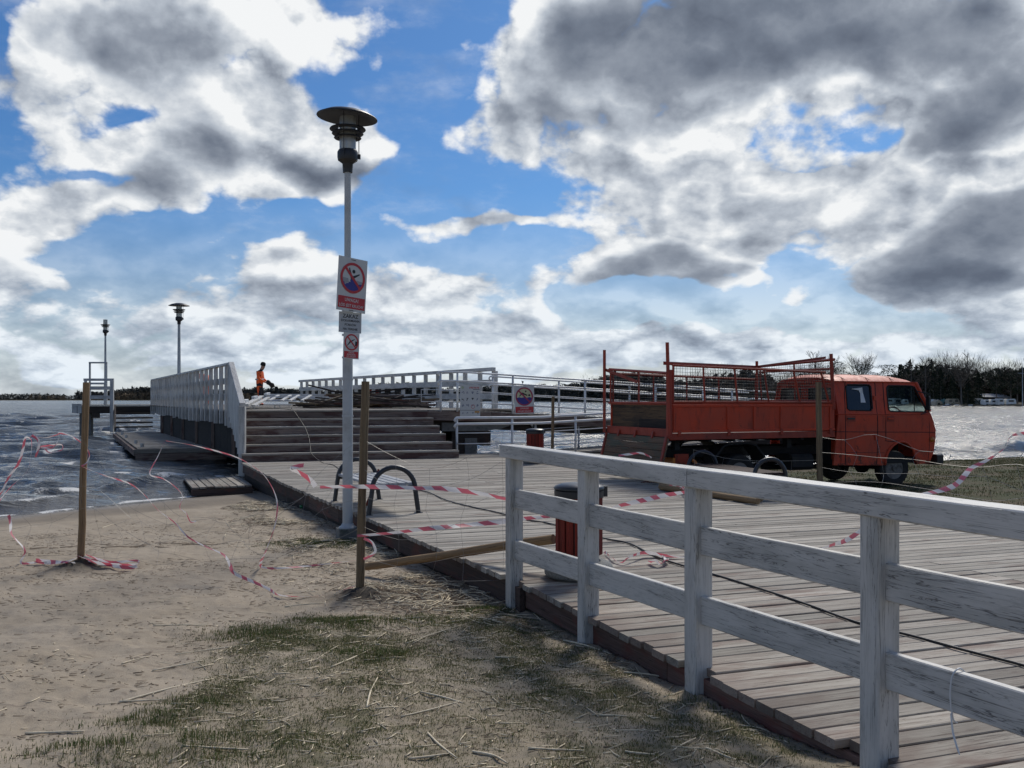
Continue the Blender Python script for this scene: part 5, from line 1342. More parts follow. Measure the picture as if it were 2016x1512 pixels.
# wheels
def wheel(x, y, r=.345, w=.2, dual=False, steer=0, out=-1):
    """out = -1: the face looks towards the camera side"""
    t = empty('wheel', (x, y, r)); t.parent = truck; t.rotation_euler = (0, 0, R(steer))
    mb = MB(); o_ = out
    mb.lathe([(r*.60, -w*.42), (r*.80, -w*.50), (r*.95, -w*.46), (r, -w*.34), (r, w*.34), (r*.95, w*.46), (r*.80, w*.5), (r*.60, w*.42)], n=40, axis='Y', closed=True)
    for k in range(40):
        a = 2*math.pi*k/40; mb.box((math.cos(a)*r*.995, 0, math.sin(a)*r*.995), (.012, w*.6, .02), ry=-a + math.pi/2)
    mb.build('tyre', M['rubber'], t, rel=False, smooth=True, auto=40)
    d = -w*.36*1
    prof = [(r*.62, d*1.1), (r*.58, d*.7), (r*.56, -d*.2), (r*.40, d*.2), (r*.28, d*.6), (r*.18, d*1.05), (r*.15, d*1.5), (0, d*1.55)] if not dual else [(r*.62, d*1.1), (r*.58, d*.7), (r*.50, -d*1.2), (r*.30, -d*1.1), (r*.2, -d*.8), (r*.14, d*.4), (0, d*.5)]
    mb = MB(); mb.lathe([(a, b*(1 if out < 0 else -1)) for a, b in prof], n=32, axis='Y'); mb.build('rim', M['rim'], t, rel=False, smooth=True, auto=35)
    mb = MB()
    for k in range(6):
        a = 2*math.pi*k/6; mb.lathe([(.0, -.02), (.013, -.018), (.013, .01), (0, .01)], (math.cos(a)*r*.30, d*(.62 if not dual else -1.0)*(1 if out < 0 else -1), math.sin(a)*r*.30), n=6, axis='Y')
    mb.build('wheel_nuts', M['rim'], t, rel=False)
    return t
wheel(0.05, .16, steer=-4); wheel(0.05, 1.79, out=1, steer=-4)
XR = lx(1461)
wheel(XR, .16, dual=True); wheel(XR, .38, dual=True); wheel(XR, 1.50, out=1, dual=True); wheel(XR, 1.72, out=1, dual=True)
# chassis
for yy in (.58, 1.28):
    mb = MB(); mb.box(((lx(1320)+.6)/2, yy, .72), (.6 - lx(1320), .07, .17)); mb.build('chassis_rail', M['tdark'], truck, rel=False)
for x in (0.02, XR):
    mb = MB(); mb.tube([(x, .2, .345), (x, 1.65, .345)], .05, 10); mb.lathe([(0, -.16), (.13, -.08), (.15, 0), (.13, .08), (0, .16)], (x, .93, .345), n=14, axis='X'); mb.build('axle', M['tdark'], truck, rel=False)
for yy in (.45, 1.42):
    mb = MB(); mb.tube(cr([(XR - .62, yy, .60), (XR - .3, yy, .44), (XR, yy, .41), (XR + .3, yy, .44), (XR + .62, yy, .60)], 4), .03, 6); mb.build('leaf_spring', M['tdark'], truck, rel=False)
for yy in (.05, 1.42):
    mb = MB(); pp = [(-.52, .50), (-.50, .66), (-.34, .84), (-.20, .88), (.20, .88), (.34, .84), (.50, .66), (.56, .52)]
    vs = [(XR + a, y_, z_) for (a, z_) in pp for y_ in (yy, yy + .42)]; mb.add(vs, [(2*i, 2*i+1, 2*i+3, 2*i+2) for i in range(len(pp)-1)]); mb.add([(XR + a, yy, z_) for a, z_ in pp] + [(XR + a*1.05, yy, z_ + .03) for a, z_ in pp], [(i, i+1, i+9, i+8) for i in range(7)])
    mb.build('rear_mudguard', M['tdark'], truck, rel=False)
mb = MB(); mb.cbox((lx(1588), .30, .52), (.48, .40, .30), .06); mb.build('fuel_tank', M['tdark'], truck, rel=False)
mb = MB(); mb.tube([(lx(1560), .9, .38), (lx(1700), .9, .36)], .05, 8); mb.tube([(XR + .1, .93, .35), (lx(1620), .93, .5), (-.6, .93, .55)], .04, 8); mb.build('exhaust_and_shaft', M['tdark'], truck, rel=False)
mb = MB(); mb.box((lx(1337), .12, .88), (.10, .12, .16)); mb.box((lx(1558), .12, .88), (.10, .12, .16)); mb.build('bed_brackets', M['tdark'], truck, rel=False)
mb = MB(); mb.box((-.75, CW/2, .75), (1.3, CW - .5, .45)); mb.build('engine_box', M['tdark'], truck, rel=False)
for yy in (.12, 1.95): 
    mb = MB(); mb.box((lx(1316) + .1, yy, .60), (.05, .28, .14)); mb.build('rear_light', M['amber'] if yy < 1 else M['signr'], truck, rel=False)
mb = MB(); mb.box((lx(1316) + .12, 1.05, .62), (.06, 2.0, .10)); mb.build('rear_crossbar', M['tdark'], truck, rel=False)

# bed
BX0, BX1, BW, BY = lx(1313), lx(1633), 2.26, -0.14     # the bed is a little wider than the cab
def bb(name, x0, x1, y0, y1, z0, z1, mt, par=None):
    mb = MB(); mb.cbox(((x0+x1)/2, (y0+y1)/2, (z0+z1)/2), (x1-x0, y1-y0, z1-z0), min(.006, (y1-y0)/4, (z1-z0)/4)); return mb.build(name, M[mt], par or truck, rel=False)
Yn, Yf = BY, BY + BW
zB = 1.10
bb('bed_floor', BX0, BX1, Yn + .03, Yf - .03, zB - .06, zB - .01, 'dark')
bb('bed_frame', BX0 - .03, BX1, Yn - .004, Yn + .05, zB - .115, zB + .0, 'tframe'); bb('bed_frame', BX0, BX1, Yf - .05, Yf, zB - .115, zB, 'tframe')
for k in range(7): bb('bed_crossmember', BX0 + .3 + k*.5, BX0 + .36 + k*.5, Yn + .06, Yf - .06, zB - .16, zB - .065, 'tdark')
bb('bed_rear_beam', BX0 - .05, BX0 + .02, Yn - .01, Yf, zB - .06, zB + .08, 'tframe')
zS = 1.60
for (ys, nm) in ((Yn, 'drop_side'), (Yf - .03, 'drop_side')):
    ds = bb(nm, BX0 + .03, BX1, ys + .006, ys + .026, zB + .03, zS - .02, 'tred')
    bb('top_flange', BX0 + .03, BX1, ys - .012, ys + .03, zS - .045, zS, 'tred', ds); bb('bottom_flange', BX0 + .03, BX1, ys - .012, ys + .03, zB + .012, zB + .055, 'tred', ds)
    for px in (1319, 1424, 1476, 1528, 1625):
        x = lx(px); bb('stiffener', x - .022, x + .022, ys - .014, ys + .005, zB + .056, zS - .046, 'tred', ds)
    for px in (1328, 1425, 1528, 1624): x = lx(px); bb('latch', x - .03, x + .03, ys - .03, ys - .013, zB - .05, zB + .05, 'tframe', ds)
# corner and upright posts
def post(px, y, z0, py1, w=.05, mt='tframe'):
    x = lx(px, y); z1 = lz(px, py1, y); mb = MB(); mb.box((x, y, (z0+z1)/2), (w, w, z1-z0)); return mb.build('stake_post', M[mt], truck, rel=False)
def postt(x0, x1, y, z0, z1, w=.05): 
    mb = MB(); mb.tube([(x0, y, z0), (x1, y, z1)], w/2*1.2, 4); return mb.build('stake_post', M['tframe'], truck, rel=False)
postt(lx(1309), lx(1304), Yn - .02, zB - .05, lz(1304, 675), .06)
bb('corner_channel', lx(1306), lx(1313), Yn - .03, Yn + .05, zB - .09, 2.2, 'tframe')
postt(lx(1190, Yf), lx(1190, Yf), Yf, zB - .05, lz(1190, 689, Yf), .055)
postt(lx(1631), lx(1626), Yn, zB + .4, lz(1626, 697), .07); postt(lx(1490, Yf), lx(1490, Yf), Yf, zB, lz(1490, 711, Yf), .06)
def mesh_panel(name, A, B, C, D, posts, wire=0.055, r=.0034, frame_r=.021):
    """A lower-left, B lower-right, C upper-right, D upper-left (local)"""
    A, B, C, D = map(Vector, (A, B, C, D)); t = MB()
    for a, b in ((A, B), (D, C)): t.tube([a, b], frame_r*1.2, 4)
    p_ = t.build(name, M['tframe'], truck, rel=False)
    for f_ in posts:
        q = MB(); q.tube([A.lerp(B, f_), D.lerp(C, f_)], frame_r, 4); q.build('upright', M['tframe'], p_, rel=False)
    w = MB(); n = int((B-A).length/wire); m = int((D-A).length/wire); rw_ = random.Random(n)
    off = Vector((0, .012, 0))
    for i in range(1, n):
        f_ = i/n; j = rw_.uniform(-.004, .004); w.tube([A.lerp(B, f_ + j) + off, ((A.lerp(B, f_)+D.lerp(C, f_))/2) + off*1.6 + Vector((rw_.uniform(-.01, .01), 0, 0)), D.lerp(C, f_ - j) + off], r, 3, cap=False)
    for i in range(1, m):
        f_ = i/m; w.tube([A.lerp(D, f_) + off*.5, (A.lerp(D, f_) + B.lerp(C, f_))/2 + off + Vector((0, 0, rw_.uniform(-.012, .006))), B.lerp(C, f_) + off*.5], r, 3, cap=False)
    w.build('wire_mesh', M['tdark'], p_, rel=False)
    return p_
def LP(px, py, y): return (lx(px, y), y, lz(px, py, y))
mesh_panel('mesh_side', (BX0 + .02, Yn, 1.645), (BX1 - .03, Yn, 1.63), LP(1625, 733, Yn), (BX0 + .02, Yn, lz(1314, 719)), [(lx(p) - BX0)/(BX1-BX0) for p in (1315, 1378, 1443, 1505, 1567, 1624)])
mesh_panel('mesh_side', (BX0 + .02, Yf, 1.62), (BX1 - .03, Yf, 1.62), (BX1 - .03, Yf, 2.10), (BX0 + .02, Yf, 2.19), [.02, .28, .5, .72, .98])
mesh_panel('mesh_tail', (BX0, Yf, 1.62), (BX0, Yn + .05, 1.62), (BX0, Yn + .05, lz(1303, 735)), (BX0, Yf, lz(1192, 727, Yf)), [.03, .52, .97])
mesh_panel('mesh_headboard', (BX1, Yf, 1.66), (BX1, Yn, 1.66), (BX1, Yn, 2.43), LP(1492, 722, Yf), [.03, .5, .97])
g = MB(); g.tube([(BX1 - .02, Yf, 2.25), (BX1 - .02, Yn, 2.26)], .02, 4); g.build('headboard_rail', M['tframe'], truck, rel=False)
bb('headboard', BX1 - .03, BX1, Yn + .02, Yf - .02, zB, 1.62, 'tred')
# ratchet straps over the top
g = MB()
for (a, b, w) in ((LP(1306, 714, Yn), LP(1490, 722, Yf), .022), (LP(1490, 722, Yf), LP(1626, 704, Yn), .022), (LP(1192, 728, Yf), LP(1255, 752, (Yf+Yn)/2), .03), (LP(1306, 716, Yn), LP(1626, 733, Yn), .02)):
    a, b = Vector(a), Vector(b); u = Vector((0, 0, w)); g.add([a - u, b - u, b + u, a + u], [(0, 1, 2, 3)]); g.add([a - u + Vector((0, .004, 0)), b - u + Vector((0, .004, 0)), b + u + Vector((0, .004, 0)), a + u + Vector((0, .004, 0))], [(0, 1, 2, 3)])
g.build('ratchet_strap', M['tframe'], truck, rel=False)
# boards inside the tail opening, hanging tail flap
beam('tail_board', (BX0 + .06, Yn + .04, 1.37), (BX0 + .06, Yf - .04, 1.37), .02, .44, M['plywood'], None).parent = truck
beam('inner_board', (BX0 + .035, Yn + .04, 1.25), (BX0 + .035, Yn + 1.15, 1.25), .02, .17, M['dark'], None).parent = truck
fl = empty('tail_flap', (BX0 - .05, Yn, zB - .065)); fl.parent = truck; fl.rotation_euler = (0, R(14), 0)
for k in range(4):
    beam('flap_board', (-.01 , -.02, -.065 - k*.118), (-.01, Yf - Yn, -.065 - k*.118), .03, .114, M['flapwood'], None).parent = fl
for yy in (.02, Yf - Yn - .05):
    mb = MB(); mb.box((-.035, yy, -.25), (.03, .06, .52)); mb.build('flap_strap', M['tframe'], fl, rel=False)
for k in range(3):
    mb = MB(); mb.box((-.03, .5 + k*.62, .02), (.03, .05, .12)); mb.build('flap_hinge', M['tframe'], fl, rel=False)
# muddy plate hung under the tail
mb = MB(); mb.box((BX0 + .35, .10, .62), (.28, .04, .22)); mb.build('tool_rack', M['tframe'], truck, rel=False)
g = MB(); g.tube(cr([(BX0 + .42, -.06, .66), (BX0 + .52, -.10, .58), (BX0 + .50, -.10, .46), (BX0 + .62, -.1, .38)], 5), .03, 8); g.build('orange_hose', M['amber'], truck, rel=False, smooth=True)

# ------------------------------------------------------------------ people
M['hivis'] = plain('hi_vis_orange', (0.85, 0.13, 0.02), 0.7, var=0.12, scale=8)
M['navy'] = plain('dark_navy_cloth', (0.012, 0.014, 0.022), 0.85)
M['skin'] = plain('skin', (0.36, 0.20, 0.14), 0.6)
M['knit'] = plain('black_knit', (0.010, 0.010, 0.012), 0.95)
def person(name, label, loc, rz, joints, edges, mats, paint, sub_=2, root=0):
    t = empty(name, loc, rz, label=label, cat='person')
    me = bpy.data.meshes.new('sk'); me.from_pydata([j[0] for j in joints], edges, []); o = bpy.data.objects.new('sk', me); COL.objects.link(o)
    md = o.modifiers.new('s', 'SKIN'); sv = me.skin_vertices[0].data
    for i, j in enumerate(joints): sv[i].radius = (j[1], j[2] if len(j) > 2 else j[1]); sv[i].use_root = (i == root)
    sb = o.modifiers.new('u', 'SUBSURF'); sb.levels = sub_; sb.render_levels = sub_
    dg = bpy.context.evaluated_depsgraph_get(); bm_ = bpy.data.meshes.new_from_object(o.evaluated_get(dg)); bpy.data.objects.remove(o)
    bm_.name = 'body'; bm_.materials.clear()
    for m in mats: bm_.materials.append(m)
    for p in bm_.polygons: p.material_index = paint(p.center); p.use_smooth = True
    b = bpy.data.objects.new('body', bm_); COL.objects.link(b); b.parent = t
    return t, b
# worker: stands half turned, head bowed, both hands on a dark bundle. local +x = the way he faces
J = [((0, 0, .95), .15, .13), ((0.0, 0, 1.15), .15, .15), ((.02, 0, 1.36), .17, .15), ((.06, 0, 1.50), .085), ((.12, 0, 1.58), .075), ((.16, 0, 1.66), .095, .10), ((.155, 0, 1.74), .085, .085),
     ((.03, .20, 1.42), .075), ((.05, .26, 1.16), .06), ((.26, .16, 1.02), .048), ((.36, .09, .98), .035),
     ((.03, -.20, 1.42), .075), ((.05, -.26, 1.16), .06), ((.26, -.16, 1.02), .048), ((.36, -.09, .98), .035),
     ((0, .10, .88), .11), ((.04, .13, .50), .078), ((-.02, .14, .10), .055), ((.12, .15, .045), .045),
     ((0, -.10, .88), .11), ((.06, -.13, .50), .078), ((.02, -.14, .10), .055), ((.16, -.15, .045), .045)]
E = [(0, 1), (1, 2), (2, 3), (3, 4), (4, 5), (5, 6), (2, 7), (7, 8), (8, 9), (9, 10), (2, 11), (11, 12), (12, 13), (13, 14), (0, 15), (15, 16), (16, 17), (17, 18), (0, 19), (19, 20), (20, 21), (21, 22)]
def paintw(c):
    if c.z > 1.55: return 2
    if c.z > 1.46: return 1
    if c.x > .31 and .9 < c.z < 1.1: return 2
    if c.z < .08 or (.82 < c.z < .95 and c.x < .2) : return 1
    if .42 < c.z < .62 and c.x > .04: return 1
    if .62 < c.z < .8 and c.x > .06: return 1
    return 0
WYP = 41.0
wk, wb = person('person', 'worker in orange hi-vis suit and black knit cap bending over a dark bundle', ((511-CX)/F*WYP, WYP, UZ), R(-8), J, E, [M['hivis'], M['navy'], M['skin']], paintw)
mb = MB(); mb.lathe([(.105, -.03), (.112, .02), (.105, .08), (.07, .125), (.0, .14)], (.15, 0, 1.73), n=20, M=Matrix.Rotation(R(14), 4, 'Y')); mb.build('knit_cap', M['knit'], wk, rel=False, smooth=True)
for s_ in (-1, 1):                                     # gloved hands with fingers closed on the bundle
    hb = MB()
    hb.tube([(.33, s_*.11, .99), (.38, s_*.085, .975), (.42, s_*.07, .965)], [.032, .042, .036], 8)
    for q in range(4): hb.tube(cr([(.40, s_*.075, .985 - q*.018), (.45, s_*.05, .985 - q*.02), (.47, s_*.01, .975 - q*.02)], 3), .010, 6)
    hb.tube(cr([(.37, s_*.06, 1.0), (.41, s_*.03, 1.02), (.45, s_*.015, 1.015)], 3), .012, 6)
    hb.build('glove', M['navy'], wk, rel=False, smooth=True)
for zz, hh in ((1.12, .03), (.30, .025)):
    if zz > 1: mb = MB(); mb.lathe([(.182, -hh), (.185, hh), (.178, hh), (.175, -hh)], (.0, 0, zz), n=20, closed=True); mb.build('reflective_band', M['steel'], wk, rel=False, smooth=True)
mb = MB(); rq = random.Random(8); vs = []
mb.lathe([(0, -.20), (.07, -.19), (.10, -.10), (.085, .0), (.105, .10), (.07, .19), (0, .2)], (.0, 0, 0), n=12)
mb.v = [(x*rq.uniform(.85, 1.15), y*rq.uniform(.85, 1.15), z) for x, y, z in mb.v]
bun = mb.build('bundle', M['dark'], None, smooth=True, label='dark rolled bundle held by the worker in orange', cat='bundle')
bun.location = Vector(((511-CX)/F*WYP, WYP, UZ)) + Matrix.Rotation(R(-8), 3, 'Z') @ Vector((.47, 0, .93)); bun.rotation_euler = (0, R(128), R(-8))
J2 = [list(j) for j in J]
for j in range(2, 15): p_ = J[j][0]; J2[j][0] = (.05 + (p_[2]-1.15)*.95 + p_[0]*.4, p_[1], 1.13 + (p_[2]-1.15)*.38 - p_[0]*.3)
w2, _ = person('person', 'second worker in orange half hidden behind the left slatted railing', ((409-CX)/F*39, 39, UZ), R(160), J2, E, [M['hivis'], M['navy'], M['skin']], lambda c: 2 if c.x > .55 and c.z < 1.35 and c.z > 1.1 else (1 if c.x > .48 else (0 if c.z > .1 else 1)), 2)
mb = MB(); mb.lathe([(.105, -.03), (.112, .02), (.105, .08), (.07, .125), (.0, .14)], (.63, 0, 1.31), n=16, M=Matrix.Rotation(R(70), 4, 'Y')); mb.build('knit_cap', M['knit'], w2, rel=False, smooth=True)


# ------------------------------------------------------------------ heap of old boards, loose white railing panels on the pier
rh = random.Random(77)
def heap_pt(px, y, z): return Vector(((px-CX)/F*y, y, z))
mats_h = ['dark', 'dark', 'dark', 'pole_grey', 'dark', 'deck_edge', 'dark', 'riser']
HL = ['old dark board in the jumbled heap of planks on the pier']
for k in range(74):
    px = rh.uniform(640, 800); y = rh.uniform(29.0, 36.5)
    mid = 1 - abs((px - 735)/120.0)
    z = UZ + 0.03 + rh.random()*max(0.08, .62*mid)*(1 - abs(y - 33)/7)
    L = rh.uniform(1.0, 3.2); a = rh.gauss(R(8), R(22)); pit = rh.gauss(0, .06)
    c = heap_pt(px, y, z); d = Vector((math.cos(a)*L/2, math.sin(a)*L/2, pit*L/2))
    if c.z - abs(d.z) < UZ + .02: c.z = UZ + .03 + abs(d.z)
    beam('old_board', c - d, c + d, rh.uniform(.09, .17), rh.uniform(.035, .06), M[mats_h[k % 8]], None, label=HL[0], cat='board', group='old boards heaped on the pier')
beam('old_board', D_(652, 770, 33.5), D_(752, 777, 33.0), .16, .06, M['dark'], None, label='single long dark board sticking out over the top of the heap to the left', cat='board')
beam('old_board', D_(741, 797, 30.5), D_(793, 779, 31.0), .12, .05, M['dark'], None, label='dark board slanting up to the right at the right end of the heap', cat='board')
beam('old_board', D_(766, 799, 29.0), D_(828, 799.5, 29.2), .16, .05, M['dark'], None, label='low dark board ending furthest right in front of the heap', cat='board')
beam('old_board', D_(620, 797, 30.5), D_(672, 780, 31.0), .14, .05, M['pole_grey'], None, label='paler brown board slanting up at the left of the heap', cat='board')
beam('old_board', D_(571, 793, 31.0), D_(640, 796, 30.5), .18, .06, M['pole_grey'], None, label='brown board lying in front of the white frames at the left end of the heap', cat='board')
dis = empty('guardrail_section', tuple(D_(560, 790, 31)), label='long white railing panel lying flat on the pier in front of the worker', cat='guardrail section')
for (x0, y0, x1, y1, yy) in ((517, 782, 619, 782.5, 33.5), (502, 788.5, 581, 789, 31.8), (530, 777.5, 640, 778.5, 35.2)):
    a = D_(x0, y0, yy); b = D_(x1, y1, yy + .9); b.z = a.z; beam('rail', a, b, .14, .07, M['pipe'], dis)
for px in (536, 560, 576, 600):
    beam('crosspiece', D_(px - 6, 789, 31.9), D_(px + 12, 778.5, 35.0), .10, .05, M['white'], dis)
gf = empty('grey_frame', tuple(D_(500, 792, 30)), label='grey slanting timber frame with white end blocks at the left of the stair top', cat='frame')
beam('rail', D_(484, 798, 28.0), D_(515, 781, 34.0), .16, .08, M['white_old'], gf); beam('rail', D_(499, 799, 28.0), D_(528, 783, 33.5), .12, .06, M['white_old'], gf)
beam('rail', D_(520, 796.5, 28.6), D_(572, 797, 28.9), .22, .04, M['white'], gf)
for i, (px, py) in enumerate(((482.5, 789), (501, 782), (525.5, 775.5))):
    a = D_(px - 3, py + 1, 29 + i*2.2); b = D_(px + 4, py - .5, 29.3 + i*2.2); beam('end_block', a, b, .10, .085, M['pipe'], gf)
for i, (px, py) in enumerate(((503.5, 793.5), (546, 794))):
    q = D_(px, py, 28.4 + i*.3); q.z = UZ + .06; mb = MB(); mb.tube(cr([q + Vector((.08*math.cos(a), 0, .05*math.sin(a)*1.2)) for a in np.linspace(0, 4.4, 8)], 2), .02, 6)
    mb.build('plastic_offcut', M['pipe'], None, smooth=True, label=('curled white plastic strip on the stair top behind the cable', 'small white plastic curl on the pier edge nearer the railing')[1 - i], cat='scrap')

# ------------------------------------------------------------------ barrier tape
def _tape(n):
    uv = n.new('ShaderNodeUVMap').outputs[0]; u, v, _ = n.sep(uv)
    f = n.math('FRACT', n.math('ADD', n.math('MULTIPLY', n.math('ADD', u, n.math('MULTIPLY', n.noise(n.comb(u, 0.0), 1.3, 2, .5), 0.5)), 4.3), n.math('MULTIPLY', n.math('PINGPONG', v, 1.0), 0.28)))
    red = n.math('LESS_THAN', f, 0.5)
    c, r = ocoord(n); t = n.noise(c, 9, 4, 0.6)
    col = n.mix(red, n.mix(t, (0.66, 0.63, 0.63), (0.78, 0.76, 0.76)), n.mix(t, (0.52, 0.055, 0.09), (0.66, 0.22, 0.27)))
    n.S('Base Color', col); n.S('Roughness', 0.4)
    tr = n.new('ShaderNodeBsdfTranslucent'); n.sock(tr.inputs[0], col); mx_ = n.new('ShaderNodeMixShader'); mx_.inputs[0].default_value = .35
    o = [x for x in n.n if x.type == 'OUTPUT_MATERIAL'][0]
    n.l.new(n.b.outputs[0], mx_.inputs[1]); n.l.new(tr.outputs[0], mx_.inputs[2]); n.l.new(mx_.outputs[0], o.inputs[0])
M['tape'] = mat('red_white_tape', _tape)
rt_ = random.Random(31)
def tape(paths, label, w=0.036, twist=1.2, name='barrier_tape', flat_=False, widths=None):
    """paths: lists of points; one ribbon mesh"""
    vs = []; fs = []; uvs = []
    for pi_, pts in enumerate(paths):
        P_ = cr(pts, 7); b = len(vs); s = 0; ph = rt_.uniform(0, 6); 
        ww = widths[pi_] if widths else w
        for i, p in enumerate(P_):
            if i: s += (p - P_[i-1]).length
            t = (P_[min(i+1, len(P_)-1)] - P_[max(i-1, 0)]).normalized()
            side = t.cross(Vector((0, 1, 0))); 
            if side.length < .1: side = Vector((0, 0, 1))
            side.normalize(); nrm_ = t.cross(side).normalized()
            a = twist*math.sin(s*1.7 + ph) + .5*math.sin(s*5.1 + ph*2)
            if flat_: a = .3*math.sin(s*3 + ph) 
            k = ww/2*(0.72 + .28*math.sin(s*2.6 + ph*1.7))
            d_ = (side*math.cos(a) + nrm_*math.sin(a))*k
            m_ = nrm_*(.12*ww*math.sin(s*7 + ph))
            vs += [p - d_, p + m_, p + d_]; uvs += [(s, 0), (s, .5), (s, 1)]
        for i in range(len(P_)-1):
            q = b + i*3; fs += [(q, q+1, q+4, q+3), (q+1, q+2, q+5, q+4)]
    me = bpy.data.meshes.new(name); me.from_pydata([tuple(v) for v in vs], [], fs); me.materials.append(M['tape'])
    ul = me.uv_layers.new(name='UVMap')
    for l in me.loops: ul.data[l.index].uv = uvs[l.vertex_index]
    me.polygons.foreach_set('use_smooth', [True]*len(me.polygons))
    o = bpy.data.objects.new(name, me); COL.objects.link(o); return props(o, label, 'tape', 'red and white barrier tapes')
def dd(lst, y0, y1=None):
    n = len(lst); return [D_(x, y, y0 + ((y1 if y1 is not None else y0) - y0)*i/max(1, n-1)) for i, (x, y) in enumerate(lst)]
def gg(lst, up=.02): 
    out = []
    for x, y in lst: p = G(x, y); out.append(p + Vector((0, 0, up)))
    return out
tape([dd([(-40, 1010), (0, 972), (18, 938), (35, 915), (45, 885), (50, 862), (62, 868), (60, 902), (52, 930), (22, 958), (-5, 990)], 10.6),
      dd([(64, 858), (88, 862), (112, 856), (118, 853), (112, 872), (100, 882), (80, 880), (105, 876), (122, 876), (121, 886), (98, 891), (88, 883)], 10.55),
      dd([(118, 853), (137, 857), (158, 870), (172, 885), (176, 898), (170, 912), (160, 918)], 10.5, 10.2), dd([(62, 857), (75, 866), (76, 880), (70, 900)], 10.5)],
     'tangled tape blowing in loops over the water left of the tan pole', w=.030)
tape([dd([(160, 918), (205, 936), (255, 952), (285, 975), (310, 1003), (345, 1030), (370, 1057), (405, 1076), (440, 1092), (453, 1112), (457, 1124)], 10.2, 9.2) + dd([(470, 1133), (500, 1146), (530, 1160)], 9.15, 8.9) + gg([(548, 1176), (590, 1179), (640, 1175), (698, 1172)])],
     'long tape sagging from the tan pole down to the foot of the grey brown pole', w=.031)
tape([dd([(327, 868), (381, 877), (454, 896), (492, 914), (521, 937), (540, 969), (546, 998), (540, 1039), (524, 1083)], 10.2, 9.6) + gg([(514, 1119), (556, 1122), (640, 1117), (700, 1107)]),
      dd([(324, 870), (310, 900), (295, 933), (320, 942), (343, 957), (359, 976), (354, 999), (366, 1010), (375, 1027), (386, 1026)], 10.2, 10.0)],
     'tape arching past the landing stage and dropping to the sand in front of the stairs', w=.027)
tape([dd([(17, 1014), (21, 1030)], 10.5) + dd([(23, 1052), (49, 1083), (42, 1108)], 10.4) + gg([(76, 1112), (110, 1113), (148, 1114)], .03)],
     'thin tape end hanging at the far left edge and running to the tan pole foot', w=.035)
tape([gg([(150, 1116), (190, 1120), (230, 1122), (268, 1122), (272, 1117), (262, 1113), (215, 1116), (170, 1117)], .05), gg([(155, 1114), (200, 1117), (250, 1124), (270, 1121)], .035), gg([(70, 1112), (95, 1114), (130, 1113), (160, 1114)], .04)],
     'thick bunch of tape wound round the foot of the tan pole', w=.055, twist=.9)
tape([dd([(598, 916), (585, 918), (573, 923), (585, 928), (602, 938), (614, 948), (621, 958)], 9.0)], 'short loose tape end fluttering above the deck edge left of the lamp post', w=.06, twist=.6)
tape([dd([(630, 959), (674, 958), (710, 958), (786, 959.5), (822, 961), (860, 961), (893, 964), (941, 971), (1000, 983)], 8.55, 8.15)], 'upper taut tape stretched from the lamp post to the first fence post', w=.046, twist=.45)
tape([dd([(703, 1055), (774, 1049), (846, 1040), (905, 1035), (996, 1026), (1030, 1021), (1088, 1016), (1140, 1010), (1190, 1003), (1213, 997), (1265, 985), (1310, 975), (1362, 967)], 8.48, 11.0),
      dd([(716, 1060), (730, 1066), (736, 1074), (739, 1085), (730, 1094), (716, 1101)], 8.5)], 'lower broad tape from the grey brown pole to behind the fence and the near bin', w=.052, twist=.5)
tape([[P(1190, 1086, .02), P(1205, 1098, .03), P(1222, 1108, .02), P(1240, 1096, .06), P(1268, 1088, .05), P(1300, 1092, .03), P(1330, 1096, .02), P(1362, 1098, .02)], ],
     'crumpled tape lying on the deck between the second and third fence posts', w=.05, twist=1.0)
tape([dd([(1608, 1084), (1640, 1072), (1667, 1063), (1698, 1042), (1735, 1010), (1765, 992), (1809, 975), (1850, 966), (1880, 955), (1900, 935), (1913, 921), (1945, 905), (1978, 882), (1992, 858), (2040, 850)], 8.2, 11.0)], 'tape rising to the right edge above the near top rail in front of the grass', w=.055, twist=.6)
tape([[P(1278, 1106, .02), P(1290, 1104, .05), P(1300, 1110, .03), P(1312, 1100, .05), P(1305, 1098, .02)]], 'small crumpled tape scrap beside the black cable on the deck', w=.05)
tape([dd([(1218, 897), (1240, 894), (1262, 892), (1283, 901)], 16.2)], 'short white and red tape scrap under the tail of the truck', w=.07, twist=.5)
tape([[P(1318, 954, .14), P(1335, 956, .15), P(1352, 962, .13), P(1335, 963, .05), P(1312, 962, .02)]], 'tape knotted over the thick pale pole on the deck', w=.07, twist=.6)

# ------------------------------------------------------------------ wire fencing
rw2 = random.Random(9)
def wire_fence(label, a, b, tops, n_h, sag, step=0.30, r=0.0013, wob=.05):
    """netting between two poles, a,b top-of-base points (x,y,z_ground)"""
    a, b = Vector(a), Vector(b); L = (b-a).length; n = max(4, int(L/step)); mb = MB()
    off = [[Vector((rw2.gauss(0, wob), rw2.gauss(0, wob), rw2.gauss(0, wob))) for j in range(n_h)] for i in range(n+1)]
    def pt(i, j):
        t = i/n; h = tops*(j/(n_h-1)); k = math.sin(math.pi*t)
        p = a.lerp(b, t) + Vector((0, 0, h - sag*k*(j/(n_h-1))**1.0 + .02)); o_ = off[i][j]*(1.0 if 0 < i < n else .1)
        if j == 0: o_ = Vector((o_.x, o_.y, abs(o_.z)*.4))
        return p + o_
    for j in range(n_h): mb.tube(cr([pt(i, j) for i in range(n+1)], 3), r, 3, cap=False)
    for i in range(n+1): mb.tube(cr([pt(i, j) for j in range(n_h)], 2), r*.8, 3, cap=False)
    return mb.build('wire_fence', M['wire'], None, label=label, cat='wire fence', group='slack wire netting between the poles')
pa_ = (b2.x, b2.y, tz(b2.x, b2.y)); pb_ = (b1.x, b1.y, tz(b1.x, b1.y))
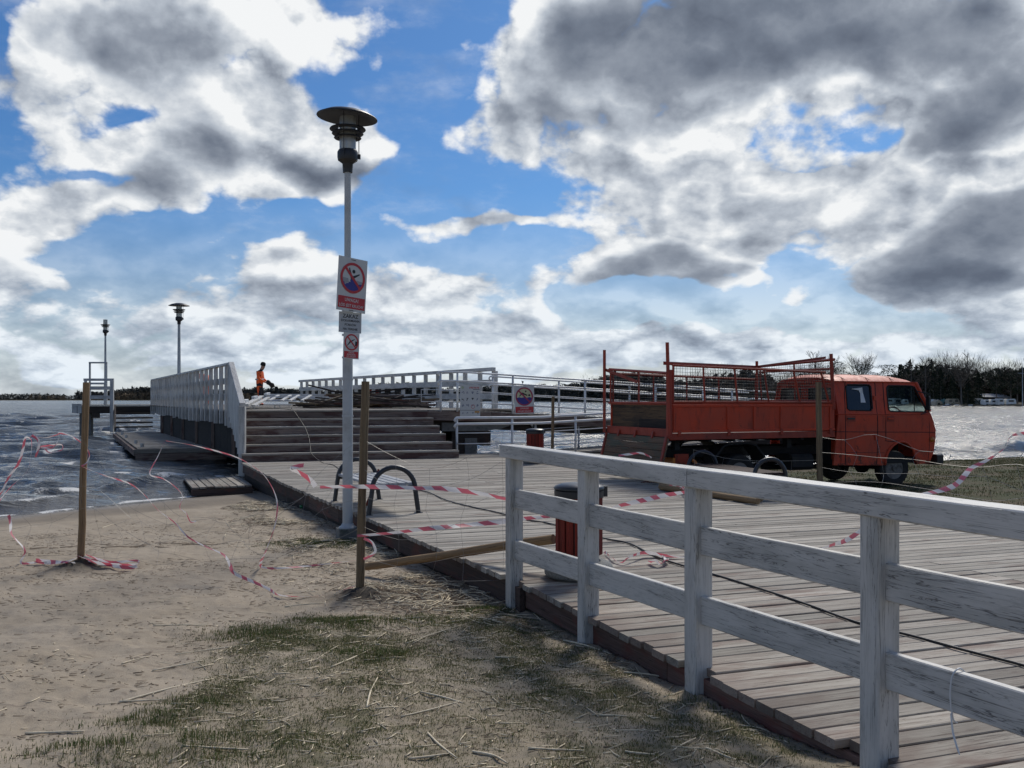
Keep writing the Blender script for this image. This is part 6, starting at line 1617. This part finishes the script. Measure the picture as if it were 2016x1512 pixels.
wire_fence('slack wire netting sagging between the grey brown pole and the tan pole', pa_, pb_, 1.25, 6, .75, wob=.06)
wire_fence('wire netting leaving the tan pole towards the left edge of the picture', pb_, (-7.8, 10.6, tz(-7.8, 10.6)), 1.25, 6, .6, wob=.06)
wire_fence('faint wire netting between the grey brown pole and the white fence', pa_, (FP[0].x - .1, FP[0].y + .35, -.1), 1.3, 6, .3, wob=.03)
q3 = (b3.x, 16.0, -.16)
wire_fence('drooping wire netting in front of the truck cab and grass at the right', q3, (9.2, 12.2, -.15), 1.0, 5, .15, step=.48, r=.0034, wob=.07)
wire_fence('low wire netting in front of the truck wheels beside the upright pole', q3, (3.0, 15.9, .02), .62, 4, .1, step=.45, r=.003, wob=.06)

# ------------------------------------------------------------------ small litter
mb = MB(); q = G(603, 1003); mb.lathe([(0, -.11), (.03, -.105), (.034, -.06), (.034, .04), (.012, .09), (.012, .12), (0, .12)], (0, 0, 0), n=14, axis='X'); o = mb.build('green_bottle', plain('green_plastic', (0.02, 0.16, 0.06), .25), None, smooth=True, label='green plastic bottle lying in the litter by the deck edge', cat='bottle'); o.location = q + Vector((0, 0, .03)); o.rotation_euler = (0, 0, R(20))
mb = MB(); mb.cbox((0, 0, 0), (.035, .03, .03), .006); o = mb.build('paper_scrap', M['pipe'], None, label='tiny pale paper scrap in the grass by the third fence post', cat='litter'); q = G(1333, 1342); o.location = q + Vector((0, 0, .015))
q = P(1278, 951, 0.015); mb = MB()
for k in range(9): mb.tube(cr([q + Vector((k*.035 - .15, rw2.uniform(-.03, .03), .01)), q + Vector((k*.035 - .12, rw2.uniform(-.04, .04), rw2.uniform(.02, .06))), q + Vector((k*.035 - .09, rw2.uniform(-.03, .03), .01))], 3), .007, 5)
mb.build('rusty_chain', plain('rust_brown', (0.13, 0.035, 0.02), .8), None, smooth=True, label='rusty red coil of chain lying on the deck beyond the near bin', cat='chain')
q = D_(1938, 984, 12.6); mb = MB(); mb.cbox((0, 0, 0), (.11, .08, .05), .02); o = mb.build('paper_scrap', M['pipe'], None, label='crumpled white scrap in the grass below the tape at the right', cat='litter'); o.location = (q.x, q.y, tz(q.x, q.y) + .03)

# ------------------------------------------------------------------ far shores
M['woods_dark'] = plain('distant_pine_foliage', (0.062, 0.064, 0.055), 0.95, var=0.35, scale=.05)
M['woods_brown'] = plain('distant_bare_twigs', (0.12, 0.095, 0.07), 0.95, var=0.45, scale=.05)
M['woods_tan'] = plain('distant_birch_twigs', (0.23, 0.17, 0.105), 0.95, var=0.4, scale=.05)
M['woods_green'] = plain('dark_green_needles', (0.020, 0.032, 0.014), 0.95, var=0.5, scale=.4)
M['shoreland'] = plain('far_shore_ground', (0.085, 0.075, 0.045), 0.95, var=0.4, scale=.03)
SHP = [(-900, 1200), (-400, 1150), (200, 1120), (500, 1080), (800, 960), (900, 840), (1000, 720), (1100, 620), (1200, 540), (1320, 460), (1450, 390), (1600, 320), (1750, 285), (1900, 262), (2050, 252), (2400, 235), (3000, 220)]
def shore_d(px): return float(np.interp(px, [p[0] for p in SHP], [p[1] for p in SHP]))
mb = MB(); vs = []
pxs = list(range(-3000, -900, 150)) + list(range(-900, 3001, 30)) + list(range(3100, 5200, 150))
for px in pxs:
    y = shore_d(px); jx = rw2.uniform(-1, 1)*y*.002
    for (k, z) in ((1.0, WZ - .3), (1.004, -.1), (1.03, .6), (1.8, 1.5)): vs.append(((px-CX)/F*y*k + jx, y*k, z))
fs = [(i*4+j, (i+1)*4+j, (i+1)*4+j+1, i*4+j+1) for i in range(len(pxs)-1) for j in range(3)]
mb.add(vs, fs); mb.build('far_shore', M['shoreland'], None, smooth=True, kind='structure', label='low wooded shore across the lake')
def forest(name, label, mt, specs, seed):
    """specs: list of (px0, px1, n, hmin, hmax, depth offset, kind) -> one mesh of many small leaf / twig triangles"""
    r_ = np.random.default_rng(seed); V = []; 
    for (px0, px1, n, h0, h1, off, kd) in specs:
        for k in range(n):
            px = px0 + (px1-px0)*(k + r_.uniform(0, 1))/n; y = shore_d(px)*1.012 + off + r_.uniform(0, 14); x = (px-CX)/F*y
            h = r_.uniform(h0, h1)*(0.88 + .24*math.sin(px*.021 + seed) * math.sin(px*.0063)); nt = (200 if px0 >= 1440 else 90) if kd != 'bare' else 130
            w = h*(.17 if kd == 'pine' else .24)
            u = r_.uniform(0, 1, nt)
            if kd == 'pine': zz = h*(.10 + .9*u**.9); rr_ = w*(1.0 - (zz/h)**1.6)*.95 + .15
            elif kd == 'mass': zz = h*(.0 + 1.0*u); rr_ = w*1.3*np.sqrt(np.clip(1 - ((zz/h - .5)/.55)**2, .05, 1))
            else: zz = h*(.15 + .85*u); rr_ = w*np.sqrt(np.clip(1 - ((zz/h - .58)/.45)**2, .03, 1))
            a = r_.uniform(0, 6.283, nt); q = np.sqrt(r_.uniform(.1, 1, nt))
            c = np.stack([x + rr_*q*np.cos(a), y + rr_*q*np.sin(a), zz - .3], -1)
            s = (h*(.045 if px0 >= 1440 else .085) if kd != 'bare' else h*.05)*r_.uniform(.6, 1.5, nt)[:, None]
            if kd == 'bare':
                d = np.stack([(c[:, 0]-x)/w*.8, (c[:, 1]-y)/w*.8, np.full(nt, 1.1)], -1) + r_.normal(0, .3, (nt, 3)); d /= np.linalg.norm(d, axis=1)[:, None]
                n_ = r_.normal(0, 1, (nt, 3)); n_ /= np.linalg.norm(n_, axis=1)[:, None]
                V.append(np.stack([c - n_*s*.06, c + n_*s*.06, c + d*s*2.6], 1))
            else:
                V.append(c[:, None, :] + r_.normal(0, 1, (nt, 3, 3))*s[:, None, :]*np.array([1, 1, .75]))
            tw = h*.012 + .04; V.append(np.array([[[x - tw, y, -.6], [x + tw, y, -.6], [x, y, h*.9]]]))
    V = np.concatenate(V).reshape(-1, 3); Q = np.arange(len(V)).reshape(-1, 3)
    return fast_mesh(name, V, Q, mt, smooth=False, kind='stuff', label=label)
forest('distant_woods', 'dark wooded shoreline far across the lake on the left', M['woods_dark'], [(-2800, -500, 300, 8.6, 12, 0, 'mass'), (-500, 220, 330, 6.8, 8.8, 0, 'mass'), (150, 860, 420, 12, 15.5, 12, 'mass'), (150, 860, 120, 13, 17, 20, 'pine'), (850, 1300, 220, 11, 13.5, 0, 'mass'), (1180, 1520, 120, 10, 13, 4, 'mass'), (850, 1500, 110, 12, 15, 8, 'pine')], 1)
forest('distant_birches', 'pale brown leafless trees along the far shore', M['woods_tan'], [(60, 130, 16, 6, 8, -3, 'mass'), (225, 640, 170, 7.5, 10.5, -4, 'bare'), (225, 640, 60, 6.5, 9, -4, 'mass'), (600, 870, 50, 7, 10, -4, 'bare')], 2)
forest('bare_woods', 'grey brown leafless woodland behind the far right shore', M['woods_brown'], [(1150, 1480, 90, 12, 16, 2, 'bare'), (1440, 1620, 60, 10, 13.5, 5, 'bare'), (2300, 4800, 240, 10, 14, 10, 'bare'), (1560, 2300, 240, 10.5, 14.5, 10, 'bare'), (1560, 2300, 90, 6, 9.5, 6, 'mass'), (1450, 1560, 30, 7, 10, 3, 'mass')], 3)
forest('pine_belt', 'dense dark conifers behind the far right shore', M['woods_green'], [(1640, 1800, 45, 8, 11, 8, 'mass'), (2300, 4800, 260, 7.5, 11.5, 8, 'mass'), (1780, 2300, 150, 7.5, 11.5, 8, 'mass'), (1560, 2300, 80, 9.5, 12.5, 12, 'pine'), (1480, 1640, 30, 6, 9, 6, 'mass')], 4)
# single trees that can be told apart
M['twig'] = plain('grey_brown_twigs', (0.13, 0.105, 0.08), .95, var=.2)
M['bark'] = plain('pale_grey_bark', (0.15, 0.13, 0.11), 0.95, var=.3)
def bare_tree(label, px, py_top, wide=.30, seed=0, y=None, fork=1):
    r_ = random.Random(seed); y = y or shore_d(px)*1.01 + 2; x = (px-CX)/F*y; top = CZ - (py_top-HY)/F*y; h = top + .2
    t = empty('bare_tree', (x, y, -.2), label=label, cat='tree', group='leafless trees on the far right shore'); tr = MB(); cw = MB()
    lean = r_.uniform(-.05, .05)*h; th = h*(.5 if fork > 1 else .85)
    tr.tube([(0, 0, 0), (lean*.3, 0, th*.5), (lean*.6, 0, th)], [h*.015 + .03, h*.011 + .02, h*.005], 5); tr.build('trunk', M['bark'], t, rel=False)
    def br(p, d, L, r, dep):
        q = p + d*L + Vector((0, 0, L*.12)); m_ = p.lerp(q, .5) + Vector((r_.gauss(0, L*.05), r_.gauss(0, L*.05), 0)); cw.tube([p, m_, q], [r, r*.8, r*.5], 3, cap=False)
        if dep == 0: return
        for k in range(r_.choice((3, 3, 4))):
            f = r_.uniform(.35, 1); s = p.lerp(q, f); nd = (d + Vector((r_.gauss(0, .5), r_.gauss(0, .5), r_.gauss(.22, .3)))).normalized(); br(s, nd, L*r_.uniform(.45, .68), r*.55, dep-1)
    nb_ = 8 + int(h*.7)
    for k in range(nb_):
        f = .25 + .72*k/nb_; a = k*2.4 + r_.uniform(-.4, .4); s = Vector((lean*f*.6, 0, th*f if fork == 1 else th*(.55 + .45*f)))
        up_ = .55 + .8*f if fork == 1 else .9 + .3*f; d = Vector((math.cos(a), math.sin(a), up_*1.1)).normalized()
        br(s, d, h*wide*(1.12 - .55*f)*(1 if fork == 1 else 1.1), h*.0042 + .005, 4)
    # scale the crown to the height wanted
    zm = max(v[2] for v in cw.v); k_ = h/zm; cw.v = [(v[0], v[1], v[2]*k_) for v in cw.v]
    cw.build('crown', M['twig'], t, rel=False); return t
bare_tree('leafless tree just left of the truck cab roof corner post', 1607, 688, .20, 1)
bare_tree('wide fan shaped leafless tree above the truck cab roof', 1692, 690, .30, 2, fork=2)
bare_tree('small leafless tree between the corner post and the fan shaped tree', 1642, 698, .20, 3)
bare_tree('slim leafless tree at the left of the dense group right of the cab', 1795, 702, .22, 4)
bare_tree('tall straight leafless tree right of the cab mirror', 1822, 699, .18, 5)
bare_tree('leafless tree between the straight one and the big dead crown', 1853, 704, .2, 6)
bare_tree('biggest gnarled leafless tree rising highest on the right shore', 1893, 689, .34, 7, y=262, fork=2)
bare_tree('spiky leafless tree directly right of the biggest gnarled one', 1906, 687, .12, 8)
bare_tree('leafless tree over the boathouse roof', 1962, 716, .26, 9, fork=2)
bare_tree('leafless tree beside the white mast at the right edge', 1990, 712, .24, 10)
bare_tree('outermost leafless tree cut by the right edge', 2014, 714, .24, 11)
def conifer(label, px, py_top, w=.22, seed=0, round_=False):
    r_ = np.random.default_rng(seed + 100); y = shore_d(px)*1.01 + 1; x = (px-CX)/F*y; h = CZ - (py_top-HY)/F*y + .2
    t = empty('pine_tree' if round_ else 'spruce_tree', (x, y, -.2), label=label, cat='tree', group='dark conifers on the far right shore')
    mb = MB(); mb.tube([(0, 0, 0), (0, 0, h*.9)], [h*.016 + .03, .03], 5); mb.build('trunk', M['bark'], t, rel=False)
    n = 2400; u = r_.uniform(0, 1, n)
    if round_: zz = h*(.35 + .65*u); rr_ = h*w*1.3*np.sqrt(np.clip(1 - ((zz/h - .66)/.36)**2, .02, 1))*(0.75 + .35*np.sin(zz*2.1 + seed))
    else: zz = h*(.06 + .94*u**1.15); rr_ = h*w*(1 - (zz/h))**.85*(.72 + .35*np.abs(np.sin(zz*2.6))) + .1
    a = r_.uniform(0, 6.283, n); q = np.sqrt(r_.uniform(.15, 1, n)); c = np.stack([rr_*q*np.cos(a), rr_*q*np.sin(a), zz - q*.3], -1)
    V = c[:, None, :] + r_.normal(0, 1, (n, 3, 3))*.15*np.array([1, 1, .7]); o = fast_mesh('crown', V.reshape(-1, 3), np.arange(3*n).reshape(-1, 3), M['woods_green'], smooth=False); o.parent = t
    return t
for i, (px, py, w, rd_, lb) in enumerate(((1651, 711, .26, 1, 'round topped dark pine behind the left part of the cab roof'), (1700, 716, .34, 1, 'broad dark pine below the fan shaped bare tree'), (1748, 717, .36, 1, 'bushy dark pine right of the cab roof middle'),
      (1771, 716, .16, 0, 'small pointed spruce beside the bushy pine'), (1852, 723, .2, 0, 'dark pointed spruce among the bare trees'), (1838, 728, .2, 0, 'shorter spruce left of the pointed one'), (1926, 732, .24, 0, 'dark spruce left of the boathouse roof'),
      (1905, 742, .25, 0, 'low spruce in front of the gnarled tree'), (1962, 724, .28, 1, 'dark pine behind the boathouse'), (2003, 728, .3, 1, 'dark round pine near the right edge'), (1876, 734, .22, 0, 'spruce under the biggest gnarled tree'))):
    conifer(lb, px, py, w, i, bool(rd_))
# caravans, boathouse, tents and boats at the waterside
M['carav'] = plain('caravan_cream', (0.78, 0.77, 0.72), .5, var=.08, scale=1)
M['carav2'] = plain('caravan_beige', (0.50, 0.42, 0.30), .5, var=.1, scale=1)
M['teal'] = plain('teal_tarp', (0.17, 0.33, 0.33), .6, scale=1)
M['blue_t'] = plain('blue_tarp', (0.05, 0.10, 0.22), .6, scale=1)
M['roofm'] = plain('grey_sheet_roof', (0.42, 0.44, 0.46), .45, scale=1)
def shore_box(name, label, cat, px0, px1, py_top, m_, kind='caravan', dy=0.0, pyb=799.5):
    y = shore_d((px0+px1)/2)*.999 + dy + 1.0; x0 = (px0-CX)/F*y; x1 = (px1-CX)/F*y; z1 = CZ - (py_top-HY)/F*y; zb = CZ - (pyb-HY)/F*y; w = x1-x0
    t = empty(name, ((x0+x1)/2, y, zb), R(rw2.uniform(-6, 6)), label=label, cat=cat); h = z1 - zb; base = .45*min(1, h/2.4)
    if kind == 'caravan':
        mb = MB(); pr = [(-w/2, base), (-w/2 + .1, base - .05), (w/2 - .3, base - .05), (w/2, base + .3), (w/2 - .12, h - .35), (w/2 - .45, h), (-w/2 + .4, h), (-w/2 + .05, h - .4)]
        mb.panel(pr, (), lambda u, v: Vector((u, 0, v)), 2.1, (0, 1, 0)); mb.build('body', M[m_], t, rel=False)
        nw = max(1, int(w/1.6))
        for k in range(nw):
            mb = MB(); cx = -w/2 + w*(k+.5)/nw; mb.cbox((cx, -.01, base + (h-base)*.62), (w/nw*.5, .05, (h-base)*.3), .01); mb.build('window', M['dglass'], t, rel=False)
        mb = MB(); mb.lathe([(0, -.1), (.3, -.1), (.32, 0), (.3, .1), (0, .1)], (0, .1, .3), n=14, axis='Y'); mb.build('wheel', M['rubber'], t, rel=False)
    elif kind == 'shed':
        mb = MB(); mb.box((0, 3, h*.35), (w*.96, 5.5, h*.7)); mb.build('wall', M['dark'], t, rel=False)
        mb = MB(); mb.panel([(-w/2, h*.70), (w/2, h*.66), (w*.36, h), (-w*.44, h)], (), lambda u, v: Vector((u, -.3 + (v - h*.68)*2.4, v)), .12, (0, 0, 1)); mb.build('roof', M[m_], t, rel=False)
        for k in range(3):
            mb = MB(); mb.box((-w*.3 + k*w*.28, .22, h*.36), (w*.13, .06, h*.34)); mb.build('door', M['riser'], t, rel=False)
    elif kind == 'tent':
        mb = MB(); mb.panel([(-w/2, 0), (w/2, 0), (w/2, h*.6), (0, h), (-w/2, h*.6)], (), lambda u, v: Vector((u, 0, v)), 2.5, (0, 1, 0)); mb.build('canvas', M[m_], t, rel=False)
        mb = MB(); mb.box((0, -.03, h*.25), (w*.3, .04, h*.5)); mb.build('flap', M['dark'], t, rel=False)
    elif kind == 'boat':
        mb = MB(); n = 9; vs = []
        for i in range(n):
            u = i/(n-1); s = math.sin(math.pi*min(.99, max(.06, u*.93)))**.6
            for (k, z) in ((-1, h*.5), (-.7, .0), (.7, .0), (1, h*.5)): vs.append((-w/2 + w*u, k*.75*s, z + (h*.25*u**3)))
        mb.add(vs, [(i*4+j, i*4+j+1, (i+1)*4+j+1, (i+1)*4+j) for i in range(n-1) for j in range(3)]); mb.build('hull', M[m_], t, rel=False, smooth=True)
        mb = MB(); mb.cbox((w*.05, 0, h*.66), (w*.35, 1.0, h*.42), .08); mb.build('cabin', M['carav'], t, rel=False)
    return t
shore_box('boathouse', 'low boathouse with light grey sheet roof on the right shore', 'boathouse', 1932, 1990, 776, 'roofm', 'shed', dy=8, pyb=796)
for i, (a, b, c, m_, k, lb) in enumerate(((1925, 1937, 784, 'carav', 'caravan', 'narrow white caravan at the left end of the row before the boathouse'), (1938, 1949, 786.5, 'carav', 'caravan', 'low white caravan second from the left before the boathouse'), (1950, 1964, 786, 'carav', 'caravan', 'grey white caravan in the middle of the row before the boathouse'),
      (1965, 1978, 784.5, 'carav', 'caravan', 'tall white caravan right of the middle before the boathouse'), (1981, 2001, 785, 'carav', 'caravan', 'long white caravan at the right end of the row'), (1836, 1850, 786, 'carav', 'caravan', 'small white caravan directly behind the truck mirror'),
      (1866, 1889, 785, 'carav2', 'caravan', 'beige caravan standing alone between tarps and the bare shore'), (1853, 1867, 785, 'teal', 'tent', 'teal tarpaulin tent left of the beige caravan'), (1841, 1856, 787, 'carav2', 'tent', 'sand coloured tent with white awning by the mirror'),
      (1856, 1872, 794, 'blue_t', 'boat', 'blue covered boat moored under the teal tent'), (1876, 1890, 795, 'carav', 'boat', 'small white boat below the beige caravan'), (1902, 1918, 796, 'dark', 'boat', 'dark low boat near the middle of the right shore'),
      (1745, 1776, 784, 'carav', 'caravan', 'white caravan seen through the front cab window'), (1779, 1789, 786, 'carav', 'caravan', 'narrow white caravan seen through the cab window'), (1746, 1782, 796, 'carav', 'boat', 'long white boat seen through the cab window'))):
    shore_box({'caravan': 'caravan', 'tent': 'tent', 'boat': 'boat'}[k], lb, k, a, b, c, m_, k, dy=-1.5 if k == 'boat' else rw2.uniform(0, 3), pyb=(801.5 if k == 'boat' else 799.3))
y = shore_d(2013) - 2; t = empty('mast', ((2013-CX)/F*y, y, -.4), label='thin white mast with crossbar standing by the water at the right edge', cat='mast')
mb = MB(); mb.tube([(0, 0, 0), (0, 0, CZ - (715-HY)/F*y + .4)], [.09, .04], 6); mb.build('pole', M['pipe'], t, rel=False); mb = MB(); mb.tube([(-1.2, 0, 8.6), (.6, 0, 8.5)], .04, 5); mb.build('crossbar', M['pipe'], t, rel=False)

# ------------------------------------------------------------------ grass blades, reed litter
def blades(name, label, n, xr, yr, dens, hgt, mt, seed, wdt=.0011, lean=.5):
    r_ = np.random.default_rng(seed); x = r_.uniform(*xr, n); y = np.sqrt(r_.uniform(yr[0]**2, yr[1]**2, n)) if yr[0] > 0 else r_.uniform(*yr, n)
    d = dens(x, y); m = r_.uniform(0, 1, n) < d; x, y, d = x[m], y[m], d[m]
    z = terrain(x, y); k = len(x); h = hgt*(0.35 + .65*d)*r_.uniform(.4, 1.25, k)
    a = r_.uniform(0, 6.283, k); L = np.abs(r_.normal(0, lean, k)); dx = np.cos(a)*L; dy = np.sin(a)*L; wa = a + r_.normal(0, .5, k) + 1.57
    w = (wdt*(1 + y*.10))*r_.uniform(.7, 1.3, k)
    p0 = np.stack([x - np.cos(wa)*w, y - np.sin(wa)*w, z - .005], -1); p1 = np.stack([x + np.cos(wa)*w, y + np.sin(wa)*w, z - .005], -1)
    mx_ = x + dx*h*.4; my_ = y + dy*h*.4; mz = z + h*.62
    p2 = np.stack([mx_ - np.cos(wa)*w*.7, my_ - np.sin(wa)*w*.7, mz], -1); p3 = np.stack([mx_ + np.cos(wa)*w*.7, my_ + np.sin(wa)*w*.7, mz], -1)
    p4 = np.stack([x + dx*h*1.25, y + dy*h*1.25, z + h*np.clip(1 - L*.5, .35, 1)], -1)
    V = np.stack([p0, p1, p3, p2, p4], 1).reshape(-1, 3); b = np.arange(k)*5
    T = np.concatenate([np.stack([b, b+1, b+2], -1), np.stack([b, b+2, b+3], -1), np.stack([b+3, b+2, b+4], -1)])
    return fast_mesh(name, V, T, mt, {'hue': np.repeat(r_.uniform(0, 1, k), 5)}, smooth=False, kind='stuff', label=label)
def _grass(c1, c2, c3):
    def fn(n):
        a = n.new('ShaderNodeAttribute', attribute_name='hue').outputs['Fac']
        col = n.ramp(a, [(0, c1), (.55, c2), (.85, c3), (1, (0.24, 0.19, 0.10))]); n.S('Base Color', col); n.S('Roughness', .7); n.S('Specular IOR Level', .25)
        tr = n.new('ShaderNodeBsdfTranslucent'); n.sock(tr.inputs[0], col); mx_ = n.new('ShaderNodeMixShader'); mx_.inputs[0].default_value = .3
        o = [q for q in n.n if q.type == 'OUTPUT_MATERIAL'][0]; n.l.new(n.b.outputs[0], mx_.inputs[1]); n.l.new(tr.outputs[0], mx_.inputs[2]); n.l.new(mx_.outputs[0], o.inputs[0])
    return fn
M['grass'] = mat('short_spring_grass', _grass((0.05, 0.085, 0.022), (0.085, 0.115, 0.036), (0.16, 0.145, 0.065)))
M['grass_olive'] = mat('olive_moss_grass', _grass((0.066, 0.090, 0.026), (0.105, 0.118, 0.042), (0.19, 0.165, 0.09)))
M['turf'] = mat('dark_field_grass', _grass((0.032, 0.05, 0.014), (0.055, 0.068, 0.022), (0.10, 0.082, 0.038)))
M['grass_dry'] = mat('mixed_dry_grass', _grass((0.085, 0.095, 0.040), (0.15, 0.125, 0.07), (0.27, 0.21, 0.13)))
CL = [(G(520, 1248), .30, .12), (G(668, 1222), .30, .10), (G(800, 1224), .24, .07), (G(958, 1200), .22, .10), (G(395, 1385), .22, .06), (G(1068, 1215), .16, .12), (G(190, 1470), .25, .10), (G(730, 1290), .3, .06), (G(300, 1420), .25, .08), (G(1460, 1420), .3, .08), (G(1770, 1500), .22, .16), (G(1660, 1500), .2, .14), (G(1235, 1300), .15, .08), (G(640, 1068), .45, .05), (G(420, 1470), .4, .06)]
def clump(x, y):
    d = np.zeros(x.shape)
    for p, r, h in CL: d = np.maximum(d, np.exp(-(np.hypot((x-p.x)/1.4, y-p.y)/r)**2*1.5)*(.7 + h*8))
    return np.clip(d*np.clip(fbm(x*5, y*5, 3, 51)*2.6 - .35, 0, 1), 0, 1)
def dens_short(x, y): return np.clip(grass_amount(x, y)*1.1, 0, 1)
def not_deck(x, y): return (x < edge_x(y) - .01)
blades('grass_tufts', 'greener tufts of grass on the sand', 620000, (-3.2, 2.1), (3.3, 14), lambda x, y: clump(x, y)*not_deck(x, y), .040, M['grass'], 1)
blades('thin_grass', 'thin short grass growing on the sand in front', 760000, (-3.4, 2.2), (3.3, 8.6), lambda x, y: dens_short(x, y)*np.clip(fbm(x*7, y*7, 2, 61)*1.9 - .1, 0, 1)*.62*not_deck(x, y), .022, M['grass_olive'], 2, lean=.9)
blades('short_turf', 'short turf around the parked truck', 130000, (3.0, 18), (9.0, 31), lambda x, y: right_turf(x, y)*np.clip(fbm(x*1.3, y*1.3, 3, 65)*2.0 - .35, 0, 1), .045, M['turf'], 3, wdt=.002, lean=.7)

M['reed'] = plain('dry_reed', (0.66, 0.57, 0.41), .7, var=.2, scale=20, dirt=(0.42, 0.33, 0.21))
M['reed2'] = plain('old_reed', (0.20, 0.15, 0.10), .85, var=.3, scale=20)
def sticks(name, label, n, xr, yr, dens, lr, mt, seed, rad_=.0028, dirn=None, lift=.0):
    r_ = np.random.default_rng(seed); x = r_.uniform(*xr, n); y = r_.uniform(*yr, n); m = (r_.uniform(0, 1, n) < dens(x, y)); x, y = x[m], y[m]; k = len(x)
    L = lr[0] + (lr[1]-lr[0])*r_.uniform(0, 1, k)**2.2; a = r_.uniform(0, 3.1416, k) if dirn is None else r_.normal(dirn, .55, k)
    dx, dy = np.cos(a)*L/2, np.sin(a)*L/2; w = rad_*r_.uniform(.6, 1.5, k)
    za = terrain(x-dx, y-dy) + w + r_.uniform(0, lift + .004, k); zb = terrain(x+dx, y+dy) + w + r_.uniform(0, lift + .004, k); zm = np.maximum(terrain(x, y) + w, (za+zb)/2) - .001
    nx_, ny_ = -np.sin(a), np.cos(a); bend = r_.normal(0, .03, k)*L; rings = []
    for (px_, py_, pz_, s_) in ((x-dx, y-dy, za, 1), (x + nx_*bend, y + ny_*bend, zm, 1), (x+dx, y+dy, zb, .7)):
        for (u, v) in ((-1, -.3), (1, -.3), (0, 1)): rings.append(np.stack([px_ + nx_*w*u*s_, py_ + ny_*w*u*s_, pz_ + w*v*s_], -1))
    V = np.stack(rings, 1).reshape(-1, 3); b = np.arange(k)*9; T = []
    for r0 in (0, 3):
        for i in range(3): j = (i+1) % 3; T += [np.stack([b+r0+i, b+r0+j, b+r0+3+j], -1), np.stack([b+r0+i, b+r0+3+j, b+r0+3+i], -1)]
    T += [np.stack([b, b+2, b+1], -1), np.stack([b+6, b+7, b+8], -1)]
    return fast_mesh(name, V, np.concatenate(T), mt, smooth=False, kind='stuff', label=label)
gz = lambda x, y: not_deck(x, y)*(0.12 + .88*np.clip(grass_amount(x, y)*1.6, 0, 1))
sticks('reed_litter', 'pale broken reed pieces strewn over the grass', 4400, (-3.2, 2.2), (3.3, 8.5), lambda x, y: gz(x, y)*.85, (.02, .16), M['reed'], 11, .0028)
sticks('reed_chaff', 'tiny dark bits of reed and leaf on the sand', 26000, (-6.5, 2.2), (3.3, 15), lambda x, y: not_deck(x, y)*np.clip(fbm(x*1.4, y*2.6, 3, 71)*3 - 1.05, 0, 1)*(sdist(x, y) > 1.2), (.008, .07), M['reed2'], 12, .0022, dirn=0.25)
sticks('reed_drift', 'drift of broken reeds along the deck edge', 26000, (-5.0, .6), (7.2, 18), lambda x, y: not_deck(x, y)*debris(x, y)*.9, (.04, .34), M['reed'], 13, .0034, lift=.03)
sticks('dark_drift', 'dark rotten reeds under the pale drift', 34000, (-5.0, .8), (6.0, 18), lambda x, y: not_deck(x, y)*np.clip(debris(x, y) + .25*np.exp(-((edge_x(y)-x-.12)/.15)**2), 0, 1), (.03, .20), M['reed2'], 14, .0034, lift=.015)
# longer stalks that can be picked out one by one
rs_ = random.Random(4)
ST = [((240, 1308), (292, 1294)), ((302, 1233), (412, 1232)), ((345, 1290), (505, 1268)), ((234, 1385), (420, 1338)), ((236, 1383), (330, 1379)), ((300, 1322), (400, 1302)), ((800, 1268), (908, 1232)), ((620, 1300), (666, 1273)), ((652, 1315), (730, 1280)), ((722, 1395), (744, 1335)), ((790, 1413), (905, 1383)), ((828, 1364), (912, 1386)), ((1110, 1262), (1205, 1290)), ((1395, 1382), (1505, 1420)), ((1228, 1325), (1360, 1350)), ((975, 1295), (1022, 1296)), ((358, 1471), (490, 1478)), ((842, 1445), (900, 1495)), ((806, 1496), (884, 1486)), ((930, 1482), (1000, 1506)), ((1040, 1475), (1150, 1480)), ((1230, 1482), (1290, 1488)), ((1325, 1480), (1370, 1455)), ((1390, 1475), (1480, 1510)), ((1455, 1430), (1560, 1480)), ((1180, 1410), (1235, 1412)), ((200, 1040), (225, 1032)), ((50, 1446), (166, 1442)), ((560, 1196), (640, 1190)), ((765, 1220), (850, 1215)), ((1050, 1208), (1075, 1238)), ((980, 1210), (1048, 1212))]
lbl = 'pale dry reed stalk lying on the ground'
for i, (a, b) in enumerate(ST):
    A_, B_ = G(*a), G(*b); r0 = .0035 + rs_.random()*.0025; mid = (A_+B_)/2; mid.z = max(tz(mid.x, mid.y), mid.z) + .004
    A_.z += .006; B_.z += .006; mid.x += rs_.uniform(-.02, .02); mb = MB(); mb.tube(cr([A_, mid, B_], 4), [r0]*6 + [r0*.8, r0*.7, r0*.5], 6)
    mb.build('reed_stalk', M['reed'], None, smooth=True, label=lbl, cat='reed', group='longer dry reed stalks on the ground')
# driftwood twigs left of the tan pole
sticks('dark_twigs', 'dark twigs washed up on the sand by the tan pole', 260, (-6.6, -2.2), (9.5, 14.5), lambda x, y: np.exp(-((y - 12.2 - .1*x)/.25)**2) + np.exp(-((y - 9.6 + .25*(x+4))/.1)**2)*.3, (.1, .6), M['reed2'], 15, .005, dirn=.08)
